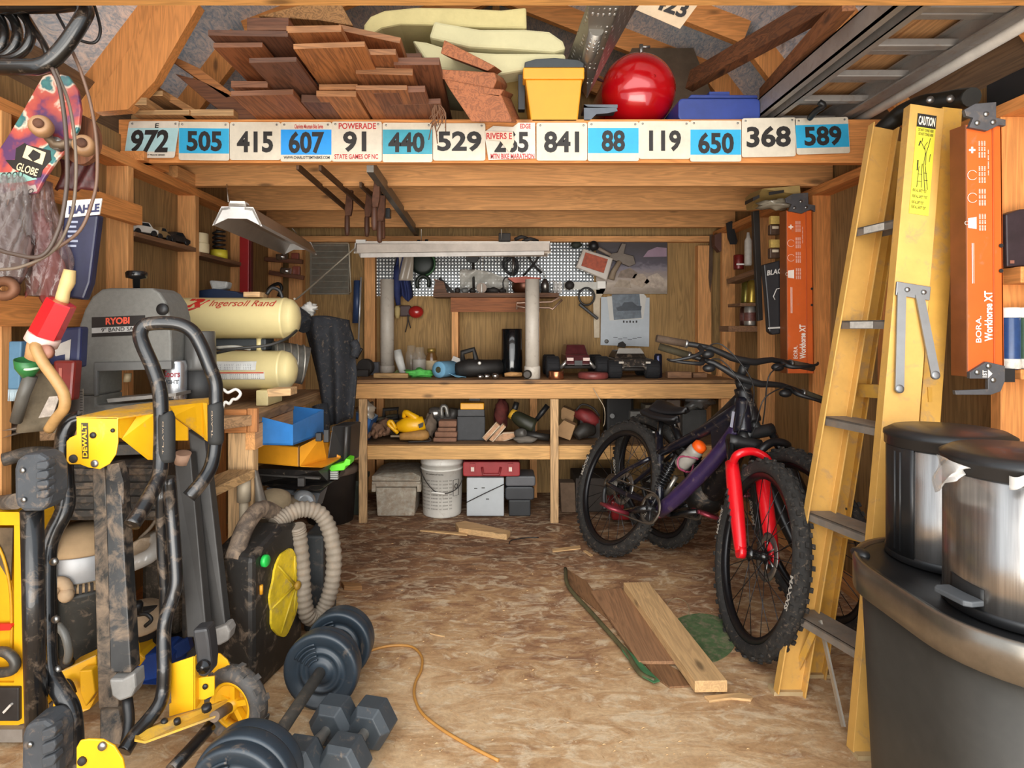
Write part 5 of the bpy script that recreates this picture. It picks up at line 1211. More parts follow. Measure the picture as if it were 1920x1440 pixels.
# plastic bags of hardware
def hang_bag(x0, x1, y0, y1, Y, label, m, seed, inner=None):
    t = thing('plastic_bag', label, 'bag', w((x0 + x1) / 2, y1, Y), group='clear plastic bags hanging on the left wall')
    def fn(u, v):
        a = 2 * math.pi * u
        pinch = .35 + .65 * min(1, v * 1.6) - .25 * max(0, v - .85) / .15
        x = (x0 + x1) / 2 + (x1 - x0) / 2 * pinch * math.cos(a) * (1 + .12 * math.sin(5 * a + seed + 4 * v)) + 8 * math.sin(v * 5 + seed) 
        p = w(x, y0 + (y1 - y0) * v, Y); p.y += .045 * math.sin(a) * pinch + .014 * math.sin(9 * a + 13 * v + seed); return p
    mb = MB(); mb.grid(fn, 40, 26, m); part('film', mb, t)
    if inner:
        for k in range(9):
            mb = MB(); c = w((x0 + x1) / 2 + rnd.uniform(-.25, .25) * (x1 - x0), y0 + (y1 - y0) * rnd.uniform(.45, .9), Y + .0)
            mb.ball(c, (rnd.uniform(.012, .03), .012, rnd.uniform(.03, .08)), inner, rot=(0, rnd.uniform(-.5, .5), 0), lump=.5, seed=k + seed); part('contents', mb, t)
hang_bag(-30, 62, 330, 520, 1.72, 'clear crinkled bag hanging below the skateboard', GLASS('7d726e', .12, .32), 1, P('4c3530', .6))
hang_bag(52, 120, 340, 555, 1.78, 'clear crinkled bag of reddish parts left of the white-headed packet', GLASS('7a5f5a', .12, .36), 4, P('6a2c28', .5))
multi('parts_packet', 'dark blue long packet with a white lettered header hanging on the left wall', 'packet', w(140, 560, 1.80), [
    ('packet', lambda m: m.pp([(120, 404), (184, 402), (178, 450), (168, 530), (156, 562), (94, 552), (108, 480)], 1.80, .03, P('23243c', .35, 0, .3, 14)), None, .006),
    ('header', lambda m: m.pp([(125, 376), (191, 372), (186, 402), (122, 408)], 1.795, .004, P('d5cfc6', .5)), 'white header'),
    ('lettering', lambda m: (lambda o: m.text('MAHLE', o, w(186, 397, 1.793) - o, w(129, 386, 1.793) - o, P('23264a', .5), .05))(w(128, 402, 1.793))),
    ('small_print', lambda m: [m.rect(127, 414 + 9 * k, 146 - 3 * (k % 2), 418 + 9 * k, 1.7985, .0008, P('8f93a4', .6)) for k in range(6)])])
# suction pump with hose
ax = (w(78, 640, 1.72) - w(116, 566, 1.72)).normalized()
o = w(116, 566, 1.72)
multi('hand_pump', 'red hexagonal hand pump with a wooden handle hung upside on the left wall', 'pump', w(80, 640, 1.72), [
    ('body', lambda m: m.lathe([(.036, 0), (.038, .004), (.040, .105), (.037, .108)], o, ax, P('c01420', .3, 0, .1, coat=.4), 6, False), 'red hexagonal body'),
    ('collar', lambda m: m.lathe([(.040, .105), (.042, .107), (.042, .13), (.038, .132)], o, ax, P('d3b4a8', .5), 24), 'pale collar'),
    ('handle', lambda m: m.tube([w(131, 506, 1.73), w(127, 528, 1.73), w(120, 545, 1.73), w(115, 568, 1.73)], [.015, .019, .016, .018], P('c6aa72', .6, 0, .15), 12, sub=3), 'wooden handle'),
    ('nozzle', lambda m: m.lathe([(.032, .13), (.028, .15), (.02, .18), (0, .185)], o, ax, P('b58a5e', .35, 0, .2), 18)),
    ('hose', lambda m: m.tube([w(68, 643, 1.70), w(68, 655, 1.68), w(82, 682, 1.68), (w(104, 712, 1.68)), w(120, 740, 1.69), w(120, 765, 1.7), w(105, 785, 1.72), w(92, 805, 1.74)], .0145, P('a98352', .5, 0, .15, 30), 12, sub=6)),
    ('cap', lambda m: m.lathe([(.02, 0), (.02, .015), (0, .016)], w(90, 660, 1.70), (0, -1, 0), P('8e5f4c', .5), 16))])
multi('funnel', 'green funnel with a grey spout under the lower girt on the left wall', 'funnel', w(50, 700, 1.80), [
    ('bowl', lambda m: m.lathe([(.014, 0), (.032, .03), (.034, .055), (.032, .055), (.026, .03)], w(52, 708, 1.80), (.15, -.2, 1), P('2a6a36', .4, 0, .2), 24)),
    ('spout', lambda m: m.tube([w(58, 704, 1.80), w(44, 740, 1.80), w(30, 790, 1.82)], [.018, .017, .016], P('55524c', .5, 0, .25), 12)),
    ('rim', lambda m: m.tube([w(32, 689, 1.785), w(50, 693, 1.765), w(72, 690, 1.785)], .004, P('b5d8b0', .4), 6, sub=3))])
multi('paint_brush', 'pale blue wide brush hanging behind the green funnel', 'brush', w(28, 735, 1.84), [
    ('head', lambda m: m.pp([(16, 640), (40, 640), (36, 730), (14, 730)], 1.84, .03, P('4f7590', .6, 0, .2)), None, .004),
    ('bristles', lambda m: [m.tube([w(16 + 1.6 * k, 730, 1.845), w(14 + 1.7 * k + rnd.uniform(-2, 2), 752, 1.845)], .002, P('9aa9b0', .6), 4) for k in range(13)])])
for q, Y, d, c in (([(78, 618), (152, 612), (148, 690), (92, 684)], 1.86, 'navy carton with a white label behind the pump', '23294a'), ([(98, 676), (140, 676), (134, 752), (106, 750)], 1.83, 'dark red bottle below the pump', '6a1d18')):
    multi('carton' if c[0] == '2' else 'bottle', d, 'carton' if c[0] == '2' else 'bottle', w(q[0][0], q[2][1], Y), [('body', lambda m: m.pp(q, Y, .04, P(c, .4, 0, .3)), None, .008),
        ('label_patch', lambda m: m.pp([(98, 650), (133, 636), (130, 676), (122, 676), (122, 664), (104, 668)] if c[0] == '2' else [(110, 690), (116, 690), (115, 740), (112, 740)], Y - .0015, .001, P('a9a39c' if c[0] == '2' else 'a0584a', .5)))])
multi('sack', 'dusty folded paper sacks standing below the pump on the left', 'sack', w(70, 800, 1.86), [('bag', lambda m: m.grid(lambda u, v: w(28 + 84 * u, 700 + 110 * v, 1.87) + V((0, .02 * math.sin(8 * u + 3 * v), 0)), 14, 8, P('6f6350', .9, 0, .3, 18), .02)), ('label', lambda m: m.pp([(72, 784), (92, 744), (112, 742), (98, 780)], 1.845, .003, P('a89c90', .7, 0, .3, 60)))])
multi('wrench', 'big rusty ring wrench on the left wall above the lower girt', 'wrench', w(10, 560, 1.72), [('ring', lambda m: m.tube([w(x, y, 1.70) for x, y in ellip(8, 541, 20, 14, 18)], .014, P('6a4630', .6, .4, .3), 8, closed=True)), ('shaft', lambda m: m.beam(w(-60, 540, 1.70), w(-10, 540, 1.70), .014, .03, P('6a4630', .6, .4, .3)))])
one('steel_rule', 'steel ruler standing upright behind the yellow stand', 'ruler', lambda m: [m.pp([(128, 731), (155, 729), (156, 800), (129, 802)], 1.95, .004, P('b3aca6', .3, .8))] + [m.rect(150, 734 + 5 * k, 155, 735 + 5 * k, 1.9495, .0005, INK) for k in range(12)])
# cords hanging from the roof
CORD = P('8c7b68', .5, 0, .2)
for i, (pts, r_, m, d) in enumerate(((
    [(98, 128, 1.6), (112, 165, 1.6), (122, 230, 1.6), (126, 300, 1.6), (124, 360, 1.6), (110, 430, 1.6), (78, 480, 1.6), (20, 475, 1.6), (-10, 465, 1.6)], .0055, P('4a3c34', .5), 'brown cord hanging over the skateboard, looping left at its end'), (
    [(104, 130, 1.62), (128, 190, 1.62), (140, 260, 1.62), (142, 340, 1.62), (132, 410, 1.62), (100, 470, 1.62), (40, 500, 1.62), (-10, 506, 1.62)], .0042, P('6f6052', .5), 'grey cord hanging beside the brown one over the skateboard'), (
    [(134, 92, 1.66), (152, 135, 1.66), (170, 195, 1.66), (181, 265, 1.66), (182, 330, 1.66), (174, 375, 1.66), (150, 432, 1.66), (100, 470, 1.66), (52, 500, 1.66)], .0045, P('6a5040', .5), 'thin cord curving down to the white-headed packet'), (
    [(98, 6, 1.68), (112, 35, 1.68), (132, 66, 1.68), (165, 80, 1.68), (182, 76, 1.68), (188, 55, 1.68), (180, 20, 1.68), (172, 0, 1.68)], .004, BLK, 'thin black cable looped under the roof at the left'))):
    one('cord', d, 'cord', lambda q: q.tube([w(*p) for p in pts], r_, m, 7, sub=6))
# black tubular rack overhead
bk = thing('bike_rack', 'black tubular steel rack hung overhead in the left corner', 'rack', w(60, 120, 1.65))
BT = P('171615', .3, .2, .3, 20, dust=.12, coat=.4)
mb = MB(); mb.tube([w(-120, 126, 1.62), w(40, 126, 1.62), w(75, 124, 1.62), w(98, 112, 1.62), (w(125, 82, 1.62)), w(152, 40, 1.62), w(160, 18, 1.63), w(140, 6, 1.64), w(90, 10, 1.66), w(-100, 12, 1.66)], .021, BT, 14, sub=6); part('frame_tube', mb, bk)
for k in range(3):
    mb = MB(); mb.tube([w(x - 22 * k, y, 1.70) for x, y in ellip(8, 62, 50 - 3 * k, 48, 20, -95, 95)], .013, BT, 10, sub=2); part('hoop', mb, bk)
mb = MB(); mb.tube([w(45, 22, 1.68), w(82, 82, 1.66), w(105, 140, 1.63)], .009, BT, 8); part('strut', mb, bk)
one('plank', 'weathered plank edge lying across the near end of the side bench', 'plank', lambda m: m.prism([w(-120, 822, 1.84), w(2, 808, 1.86), w(117, 786, 2.0), w(117, 792, 2.0), w(2, 822, 1.86), w(-120, 836, 1.84)], (-.05, .12, 0), P('8f8274', .8, 0, .2, 16)))

# ------------------------------------------------------------------ band saw on the side bench
BS = P('6d6c67', .65, 0, .12, 60, bmp=.15)
Yb = 2.08
bs = thing('band_saw', 'grey bench band saw with black name label on the side bench', 'band saw', w(235, 772, Yb))
zb = .878
yb_ = CY + (H - zb) * F / Yb
mb = MB(); mb.pp([(133, 742), (140, 690), (148, 610), (158, 580), (172, 556), (190, 542), (205, 540), (284, 540), (298, 548), (310, 566), (317, 592), (321, 640), (321, 692), (180, 694), (180, 742)], Yb, .15, BS); part('upper_housing', mb, bs, bev=.008)
mb = MB(); mb.pp([(133, 742), (180, 742), (180, 760), (321, 750), (321, yb_), (130, yb_)], Yb, .15, BS); part('lower_housing', mb, bs, bev=.006)
mb = MB(); mb.pp([(176, 680), (321, 677), (321, 692), (182, 696), (182, 742), (176, 744)], Yb - .012, .014, P('626260', .6)); part('throat_lip', mb, bs, bev=.002)
mb = MB(); mb.pp([(200, 748), (330, 737), (330, 743), (202, 755)], Yb - .05, .1, P('8d8a85', .4, .6, .15, dust=.2)); part('saw_table', mb, bs)
mb = MB(); mb.lathe([(.01, -.03), (.012, .012), (.033, .016), (.035, .034), (.03, .04), (0, .042)], w(256, 530, Yb + .07), (0, 0, 1), BLKG, 24); part('tension_knob', mb, bs)
mb = MB(); mb.lathe([(.02, 0), (.02, .008), (.006, .012), (0, .012)], w(306, 580, Yb), (0, -1, 0), BLK, 20); part('door_knob', mb, bs)
mb = MB(); mb.pp([(172, 595), (272, 591), (272, 628), (172, 632)], Yb - .0015, .001, P('1b1a1a', .4)); lb_ = part('name_label', mb, bs)
mb = MB(); mb.pp([(172, 615), (272, 610), (272, 620), (172, 625)], Yb - .002, .0005, P('a9a8a5', .4)); part('label_stripe', mb, lb_)
mb = MB(); o_ = w(198, 609, Yb - .0025); mb.text('RYOBI', o_, w(243, 607, Yb - .0025) - o_, w(198, 596, Yb - .0025) - o_, P('d8543c', .5), .04); part('label_lettering', mb, lb_)
mb = MB(); o_ = w(190, 623, Yb - .003); mb.text('9" BAND SAW', o_, w(262, 619, Yb - .003) - o_, w(190, 615, Yb - .003) - o_, INK, .01); part('label_lettering', mb, lb_)
mb = MB(); mb.cyl(w(240, 700, Yb + .06), w(238, 716, Yb + .06), .012, P('9d8a6a', .5)); part('blade_guide', mb, bs)
# canister and can
multi('canister', 'smoke-grey canister with a black base beside the drinks can', 'canister', w(378, 745, 2.18), [
    ('jar', lambda m: m.lathe([(.05, .10), (.054, .11), (.05, .235), (.046, .24), (0, .24)], w(376, 747, 2.19), (0, 0, 1), P('4d4c4a', .3, 0, .15), 22)),
    ('base', lambda m: m.lathe([(.054, 0), (.057, .004), (.057, .1), (.05, .102)], w(376, 747, 2.19), (0, 0, 1), P('191817', .5), 22), 'black base')])
multi('drink_can', 'silver beer can on the side bench in front of the canister', 'can', w(329, 742, 2.13), [
    ('can', lambda m: m.lathe([(.026, 0), (.033, .006), (.035, .012), (.035, .125), (.031, .136), (.030, .142), (.026, .139), (0, .139)], w(331, 752, 2.13), (0, 0, 1), P('b7b8ba', .25, .8, .1, 20), 28)),
    ] + [(nm, (lambda s, y0, y1, c, a0, a1: (lambda m: m.add([w(331, 752, 2.13) + V((.0356 * math.sin(a0 + (a1 - a0) * p), -.0356 * math.cos(a0 + (a1 - a0) * p), y0 + (y1 - y0) * q)) for p, q in glyphs(s, .03)[0]], glyphs(s, .03)[1], c)))(s, y0, y1, c, a0, a1))
         for nm, s, y0, y1, c, a0, a1 in (('lettering', 'Coors', .085, .108, P('8a3038', .5), -1.0, .8), ('lettering', 'LIGHT', .062, .076, P('3a3c40', .5), -.9, .7))])
one('string', 'white looped cord on the front edge of the side bench', 'cord', lambda m: m.tube([w(410, 728, 2.2), w(420, 731, 2.2), w(428, 736, 2.19), w(442, 730, 2.2), w(451, 738, 2.2), w(444, 748, 2.2), w(436, 749, 2.2), w(430, 757, 2.2), w(422, 754, 2.2), (w(416, 768, 2.2))], .0055, P('dcd8d0', .5), 8, sub=4))

# ------------------------------------------------------------------ air compressor
CREAMT = P('d6c690', .35, 0, .06, 6, coat=.3)
ac = thing('air_compressor', 'cream twin-tank air compressor on the side bench', 'air compressor', w(450, 752, 2.62))
def tank(p0, L, r, name):
    mb = MB(); mb.lathe([(0, -.045), (r * .45, -.038), (r * .8, -.022), (r * .97, 0), (r, .012), (r, L - .012), (r * 1.015, L - .01), (r * 1.015, L), (r * .99, L), (r * .9, L + .028), (r * .6, L + .048), (0, L + .06)], p0, (1, .05, 0), CREAMT, 40); return part(name, mb, ac)
p0 = V((-1.37, 2.60, 1.242)); r0 = .087
tk = tank(p0, .475, r0, 'upper_tank')
p1 = V((-1.30, 2.58, 1.022)); r1 = .082
tank(p1, .40, r1, 'lower_tank')
def on_tank(s, p, r, x0, x1, a0, a1, m, name, parent, bold=.0, shear=0, flip=False):
    vs, fs = glyphs(s, bold); mb = MB(); out = []
    for u, v_ in vs:
        a = a0 + (a1 - a0) * v_; x = x0 + (x1 - x0) * u + shear * v_
        out.append(p + V((x, .05 * x - r * math.cos(a), r * math.sin(a))))
    mb.add(out, fs, m); part(name, mb, parent)
REDT = P('b0281e', .4)
on_tank('Ingersoll Rand', p0, r0 * 1.03, .180, .44, .45, .95, P('a8372a', .4), 'lettering', tk, .005, .012)
on_tank('IR', p0, r0 * 1.035, .07, .15, .5, 1.1, REDT, 'emblem', tk, .06, .03)
mb = MB(); mb.tube([p0 + V((x, .05 * x - r0 * 1.004 * math.cos(a), r0 * 1.004 * math.sin(a))) for x, a in ((.175, 1.0), (.13, .48), (.08, .34), (.05, .5), (.06, .8))], .004, REDT, 6, sub=5); part('emblem_swoosh', mb, tk)
for (x0, x1, a0, a1, c) in ((.10, .315, .05, .52, 'd4d4d0'), (.115, .35, -.42, -.02, 'd2d0c8')):
    mb = MB()
    mb.grid(lambda u, v: p1 + V((x0 + (x1 - x0) * u, .05 * (x0 + (x1 - x0) * u) - r1 * 1.005 * math.cos(a0 + (a1 - a0) * v), r1 * 1.005 * math.sin(a0 + (a1 - a0) * v))), 4, 8, P(c, .5), .0006); lp = part('warning_label', mb, ac, 'white printed label')
    for k in range(4):
        on_tank('lllll llll llllll lll lllll', p1, r1 * 1.02, x0 + .01, x1 - .02, a0 + (a1 - a0) * (.12 + .17 * k), a0 + (a1 - a0) * (.19 + .17 * k), P('77787a', .6), 'label_print', lp)
mb = MB(); mb.grid(lambda u, v: p1 + V((.117 + .23 * u, .05 * (.117 + .23 * u) - r1 * 1.011 * math.cos(-.1 + .07 * v), r1 * 1.011 * math.sin(-.1 + .07 * v))), 4, 2, P('c0583a', .5), .0004); part('label_stripe', mb, ac, 'orange stripe on the label')
for x in (.06, .36):
    mb = MB(); mb.cyl(p0 + V((x, .02, -.08)), V((p0.x + x, 2.62, 1.09)), .014, CREAMT); part('strut', mb, ac)
    mb = MB(); mb.box((p0.x + x + .05, 2.60, .912), (.05, .17, .064), P('c5b583', .5)); part('foot', mb, ac, bev=.004)
mb = MB(); mb.tube([(-.99, 2.68, 1.06), (-.93, 2.72, 1.05), (-.85, 2.75, 1.03)], .085, P('6a6862', .4, .4, .3, 30), 16); part('motor', mb, ac, 'grey finned motor')
for k in range(5):
    mb = MB(); mb.lathe([(.088, 0), (.088, .006)], (-.975 + .026 * k, 2.69 + .012 * k, 1.055 - .004 * k), (1, .5, -.1), P('aaa69d', .3, .6), 20); part('cooling_fin', mb, ac)
mb = MB(); mb.box((-1.12, 2.66, 1.13), (.28, .1, .05), P('35393c', .5)); part('pump_head', mb, ac, bev=.005)
for pts, c in (([w(405, 662, 2.42), w(450, 653, 2.42), w(500, 648, 2.45), w(535, 636, 2.5), w(556, 620, 2.6)], '2b2a28'), ([w(406, 652, 2.44), w(440, 650, 2.44), w(470, 655, 2.46)], 'aaa79c')):
    mb = MB(); mb.tube(pts, .006, P(c, .5), 7, sub=5); part('air_hose', mb, ac)
mb = MB(); mb.tube([w(500, 552, 2.62), w(510, 540, 2.62), w(524, 545, 2.62), w(530, 560, 2.62)], .008, BLK, 8, sub=4); part('handle', mb, ac)
one('wood_block', 'small pale wood block under the right foot of the compressor', 'block', lambda m: m.prism([w(500, 730, 2.38), w(545, 728, 2.38), w(545, 742, 2.38), w(502, 745, 2.38)], (0, .08, 0), PALE['x']), bev=.003)
one('wood_block', 'small pale wood block on top of the compressor tank', 'block', lambda m: m.span((-1.06, 2.57, 1.33), (-.99, 2.66, 1.352), PALE['x']), bev=.003)
# black jacket
JK = P('1d1f24', .85, 0, .35, 30, dust=.12, bmp=.3)
jk = thing('jacket', 'black work jacket draped behind the right end of the compressor', 'jacket', w(620, 800, 3.0))
def jf(u, v):
    l = [(566, 600), (578, 650), (596, 720), (612, 800)]; r_ = [(652, 600), (664, 640), (668, 700), (664, 782)]
    i = min(2, int(v * 3)); f = v * 3 - i
    xl = l[i][0] + (l[i + 1][0] - l[i][0]) * f; yl = l[i][1] + (l[i + 1][1] - l[i][1]) * f
    xr = r_[i][0] + (r_[i + 1][0] - r_[i][0]) * f; yr = r_[i][1] + (r_[i + 1][1] - r_[i][1]) * f
    p = w(xl + (xr - xl) * u, yl + (yr - yl) * u - 8 * math.sin(math.pi * u) * (1 - v), 3.02)
    p.y += -.09 * math.sin(math.pi * u) * (1 - .4 * v) + .02 * math.sin(13 * u + 4 * v) + .03 * (1 - min(1, v * 6)) ** 2
    return p
mb = MB(); mb.grid(jf, 30, 30, JK, .012); part('body', mb, jk)
mb = MB(); mb.tube([w(575, 612, 2.96), w(566, 602, 2.98), w(560, 590, 3.02), w(566, 582, 3.05)], [.04, .05, .04, .02], JK, 12, sub=3); part('hood', mb, jk)
mb = MB(); mb.tube([w(600, 760, 2.98), w(606, 790, 2.96), w(607, 812, 2.94)], [.04, .034, .026], JK, 12, sub=3); part('sleeve', mb, jk)
mb = MB(); mb.tube([w(662, 640, 3.0), w(668, 652, 3.0), w(664, 668, 3.0)], .022, JK, 10, sub=3); part('collar_fold', mb, jk)
one('paper_wad', 'crumpled white paper stuck above the jacket', 'paper', lambda m: m.ball(w(580, 580, 3.03), (.035, .02, .03), P('c9c6bf', .7), lump=.9, seed=3))

# ------------------------------------------------------------------ stored below the side bench
BB = P('2f74b8', .45, 0, .15, 10)
t = thing('parts_bin', 'large open blue parts bin hung below the side bench', 'bin', w(545, 835, 2.4))
zt = [(w(482, 780, 2.38), w(482, 834, 2.38)), (w(549, 797, 2.30), w(549, 835, 2.30)), (w(607, 768, 2.66), w(607, 813, 2.66)), (w(540, 760, 2.74), w(540, 800, 2.74))]
mb = MB()
for k in range(4):
    a, b_ = zt[k], zt[(k + 1) % 4]; c_ = sum((q[0] for q in zt), V()) / 4
    inn = (c_ - (a[0] + b_[0]) / 2); inn.z = 0; inn = inn.normalized() * .006
    mb = MB(); mb.prism([a[0], b_[0], b_[1], a[1]], inn, BB); part('side_panel', mb, t, bev=.001)
mb = MB(); mb.prism([q[1] for q in zt], (0, 0, .006), BB); part('bottom_panel', mb, t)
CASEY = P('dc9420', .45, 0, .1, 10)
multi('tool_case', 'orange-yellow plastic case lying below the blue parts bin', 'case', w(550, 874, 2.6), [
    ('shell', lambda m: m.prism([w(470, 832, 2.60), w(560, 838, 2.52), w(560, 876, 2.52), w(470, 868, 2.60)], (.02, .28, 0), CASEY), None, .006),
    ('end_shell', lambda m: m.prism([w(560, 838, 2.52), w(606, 815, 2.6), w(618, 808, 2.75), w(615, 876, 2.7), w(604, 877, 2.52), w(560, 876, 2.52)], (.03, .2, 0), CASEY), None, .006),
    ('latch', lambda m: m.rect(591, 812, 602, 828, 2.5, .03, BLK), 'black latch', .003),
    ('latch', lambda m: m.rect(606, 806, 616, 830, 2.5, .03, BLK), 'black latch', .003),
    ('groove', lambda m: m.rect(559, 836, 561, 874, 2.515, .006, P('6b4710', .6)))])
multi('tool_case', 'black plastic case lying under the orange-yellow case', 'case', w(550, 920, 2.6), [
    ('shell', lambda m: m.prism([w(475, 878, 2.62), w(598, 883, 2.52), w(618, 880, 2.7), w(618, 908, 2.7), w(598, 921, 2.52), w(476, 910, 2.62)], (.02, .2, 0), P('24211f', .45, 0, .3, 14, dust=.15)), None, .006),
    ('seam', lambda m: m.prism([w(474, 888, 2.615), w(599, 896, 2.515), w(599, 899, 2.515), w(474, 891, 2.615)], (0, .02, 0), P('4a4642', .6))),
    ('latch', lambda m: m.rect(558, 897, 570, 912, 2.52, .02, P('3a3735', .5)))])
multi('power_tool_case', 'upright black case with a lime-green foot hanging by the jacket', 'case', w(632, 882, 2.8), [
    ('shell', lambda m: m.prism([w(622, 799, 2.70), w(658, 797, 2.76), w(654, 868, 2.76), w(612, 872, 2.70)], (.02, .12, 0), P('1f1e1e', .4, 0, .25)), None, .006),
    ('foot', lambda m: m.prism([w(614, 874, 2.69), w(644, 868, 2.69), w(648, 860, 2.69), w(657, 862, 2.69), w(656, 872, 2.69), w(648, 874, 2.69), w(645, 882, 2.69), w(620, 884, 2.69)], (0, .08, 0), P('5fd221', .45)), 'lime-green foot', .003),
    ('rail', lambda m: m.tube([w(650, 800, 2.72), w(647, 862, 2.72)], .008, P('3d3c3b', .4), 8)),
    ('ribbed_clip', lambda m: [m.rect(619, 884 + 4 * k, 633, 887 + 4 * k, 2.69, .02, P('9ea09a', .5)) for k in range(4)])])
one('cap', 'grey canvas cap brim hanging on the bench leg pipe', 'cap', lambda m: m.grid(lambda u, v: w(472 + 30 * u * (0.4 + .6 * v), 882 + 62 * v, 2.34 - .05 * math.sin(math.pi * u)), 10, 10, P('7d756a', .9, 0, .15, 30, bmp=.2), .006))
one('straw_hat', 'tan felt hat lying in front of the black case', 'hat', lambda m: m.lathe([(.115, 0), (.12, .004), (.08, .012), (.07, .02), (.065, .055), (.04, .07), (0, .072)], w(512, 955, 2.42), (.1, -.25, 1), P('85745a', .95, 0, .12, 30), 30))
multi('bucket', 'dark round bucket under the side bench behind the ribbed hose', 'bucket', fl(615, 972) + V((0, .1, 0)), [
    ('pail', lambda m: m.lathe([(.14, 0), (.16, .3), (.165, .31), (.165, .33), (.12, .345), (0, .35)], fl(610, 985) + V((0, .12, 0)), (0, 0, 1), P('2a2421', .5, 0, .3), 28)),
    ('lid_rim', lambda m: m.lathe([(.166, .3), (.172, .302), (.172, .335), (.15, .34)], fl(610, 985) + V((0, .12, 0)), (0, 0, 1), P('6b5a4e', .6, 0, .2), 28), 'dusty lid rim')])
multi('jar', 'clear glass jar bottom showing below the black case', 'jar', w(565, 930, 2.58), [('glass', lambda m: m.lathe([(.04, 0), (.045, .01), (.045, .1), (.03, .12)], w(562, 935, 2.60), (.5, -.9, .1), P('77797a', .15, .2, .2, coat=.5), 20)), ('tray', lambda m: m.prism([w(500, 915, 2.6), w(600, 925, 2.6), w(590, 958, 2.6), w(540, 960, 2.6), w(505, 940, 2.6)], (0, .12, 0), P('5c5f62', .6, 0, .2)))])
multi('storage_crate', 'dark green crate on the floor left of the bench post', 'crate', fl(658, 966), [
    ('body', lambda m: m.prism([w(642, 912, 3.9), w(676, 912, 3.9), w(674, 966, 3.93), w(644, 966, 3.93)], (0, .25, 0), P('3d433a', .6, 0, .25)), None, .006),
    ('lid', lambda m: m.rect(639, 902, 677, 912, 3.89, .27, P('474e44', .6, 0, .2)), None, .004)])
one('cable_heap', 'dark cable heap on top of the green crate', 'cable', lambda m: [m.tube([w(650 + 12 * math.cos(a / 3 + k), 888 + 8 * math.sin(a / 3 + k), 3.96 + .05 * math.sin(a)) for a in range(0, 20)], .014, BLK, 7, sub=2) for k in range(3)])
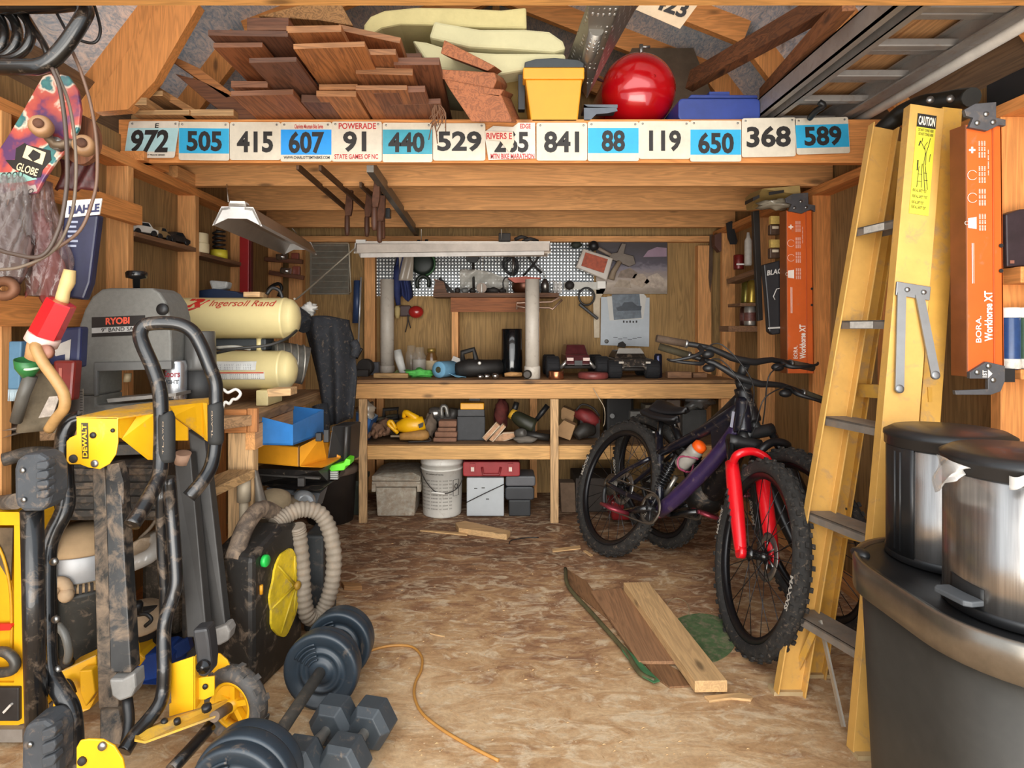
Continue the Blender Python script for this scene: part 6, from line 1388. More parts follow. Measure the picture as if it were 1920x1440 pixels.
# ------------------------------------------------------------------ mountain bikes
TYRE = P('242220', .85, 0, .3, 30, dust=.14, bmp=.3)
RIM = P('17171a', .35, .3, .2)
SPK = P('3a3a3c', .35, .8, .1)
def bike(name_label, rear, front, lean, steer, frame, frame2, forkc, kind, R_=.362):
    rear = V((rear[0], rear[1], 0)); front = V((front[0], front[1], 0))
    fwd = (front - rear).normalized(); WB = (front - rear).length
    left = V((0, 0, 1)).cross(fwd)
    Ml = Matrix.Rotation(lean, 3, -fwd)                     # leans towards its left side
    def g(f, s, u): return rear + fwd * f + Ml @ (left * s + V((0, 0, u)))
    def dv(f, s, u): return fwd * f + Ml @ (left * s + V((0, 0, u)))
    k = WB / 1.2
    t = thing('mountain_bike', name_label, 'bicycle', rear + fwd * WB * .5, group=None)
    def wheel(c, ax, up, nm):
        ax = ax.normalized()
        mb = MB(); n = 40
        prof = []
        for i in range(11):
            a = math.pi * (-.15 + 1.3 * i / 10)
            prof.append((R_ - .03 + .03 * math.sin(a), -.03 * math.cos(a)))
        prof.append((R_ - .052, .014)); prof = [(R_ - .052, -.014)] + prof
        mb.lathe(prof, c, ax, TYRE, 64, ring=True)
        x = ax.orthogonal().normalized(); y = ax.cross(x)
        for i in range(66):
            a = 2 * math.pi * i / 66
            d = x * math.cos(a) + y * math.sin(a); tg = ax.cross(d)
            for off in ((-.016, .016) if i % 2 else (-.026, 0, .026)):
                rr = R_ - .03 + .0315 * math.cos(off / .032)
                M = Matrix((ax, tg, d)).transposed()
                mb.box(c + d * rr + ax * off, (.011, .016, .008), TYRE, M)
        tp = part(nm, mb, t)
        mb = MB(); mb.lathe([(R_ - .052, -.014), (R_ - .056, -.015), (R_ - .078, -.008), (R_ - .078, .008), (R_ - .056, .015), (R_ - .052, .014)], c, ax, RIM, 64, ring=True); part('rim', mb, tp)
        mb = MB()
        for i in range(24):
            a = 2 * math.pi * i / 24; sg = 1 if i % 2 else -1
            d = x * math.cos(a) + y * math.sin(a); b_ = a + (.5 if (i // 2) % 2 else -.5)
            mb.cyl(c + ax * (.026 * sg) + (x * math.cos(b_) + y * math.sin(b_)) * .022, c + d * (R_ - .076), .0016, SPK, 5)
        mb.lathe([(.012, -.06), (.012, -.034), (.028, -.03), (.018, -.02), (.018, .02), (.028, .03), (.012, .034), (.012, .06)], c, ax, BLKG, 16)
        part('spokes_and_hub', mb, tp)
        mb = MB()
        mb.lathe([(.06, 0), (.09, 0), (.09, .002), (.06, .002)], c + ax * .036, ax, STEEL, 32, ring=True)
        for i in range(6):
            a = 2 * math.pi * i / 6; mb.cyl(c + ax * .037 + (x * math.cos(a) + y * math.sin(a)) * .018, c + ax * .037 + (x * math.cos(a + .5) + y * math.sin(a + .5)) * .064, .004, STEEL, 5)
        part('brake_disc', mb, tp)
        for q in range(2):
            vs, fs = glyphs('MAXXIS', .03); mb = MB(); rr = R_ - .026; a0 = (2.2 if q else -.9) 
            out = []
            for u, v_ in vs:
                a = a0 + .34 * u; d = x * math.cos(a) + y * math.sin(a)
                out.append(c + d * (rr - .012 + .022 * v_) + ax * -.0312)
            mb.add(out, fs, P('b9b4aa', .6)); part('tyre_lettering', mb, tp)
        return tp
    wheel(g(0, 0, R_), dv(0, 1, 0), None, 'rear_wheel')
    # steering frame
    ha = R(65)
    hb = g(.865 * k, 0, .80); ht = g(.815 * k, 0, .925)
    saxis = (ht - hb).normalized()
    Ms = Matrix.Rotation(steer, 3, saxis)
    def s_(f, s, u): return hb + Ms @ (g(f, s, u) - hb)
    def sv(f, s, u): return Ms @ dv(f, s, u)
    fa = s_(WB, 0, R_)
    # keep the turned wheel on the ground
    fa.z += R_ * abs(math.cos(lean)) - fa.z
    wheel(fa, sv(0, 1, 0), None, 'front_wheel')
    axl = sv(0, 1, 0).normalized()
    fdir = (hb - fa); 
    cr = hb + (fa - hb).normalized() * .06
    up = saxis
    def leg(sg):
        top = cr + axl * (sg * .062) - up * 0
        bot = fa + axl * (sg * .062)
        return top, bot
    mb = MB(); mb.tube([cr - axl * .07, cr, cr + axl * .07], .028, BLK, 12, sub=2); mb.cyl(cr, hb, .024, BLK); part('fork_crown', mb, t)
    for sg in (-1, 1):
        a, b_ = leg(sg); m_ = a + (b_ - a) * .42
        mb = MB(); mb.cyl(a, m_, .018, BLKG, 14); part('stanchion', mb, t)
        mb = MB(); mb.tube([a + (b_ - a) * .22, m_, a + (b_ - a) * .7, a + (b_ - a) * .93, b_], [.027, .03, .028, .024, .02], forkc, 14, sub=2); lp = part('fork_lower', mb, t)
        mb = MB(); mb.cyl(b_ - axl * .012, b_ + axl * .012, .024, forkc, 14); part('dropout', mb, lp)
        if sg == -1:
            for q in range(5):
                mb = MB(); c0 = a + (b_ - a) * (.5 + .06 * q); vv = -(b_ - a).normalized()
                mb.box(c0 - axl * .0285 , (.012, .003, .022), BLK, (0, .4, 0)); part('fork_decal', mb, lp)
    mb = MB(); a, b_ = leg(-1); c2, d2 = leg(1)
    pa = a + (b_ - a) * .24; pb = c2 + (d2 - c2) * .24; fw = sv(1, 0, 0) * .06
    mb.tube([pa, pa + fw + up * .05, (pa + pb) / 2 + fw * 1.1 + up * .075, pb + fw + up * .05, pb], .017, forkc, 10, sub=5); part('fork_arch', mb, t)
    mb = MB(); mb.lathe([(.036, -.012), (.04, 0), (.037, .05), (.036, (ht - hb).length * .9), (.034, (ht - hb).length + .012)], hb, saxis, frame, 22); part('head_tube', mb, t)
    BB = g(.44 * k, 0, .335); seatj = g(.30 * k, 0, .60)
    mb = MB()
    if kind == 'ebike':
        mb.tube([hb + saxis * .05, g(.74 * k, 0, .66), g(.57 * k, 0, .46), g(.47 * k, 0, .36)], [.038, .05, .058, .062], frame2, 16, sub=3)
    else:
        mb.tube([hb + saxis * .04, g(.74 * k, 0, .66), g(.57 * k, 0, .46), BB], [.036, .035, .036, .034], frame2, 16, sub=3)
    part('down_tube', mb, t)
    mb = MB(); mb.tube([ht - saxis * .03, g(.60 * k, 0, .76), seatj], [.036, .026, .02], frame, 14, sub=3); mb.prism([ht, hb, g(.72 * k, .012, .67), g(.66 * k, .012, .78)], Ml @ (left * -.024), frame); part('top_tube', mb, t)
    mb = MB(); mb.tube([g(.24 * k, 0, .70), seatj, g(.38 * k, 0, .45), BB], .02, frame, 12); part('seat_tube', mb, t)
    mb = MB(); mb.cyl(g(.225 * k, 0, .78), g(.27 * k, 0, .64), .0145, BLKG); part('seat_post', mb, t)
    mb = MB()
    sd = [(.0, .0, .018), (.04, .045, .03), (.08, .065, .026)]
    def sf(u, v):
        L = u; hw = .068 * (1 - L) ** .7 + .02
        if L < .08: hw *= L / .08 * .6 + .4
        a = (v - .5) * 2
        return g((.10 + .27 * L) * k, hw * a, .795 + .012 * math.cos(a * 1.5) - .016 * abs(a) ** 2 + .012 * (1 - L) - .014 * math.sin(math.pi * L))
    mb.grid(sf, 18, 10, P('19181a', .5, 0, .25), -.022); part('saddle', mb, t)
    mb = MB()
    for sg in (-1, 1): mb.tube([g(.14 * k, sg * .02, .78), g(.22 * k, sg * .022, .765), g(.31 * k, sg * .012, .785)], .004, STEEL, 6, sub=3)
    mb.box(g(.225 * k, 0, .775), (.05, .05, .02), BLK); part('saddle_rails', mb, t)
    for sg in (-1, 1):
        mb = MB(); mb.tube([g(0, sg * .065, R_), g(.18 * k, sg * .055, .35), g(.36 * k, sg * .035, .36), g(.42 * k, sg * .03, .37)], .0125, frame, 10, sub=3); part('chain_stay', mb, t)
        mb = MB(); mb.tube([g(0, sg * .065, R_), g(.12 * k, sg * .055, .46), g(.27 * k, sg * .03, .56)], .011, frame, 10, sub=3); part('seat_stay', mb, t)
    mb = MB(); mb.cyl(g(.36 * k, 0, .40), g(.45 * k, 0, .62), .014, BLKG, 14)
    for q in range(9):
        c0 = g((.375 + .006 * q) * k, 0, .44 + .015 * q); mb.lathe([(.024, 0), (.028, .004), (.024, .008)], c0, dv(.09 * k, 0, .22), P('2c2c2e', .3, .6), 16)
    mb.cyl(g(.40 * k, .03, .40), g(.45 * k, .03, .52), .012, P('9b958c', .3, .8), 12); part('shock', mb, t)
    # drivetrain on the right side
    mb = MB(); mb.lathe([(.058, 0), (.075, 0), (.075, .004), (.058, .004)], BB + dv(0, -.055, 0), dv(0, -1, 0), P('6a6258', .4, .7, .3), 32, ring=True)
    for q in range(5):
        a = 2 * math.pi * q / 5; mb.cyl(BB + dv(0, -.056, 0), BB + dv(.06 * math.cos(a), -.057, .06 * math.sin(a)), .006, BLK, 6)
    part('chainring', mb, t)
    mb = MB(); c0 = V(g(0, -.05, R_)); ring = [BB + dv(0, -.058, .076), g(.1 * k, -.056, R_ + .042), g(0, -.052, R_ + .042), g(-.045, -.052, R_ + .0), g(-.01, -.052, R_ - .05), g(.05, -.055, R_ - .13), g(.09, -.056, R_ - .12), BB + dv(-.02, -.058, -.074), BB + dv(.05, -.058, -.055), BB + dv(.074, -.058, .0), BB + dv(.05, -.058, .055)]
    mb.tube(ring, .004, P('6b6156', .5, .6, .3), 6, closed=True); part('chain', mb, t)
    mb = MB()
    for q in range(6): mb.lathe([(.02, 0), (.03 + .006 * q, 0), (.03 + .006 * q, .002), (.02, .002)], g(0, -.04 - .0045 * (6 - q), R_), dv(0, -1, 0), P('5a554e', .4, .8), 26, ring=True)
    part('cassette', mb, t)
    mb = MB(); mb.tube([g(0.0, -.075, R_ - .02), g(.015, -.075, R_ - .07), g(.05, -.07, R_ - .13)], .012, BLK, 8, sub=3); part('derailleur', mb, t)
    ca = -2.75
    PED = P('8a3440', .35, .5, .2) if kind != 'ebike' else P('7a3a44', .35, .5, .3)
    for sg, a in ((-1, ca), (1, ca + math.pi)):
        e = BB + dv(.165 * math.cos(a), sg * .085, .165 * math.sin(a) + (.0))
        mb = MB(); mb.tube([BB + dv(0, sg * .07, 0), e], [.018, .014], BLKG, 10); mb.cyl(BB, BB + dv(0, sg * .08, 0), .014, BLK); part('crank_arm', mb, t)
        mb = MB(); pc_ = e + dv(0, sg * .06, 0)
        q8 = [pc_ + dv(f, s, 0) for f, s in ((-.045, -.05), (.045, -.05), (.055, 0), (.045, .05), (-.045, .05), (-.055, 0))]
        mb.tube(q8, .009, PED, 8, closed=True); mb.tube([pc_ + dv(-.05, 0, 0), pc_ + dv(.05, 0, 0)], .007, PED, 8); mb.tube([e, pc_ + dv(0, sg * .045, 0)], .009, PED, 8); part('pedal', mb, t, 'red-anodised flat pedal')
    # cockpit
    st = ht + saxis * .05
    cl = st + sv(.05, 0, .012) + V((0, 0, .02 if kind != 'ebike' else .06))
    mb = MB(); mb.tube([ht + saxis * .01, st], .021, BLK, 14); mb.tube([st, cl], .02, BLK, 12); part('stem', mb, t)
    BE = V((0, 0, 0))
    def bar(s): return cl + sv(-.06 * min(1, abs(s) / .39) ** 1.2, s, .018 + .028 * min(1, max(0, abs(s) - .05) / .1)) + V((0, 0, -s * (.14 if kind != 'ebike' else .34)))
    mb = MB(); mb.tube([bar(s) for s in (-.37, -.28, -.15, -.06, 0, .06, .15, .28, .37)], [.0115, .0115, .0125, .0155, .016, .0155, .0125, .0115, .0115], BLK, 12, sub=2); part('handlebar', mb, t)
    for sg in (-1, 1):
        mb = MB(); mb.tube([bar(sg * .26), bar(sg * .385)], .0165, P('4a3a2c' if kind == 'ebike' else '3c3522', .8, 0, .2, 60, bmp=.4), 14); part('grip', mb, t, 'brown rubber grip')
        mb = MB(); mb.lathe([(.018, 0), (.018, .012)], bar(sg * .25), bar(sg * .26) - bar(sg * .25), STEEL, 14); part('grip_collar', mb, t)
        mb = MB(); p_ = bar(sg * .2); mb.tube([p_, p_ + sv(.04, sg * .01, -.02), p_ + sv(.06, sg * .06, -.03), p_ + sv(.045, sg * .14, -.035), p_ + sv(.03, sg * .16, -.03)], [.012, .011, .008, .006, .005], BLK, 8, sub=3); part('brake_lever', mb, t)
        mb = MB(); p_ = bar(sg * .17); mb.ball(p_ + sv(.01, 0, -.03), (.028, .022, .018), BLK); part('shifter', mb, t)
        mb = MB(); p_ = bar(sg * .2); mb.tube([p_ + sv(.03, 0, -.01), p_ + sv(.09, -sg * .06, .0), cl + sv(.10, sg * .04, -.05), hb + sv(.06, sg * .03, .05), hb + sv(.03, sg * .03, -.02)], .0028, BLK, 6, sub=5); part('brake_hose', mb, t)
    return t, g, dv, k
NAVY = P('14151f', .3, .1, .35, 14, dust=.12, coat=.3)
PURP = P('35264a', .28, .2, .35, 8, dust=.08, coat=.4)
FRED = P('d4121e', .3, 0, .1, coat=.4)
b1, g1, dv1, k1 = bike('black and purple mountain bike with a bright red fork, front wheel towards the ladder', (.545, 3.28), (.925, 2.285), R(19.5), R(-23), NAVY, PURP, FRED, 'trail')
# bottle on the down tube
mb = MB(); a = g1(.57 * k1, .0, .54); b_ = g1(.69 * k1, 0, .67); d = (b_ - a).normalized(); off = dv1(-.05, 0, .05)
mb.lathe([(.0, 0), (.034, .002), (.036, .012), (.036, .075), (.032, .085), (.036, .095), (.036, .12), (.03, .13)], a + off - d * .02, d, P('8f8a82', .35, 0, .1), 22); bp = part('bottle', mb, b1, 'grey drinking bottle')
mb = MB(); mb.lathe([(.031, .13), (.033, .132), (.032, .155), (.02, .165), (0, .166)], a + off - d * .02, d, P('ee5a12', .4), 20); part('bottle_cap', mb, bp, 'orange bottle cap')
mb = MB(); mb.tube([a + off * .3, a + off * .5 + dv1(0, .04, 0), a + off + d * .03 + dv1(0, .042, 0), a + off * .4 + d * .09, a + off + d * .03 - dv1(0, .042, 0), a + off * .5 - dv1(0, .04, 0), a + off * .3], .005, P('8a3a52', .4), 6, sub=4); part('bottle_cage', mb, b1, 'red-purple bottle cage')
mb = MB(); mb.prism([g1(.845 * k1, -.0435, .80), g1(.83 * k1, -.0425, .87), g1(.815 * k1, -.0425, .87), g1(.83 * k1, -.0435, .80)], dv1(0, .003, 0), P('9a9aa8', .4)); part('head_badge', mb, b1)
b2, g2, dv2, k2 = bike('black electric mountain bike with a brown grip, behind the red-forked one', (.90, 3.40), (1.30, 2.46), R(-5), R(-14), P('151416', .4, .1, .3, 14, dust=.15), P('121113', .4, 0, .3, 14, dust=.12), P('161618', .35, .2, .2), 'ebike')
mb = MB(); mb.ball(g2(.47 * k2, 0, .38), (.10, .09, .10), P('161514', .5, 0, .3, 14, dust=.2)); part('motor_housing', mb, b2)

# ------------------------------------------------------------------ fibreglass step ladder, folded, leaning on the right wall
LY = P('cb9c50', .55, 0, .1, 10, dust=.14); LYD = P('c4943e', .55, 0, .12, 10, dust=.25)
sl = thing('step_ladder', 'yellow fibreglass step ladder folded and leaning against the right wall', 'step ladder', (1.03, 1.9, 0))
A0, A1 = V((.958, 2.02, 0)), V((1.368, 2.18, 1.91))      # front rail on the far side
B0, B1 = V((1.055, 1.72, 0)), V((1.372, 1.95, 1.905))     # front rail on the near side
def rail(a, b_, wd, fl_, m, nm, inward):
    """channel rail: web facing the side, flanges turned inward"""
    ax_ = (b_ - a).normalized()
    side = V((1, 0, 0)) - ax_ * ax_.x; side = side.normalized()
    th = ax_.cross(side).normalized()
    if th.y * inward < 0: th = -th
    mb = MB()
    sec = [(-wd / 2, 0), (wd / 2, 0), (wd / 2, fl_), (wd / 2 - .005, fl_), (wd / 2 - .005, .005), (-wd / 2 + .005, .005), (-wd / 2 + .005, fl_), (-wd / 2, fl_)]
    mb.prism([a + side * p + th * q for p, q in sec], b_ - a, m); return part(nm, mb, sl, None, .0012), side, th
rb, sideB, thB = rail(B0, B1, .108, .034, LY, 'front_rail', 1)
ra, sideA, thA = rail(A0, A1, .092, .034, LY, 'front_rail', -1)
RB0, RB1 = V((1.24, 1.84, .03)), V((1.452, 1.95, 1.90)); RA0, RA1 = V((1.095, 2.12, .0)), V((1.452, 2.23, 1.88))
rail(RB0, RB1, .062, .03, LYD, 'rear_rail', 1)
rail(RA0, RA1, .062, .03, LYD, 'rear_rail', -1)
STP = P('7d756c', .6, .35, .2, 16, dust=.35)
for i, zq in enumerate((.265, .585, .90, 1.225, 1.545)):
    ta = zq / A1.z; tb = zq / B1.z
    pa = A0 + (A1 - A0) * ta; pb = B0 + (B1 - B0) * tb
    pa = pa + V((0, -.006, 0)); pb = pb + V((0, .01, 0))
    mb = MB(); dx = V((.046, 0, 0)); dz = V((0, 0, .028))
    mb.prism([pa - dx, pa + dx, pb + dx, pb - dx], (0, 0, -.006), STP)
    mb.prism([pa - dx - dz, pa - dx, pb - dx, pb - dx - dz * 1.0], (.004, 0, 0), STP); mb.prism([pa + dx - dz, pa + dx, pb + dx, pb + dx - dz], (.004, 0, 0), STP)
    spn = part('step', mb, sl)
    for q in (pa, pb):
        for s in (-.012, .012):
            pass
    if i in (3, 4):
        o_ = pa - dx * 1.02 - V((.002, 0, .0)); u_ = (pb - pa); o1 = o_ + u_ * .28 - V((0, 0, .026))
        mb = MB(); mb.add([o1, o1 + u_ * .42, o1 + u_ * .42 + V((0, 0, .022)), o1 + V((0, 0, .022))], [(0, 1, 2, 3)], P('b9b5ad', .5, 0, .2, 60)); part('step_label', mb, spn)
for k in range(2):
    zq = (.50, .98)[k]
    mb = MB(); pa = RA0 + (RA1 - RA0) * (zq / RA1.z); pb = RB0 + (RB1 - RB0) * (zq / RB1.z); mb.beam(pa, pb, .03, .045, LYD); part('rear_bar', mb, sl)
for a, b_, c in ((A0, A1, 'far'), (RA0, RA1, 'far'), (B0, B1, 'near')):
    mb = MB(); d = (b_ - a).normalized(); mb.prism([a + V((-.052, -.02, .0)), a + V((.052, -.02, 0)), a + V((.05, .03, 0)), a + V((-.05, .03, 0))], d * .012, P('b9a27a', .6, .2)); part('foot', mb, sl)
# web stickers and ironmongery on the near rail (pixel sketch laid on its face)
axB = (B1 - B0).normalized()
def onB(s, t_, lift=.001): return B0 + (B1 - B0) * t_ + sideB * s - thB * lift
mb = MB(); mb.prism([onB(-.030, .815), onB(.030, .815), onB(.030, .985), onB(-.030, .985)], thB * -.0008, P('d8cf3c', .5, 0, .05)); lbl = part('warning_label', mb, sl, 'yellow CAUTION label')
mb = MB(); mb.prism([onB(-.030, .962, .0020), onB(.030, .962, .0020), onB(.030, .985, .0020), onB(-.030, .985, .0020)], thB * -.0004, INK); part('label_header', mb, lbl)
o_ = onB(-.026, .9655, .0030); mb = MB(); mb.text('CAUTION', o_, onB(.026, .9655, .0030) - o_, onB(-.026, .981, .0030) - o_, P('e8e2d0', .5), .03); part('label_lettering', mb, lbl)
for k, (s0, s1, t0) in enumerate(((-.024, .024, .955), (-.022, .024, .948), (-.025, .018, .852), (-.025, .022, .842), (-.025, .012, .832), (-.025, .02, .824))):
    o_ = onB(s0, t0, .0025); mb = MB(); mb.text('DO NOT STAND HERE' if k < 2 else 'READ ALL SAFETY TEXT', o_, onB(s1, t0, .0025) - o_, onB(s0, t0 + .005, .0025) - o_, INK, .01); part('label_print', mb, lbl)
fig = [[(-.012, .895), (-.014, .86)], [(-.003, .90), (.0, .86)], [(-.013, .882), (-.002, .882)], [(-.012, .87), (.0, .87)], [(.0, .9), (.012, .857)], [(.006, .9), (.02, .858)], [(.004, .885), (.014, .885)], [(.006, .873), (.018, .873)],
       [(.002, .9), (.004, .918), (.0, .93), (.008, .938)], [(.0, .925), (-.01, .935), (-.008, .944)], [(.008, .9), (.006, .918), (.012, .932), (.016, .945)], [(-.017, .888), (-.017, .905)], [(.018, .905), (.02, .918)], [(-.018, .93), (-.014, .938)]]
mb = MB()
for ln in fig: mb.tube([onB(s, t_, .0028) for s, t_ in ln], .0009 if ln[0][0] > -.016 else .002, INK, 5)
part('label_drawing', mb, lbl, 'line drawing of a figure on a ladder')
BR = P('8f9091', .45, .75, .12)
mb = MB(); mb.prism([onB(-.052, .678, .002), onB(.052, .678, .002), onB(.052, .70, .002), onB(-.052, .70, .002)], thB * -.006, BR); sp = part('spreader_plate', mb, sl, None, .002)
for s in (-.02, .03):
    mb = MB(); mb.lathe([(.008, 0), (.007, .005), (0, .006)], onB(s, .689, .008), -thB, STEEL, 12); part('rivet', mb, sp)
for q in ([(-.036, .682), (-.02, .532)], [(.018, .684), (.083, .562)]):
    mb = MB(); a = onB(*q[0], .009); b_ = onB(*q[1], .012); mb.beam(a, b_, .026, .005, BR, -thB); arm = part('spreader_arm', mb, sl)
    mb = MB(); mb.lathe([(.013, -.004), (.013, .003), (.007, .004), (0, .005)], b_, -thB, BR, 16); part('arm_end', mb, arm)
mb = MB(); mb.prism([onB(-.012, .93, .001) + V((.10, .02, 0)), onB(.012, .925, .001) + V((.10, .02, 0)), onB(-.008, .945, .001) + V((.1, .02, 0))], thB * -.001, P('5a6675', .5)); part('paint_mark', mb, sl)
mb = MB(); mb.beam(V((1.02, 1.80, .03)), V((1.03, 1.95, .27)), .006, .02, P('b0a99d', .4, .5)); part('brace', mb, sl)
mb = MB(); mb.beam(V((.995, 2.04, .05)), V((1.03, 1.96, .26)), .006, .02, LYD); part('brace', mb, sl)
# strap and chain bundle at the ladder head
one('strap_bundle', 'bunched black strap with buckles along the top plate above the ladder', 'strap', lambda m: m.tube([w(1632, 262, 2.3), w(1662, 236, 2.25), w(1694, 212, 2.2), w(1726, 196, 2.1), w(1760, 192, 2.05), w(1800, 186, 2.0), w(1822, 182, 1.95)], [.02, .03, .034, .03, .032, .034, .03], P('17150f', .45, 0, .4, 26), 12, sub=4))
for i, (x, y, d) in enumerate(((1772, 190, 'left'), (1808, 186, 'right'), (1735, 192, 'furthest left'))):
    one('rivet_head', 'shiny round rivet on the black strap bundle, %s of three' % d, 'rivet', lambda m: m.lathe([(.012, 0), (.012, .006), (0, .01)], w(x, y, 1.985 + .04 * (i == 2)) + V((0, -.02, 0)), (0, -1, .0), STEEL, 14))

# ------------------------------------------------------------------ folded steel sawhorses hung on the right wall
ORG = P('c9591c', .42, 0, .1, 6, dust=.1, coat=.15)
WL = P('ece0d4', .5)
def sawhorse(x0, x1, yt, yb, Y, side_w, label, full):
    """x0..x1 = orange face; side_w = dark cheek on its left"""
    t = thing('sawhorse', label, 'sawhorse', w((x0 + x1) / 2, yb, Y))
    s = (x1 - x0)
    mb = MB(); mb.pp([(x0, yt + 10), (x1, yt + 10), (x1 + .07 * s, yb), (x0 + .04 * s, yb)], Y, .004, ORG)
    mb.pp([(x1 - .26 * s, yt + 10), (x1 - .22 * s, yt + 10), (x1 - .17 * s, yb), (x1 - .21 * s, yb)], Y - .003, .004, P('b34a10', .5)); face = part('orange_cover', mb, t, 'orange printed steel cover', .001)
    mb = MB(); mb.prism([w(x0, yt + 10, Y), w(x0 + .04 * s, yb, Y), w(x0 + .04 * s, yb, Y) + V((-.008, .05, 0)), w(x0, yt + 10, Y) + V((-.008, .05, 0))], (-.004, 0, 0), P('6d3a18', .5, 0, .2)); part('cheek', mb, t)
    mb = MB(); mb.prism([w(x1, yt + 10, Y), w(x1 + .07 * s, yb, Y), w(x1 + .07 * s, yb, Y) + V((.0, .05, 0)), w(x1, yt + 10, Y) + V((0, .05, 0))], (-.004, 0, 0), ORG); part('cheek', mb, t)
    hh = lambda f: yt + 10 + (yb - yt - 10) * f
    wx = lambda p, f: x0 + s * p + (.055 * s) * f
    Z2 = Y - .0022
    def vtext(st, p0, p1, f0, f1, m, b=.03):
        o_ = w(wx(p1, f1), hh(f1), Z2); u_ = w(wx(p1, f0), hh(f0), Z2) - o_; v_ = w(wx(p0, f1), hh(f1), Z2) - o_
        mb = MB(); mb.text(st, o_, u_, v_, m, b); part('lettering', mb, face)
    if full:
        vtext('Workhorse XT', .47, .70, .66, .86, WL); vtext('BORA.', .22, .38, .76, .865, WL, .01)
    else:
        vtext('Workhorse XT', .46, .70, .70, .91, WL); vtext('BORA.', .22, .38, .83, .91, WL, .01)
    # icons and small print
    for k, f in enumerate((.10, .20, .29, .39)):
        c_ = (wx(.16 + .0 * k, f), hh(f)); rr = s * .09
        mb = MB()
        if k == 0: mb.pp([(c_[0] - rr * .3, c_[1] - rr), (c_[0] + rr * .3, c_[1] - rr), (c_[0] + rr * .3, c_[1] + rr), (c_[0] - rr * .3, c_[1] + rr)], Z2, .001, WL); mb.pp([(c_[0] - rr, c_[1] - rr * .3), (c_[0] + rr, c_[1] - rr * .3), (c_[0] + rr, c_[1] + rr * .3), (c_[0] - rr, c_[1] + rr * .3)], Z2 - .0005, .001, WL)
        elif k == 3: mb.pp([(c_[0] - rr * 1.4, c_[1] - rr * 1.5), (c_[0] + rr * 1.2, c_[1] - rr * 1.9), (c_[0] + rr * 1.2, c_[1] + rr * 1.9), (c_[0] - rr * 1.4, c_[1] + rr * 1.5)], Z2, .001, WL); mb.tube([w(a, b_, Z2) for a, b_ in ellip(c_[0] - rr * 1.9, c_[1], rr * .6, rr * .6, 12)], .0008, WL, 5, closed=True)
        else: mb.tube([w(a, b_, Z2) for a, b_ in ellip(c_[0], c_[1], rr * 1.5, rr * 1.5, 16, 30, 330)], .0008, WL, 5)
        part('icon', mb, face)
        for q in range(3):
            vtext('lllllll lllll llllll', .34 + .075 * q, .385 + .075 * q, f - .035, f + .03, WL, 0)
    vtext('llllll lllllllll llllll lllll', .60, .63, .1, .2, WL, 0)
    mb = MB(); mb.pp([(wx(.13, .47), hh(.47)), (wx(.15, .47), hh(.47)), (wx(.15, .63), hh(.63)), (wx(.13, .63), hh(.63))], Z2, .001, WL); mb.pp([(wx(.18, .47), hh(.47)), (wx(.19, .47), hh(.47)), (wx(.19, .63), hh(.63)), (wx(.18, .63), hh(.63))], Z2, .001, WL); part('stripe', mb, face)
    for f in (.48, .58):
        mb = MB(); mb.lathe([(.006, 0), (.006, .002)], w(x1 - .02 * s, hh(f), Y - .002), (0, -1, 0), BLK, 12); part('hole', mb, face)
    # steel brackets
    BKT = P('57575a', .5, .5, .2, 14, dust=.15)
    cx = (x0 + x1) / 2
    mb = MB(); q = s
    mb.pp([(x0 + .25 * q, yt - .45 * q), (x0 + .85 * q, yt - .5 * q), (x0 + .85 * q, yt - .05 * q), (x1 + .12 * q, yt), (x1 + .12 * q, yt + 12), (x1 - .05 * q, yt + .15 * q), (cx + .1 * q, yt + .32 * q), (x0 + .08 * q, yt + .22 * q), (x0 + .2 * q, yt - .05 * q), (x0, yt - .1 * q), (x0 - .05 * q, yt - .28 * q)], Y - .012, .012, BKT); part('top_bracket', mb, t, 'grey steel end bracket', .001)
    for dx, dy in ((.3, .1), (.55, -.15), (.75, .08)):
        mb = MB(); mb.lathe([(.008, 0), (.007, .004), (0, .005)], w(x0 + dx * q, yt + dy * q, Y - .012), (0, -1, 0), STEEL, 12); part('screw', mb, t)
    if full:
        mb = MB()
        mb.pp([(x0 + .1 * q, yb - .12 * q), (cx + .08 * q, yb - .42 * q), (x1 + .1 * q, yb - .3 * q), (x1 + .1 * q, yb + .12 * q), (x1 - .02 * q, yb + .42 * q), (x1 - .3 * q, yb + .52 * q), (x0 - .3 * q, yb + .52 * q), (x0 - .32 * q, yb + .40 * q), (x0 + .62 * q, yb + .36 * q), (x0 + .62 * q, yb + .06 * q), (x0 + .1 * q, yb + .06 * q)], Y - .012, .012, BKT); part('bottom_bracket', mb, t, 'grey steel end bracket', .001)
        mb = MB(); mb.rect(x1 + .05 * q, yb - .22 * q, x1 + .38 * q, yb + .16 * q, Y, .05, BLK); part('foot_pad', mb, t)
        mb = MB(); o_ = w(x0 + .58 * q, yb + .02 * q, Y - .0135); mb.text('1ST', o_, w(x0 + .58 * q, yb - .18 * q, Y - .0135) - o_, w(x0 + .46 * q, yb + .02 * q, Y - .0135) - o_, WL, .03); part('bracket_lettering', mb, t)
        mb = MB(); mb.pp([(x0 + .62 * q, yb - .2 * q), (x0 + .62 * q, yb + .04 * q), (x0 + .74 * q, yb - .08 * q)], Y - .0135, .001, WL); part('bracket_arrow', mb, t)
        for dx, dy in ((.3, -.12), (.75, .1), (.62, -.3)):
            mb = MB(); mb.lathe([(.008, 0), (.007, .004), (0, .005)], w(x0 + dx * q, yb + dy * q, Y - .012), (0, -1, 0), STEEL, 12); part('screw', mb, t)
    return t
sawhorse(1812, 1878, 224, 706, 1.80, 25, 'orange steel sawhorse hung upright on the right wall beside the ladder', True)
sawhorse(1475, 1523, 385, 700, 2.96, 20, 'orange steel sawhorse hung on the right wall behind the bikes', False)

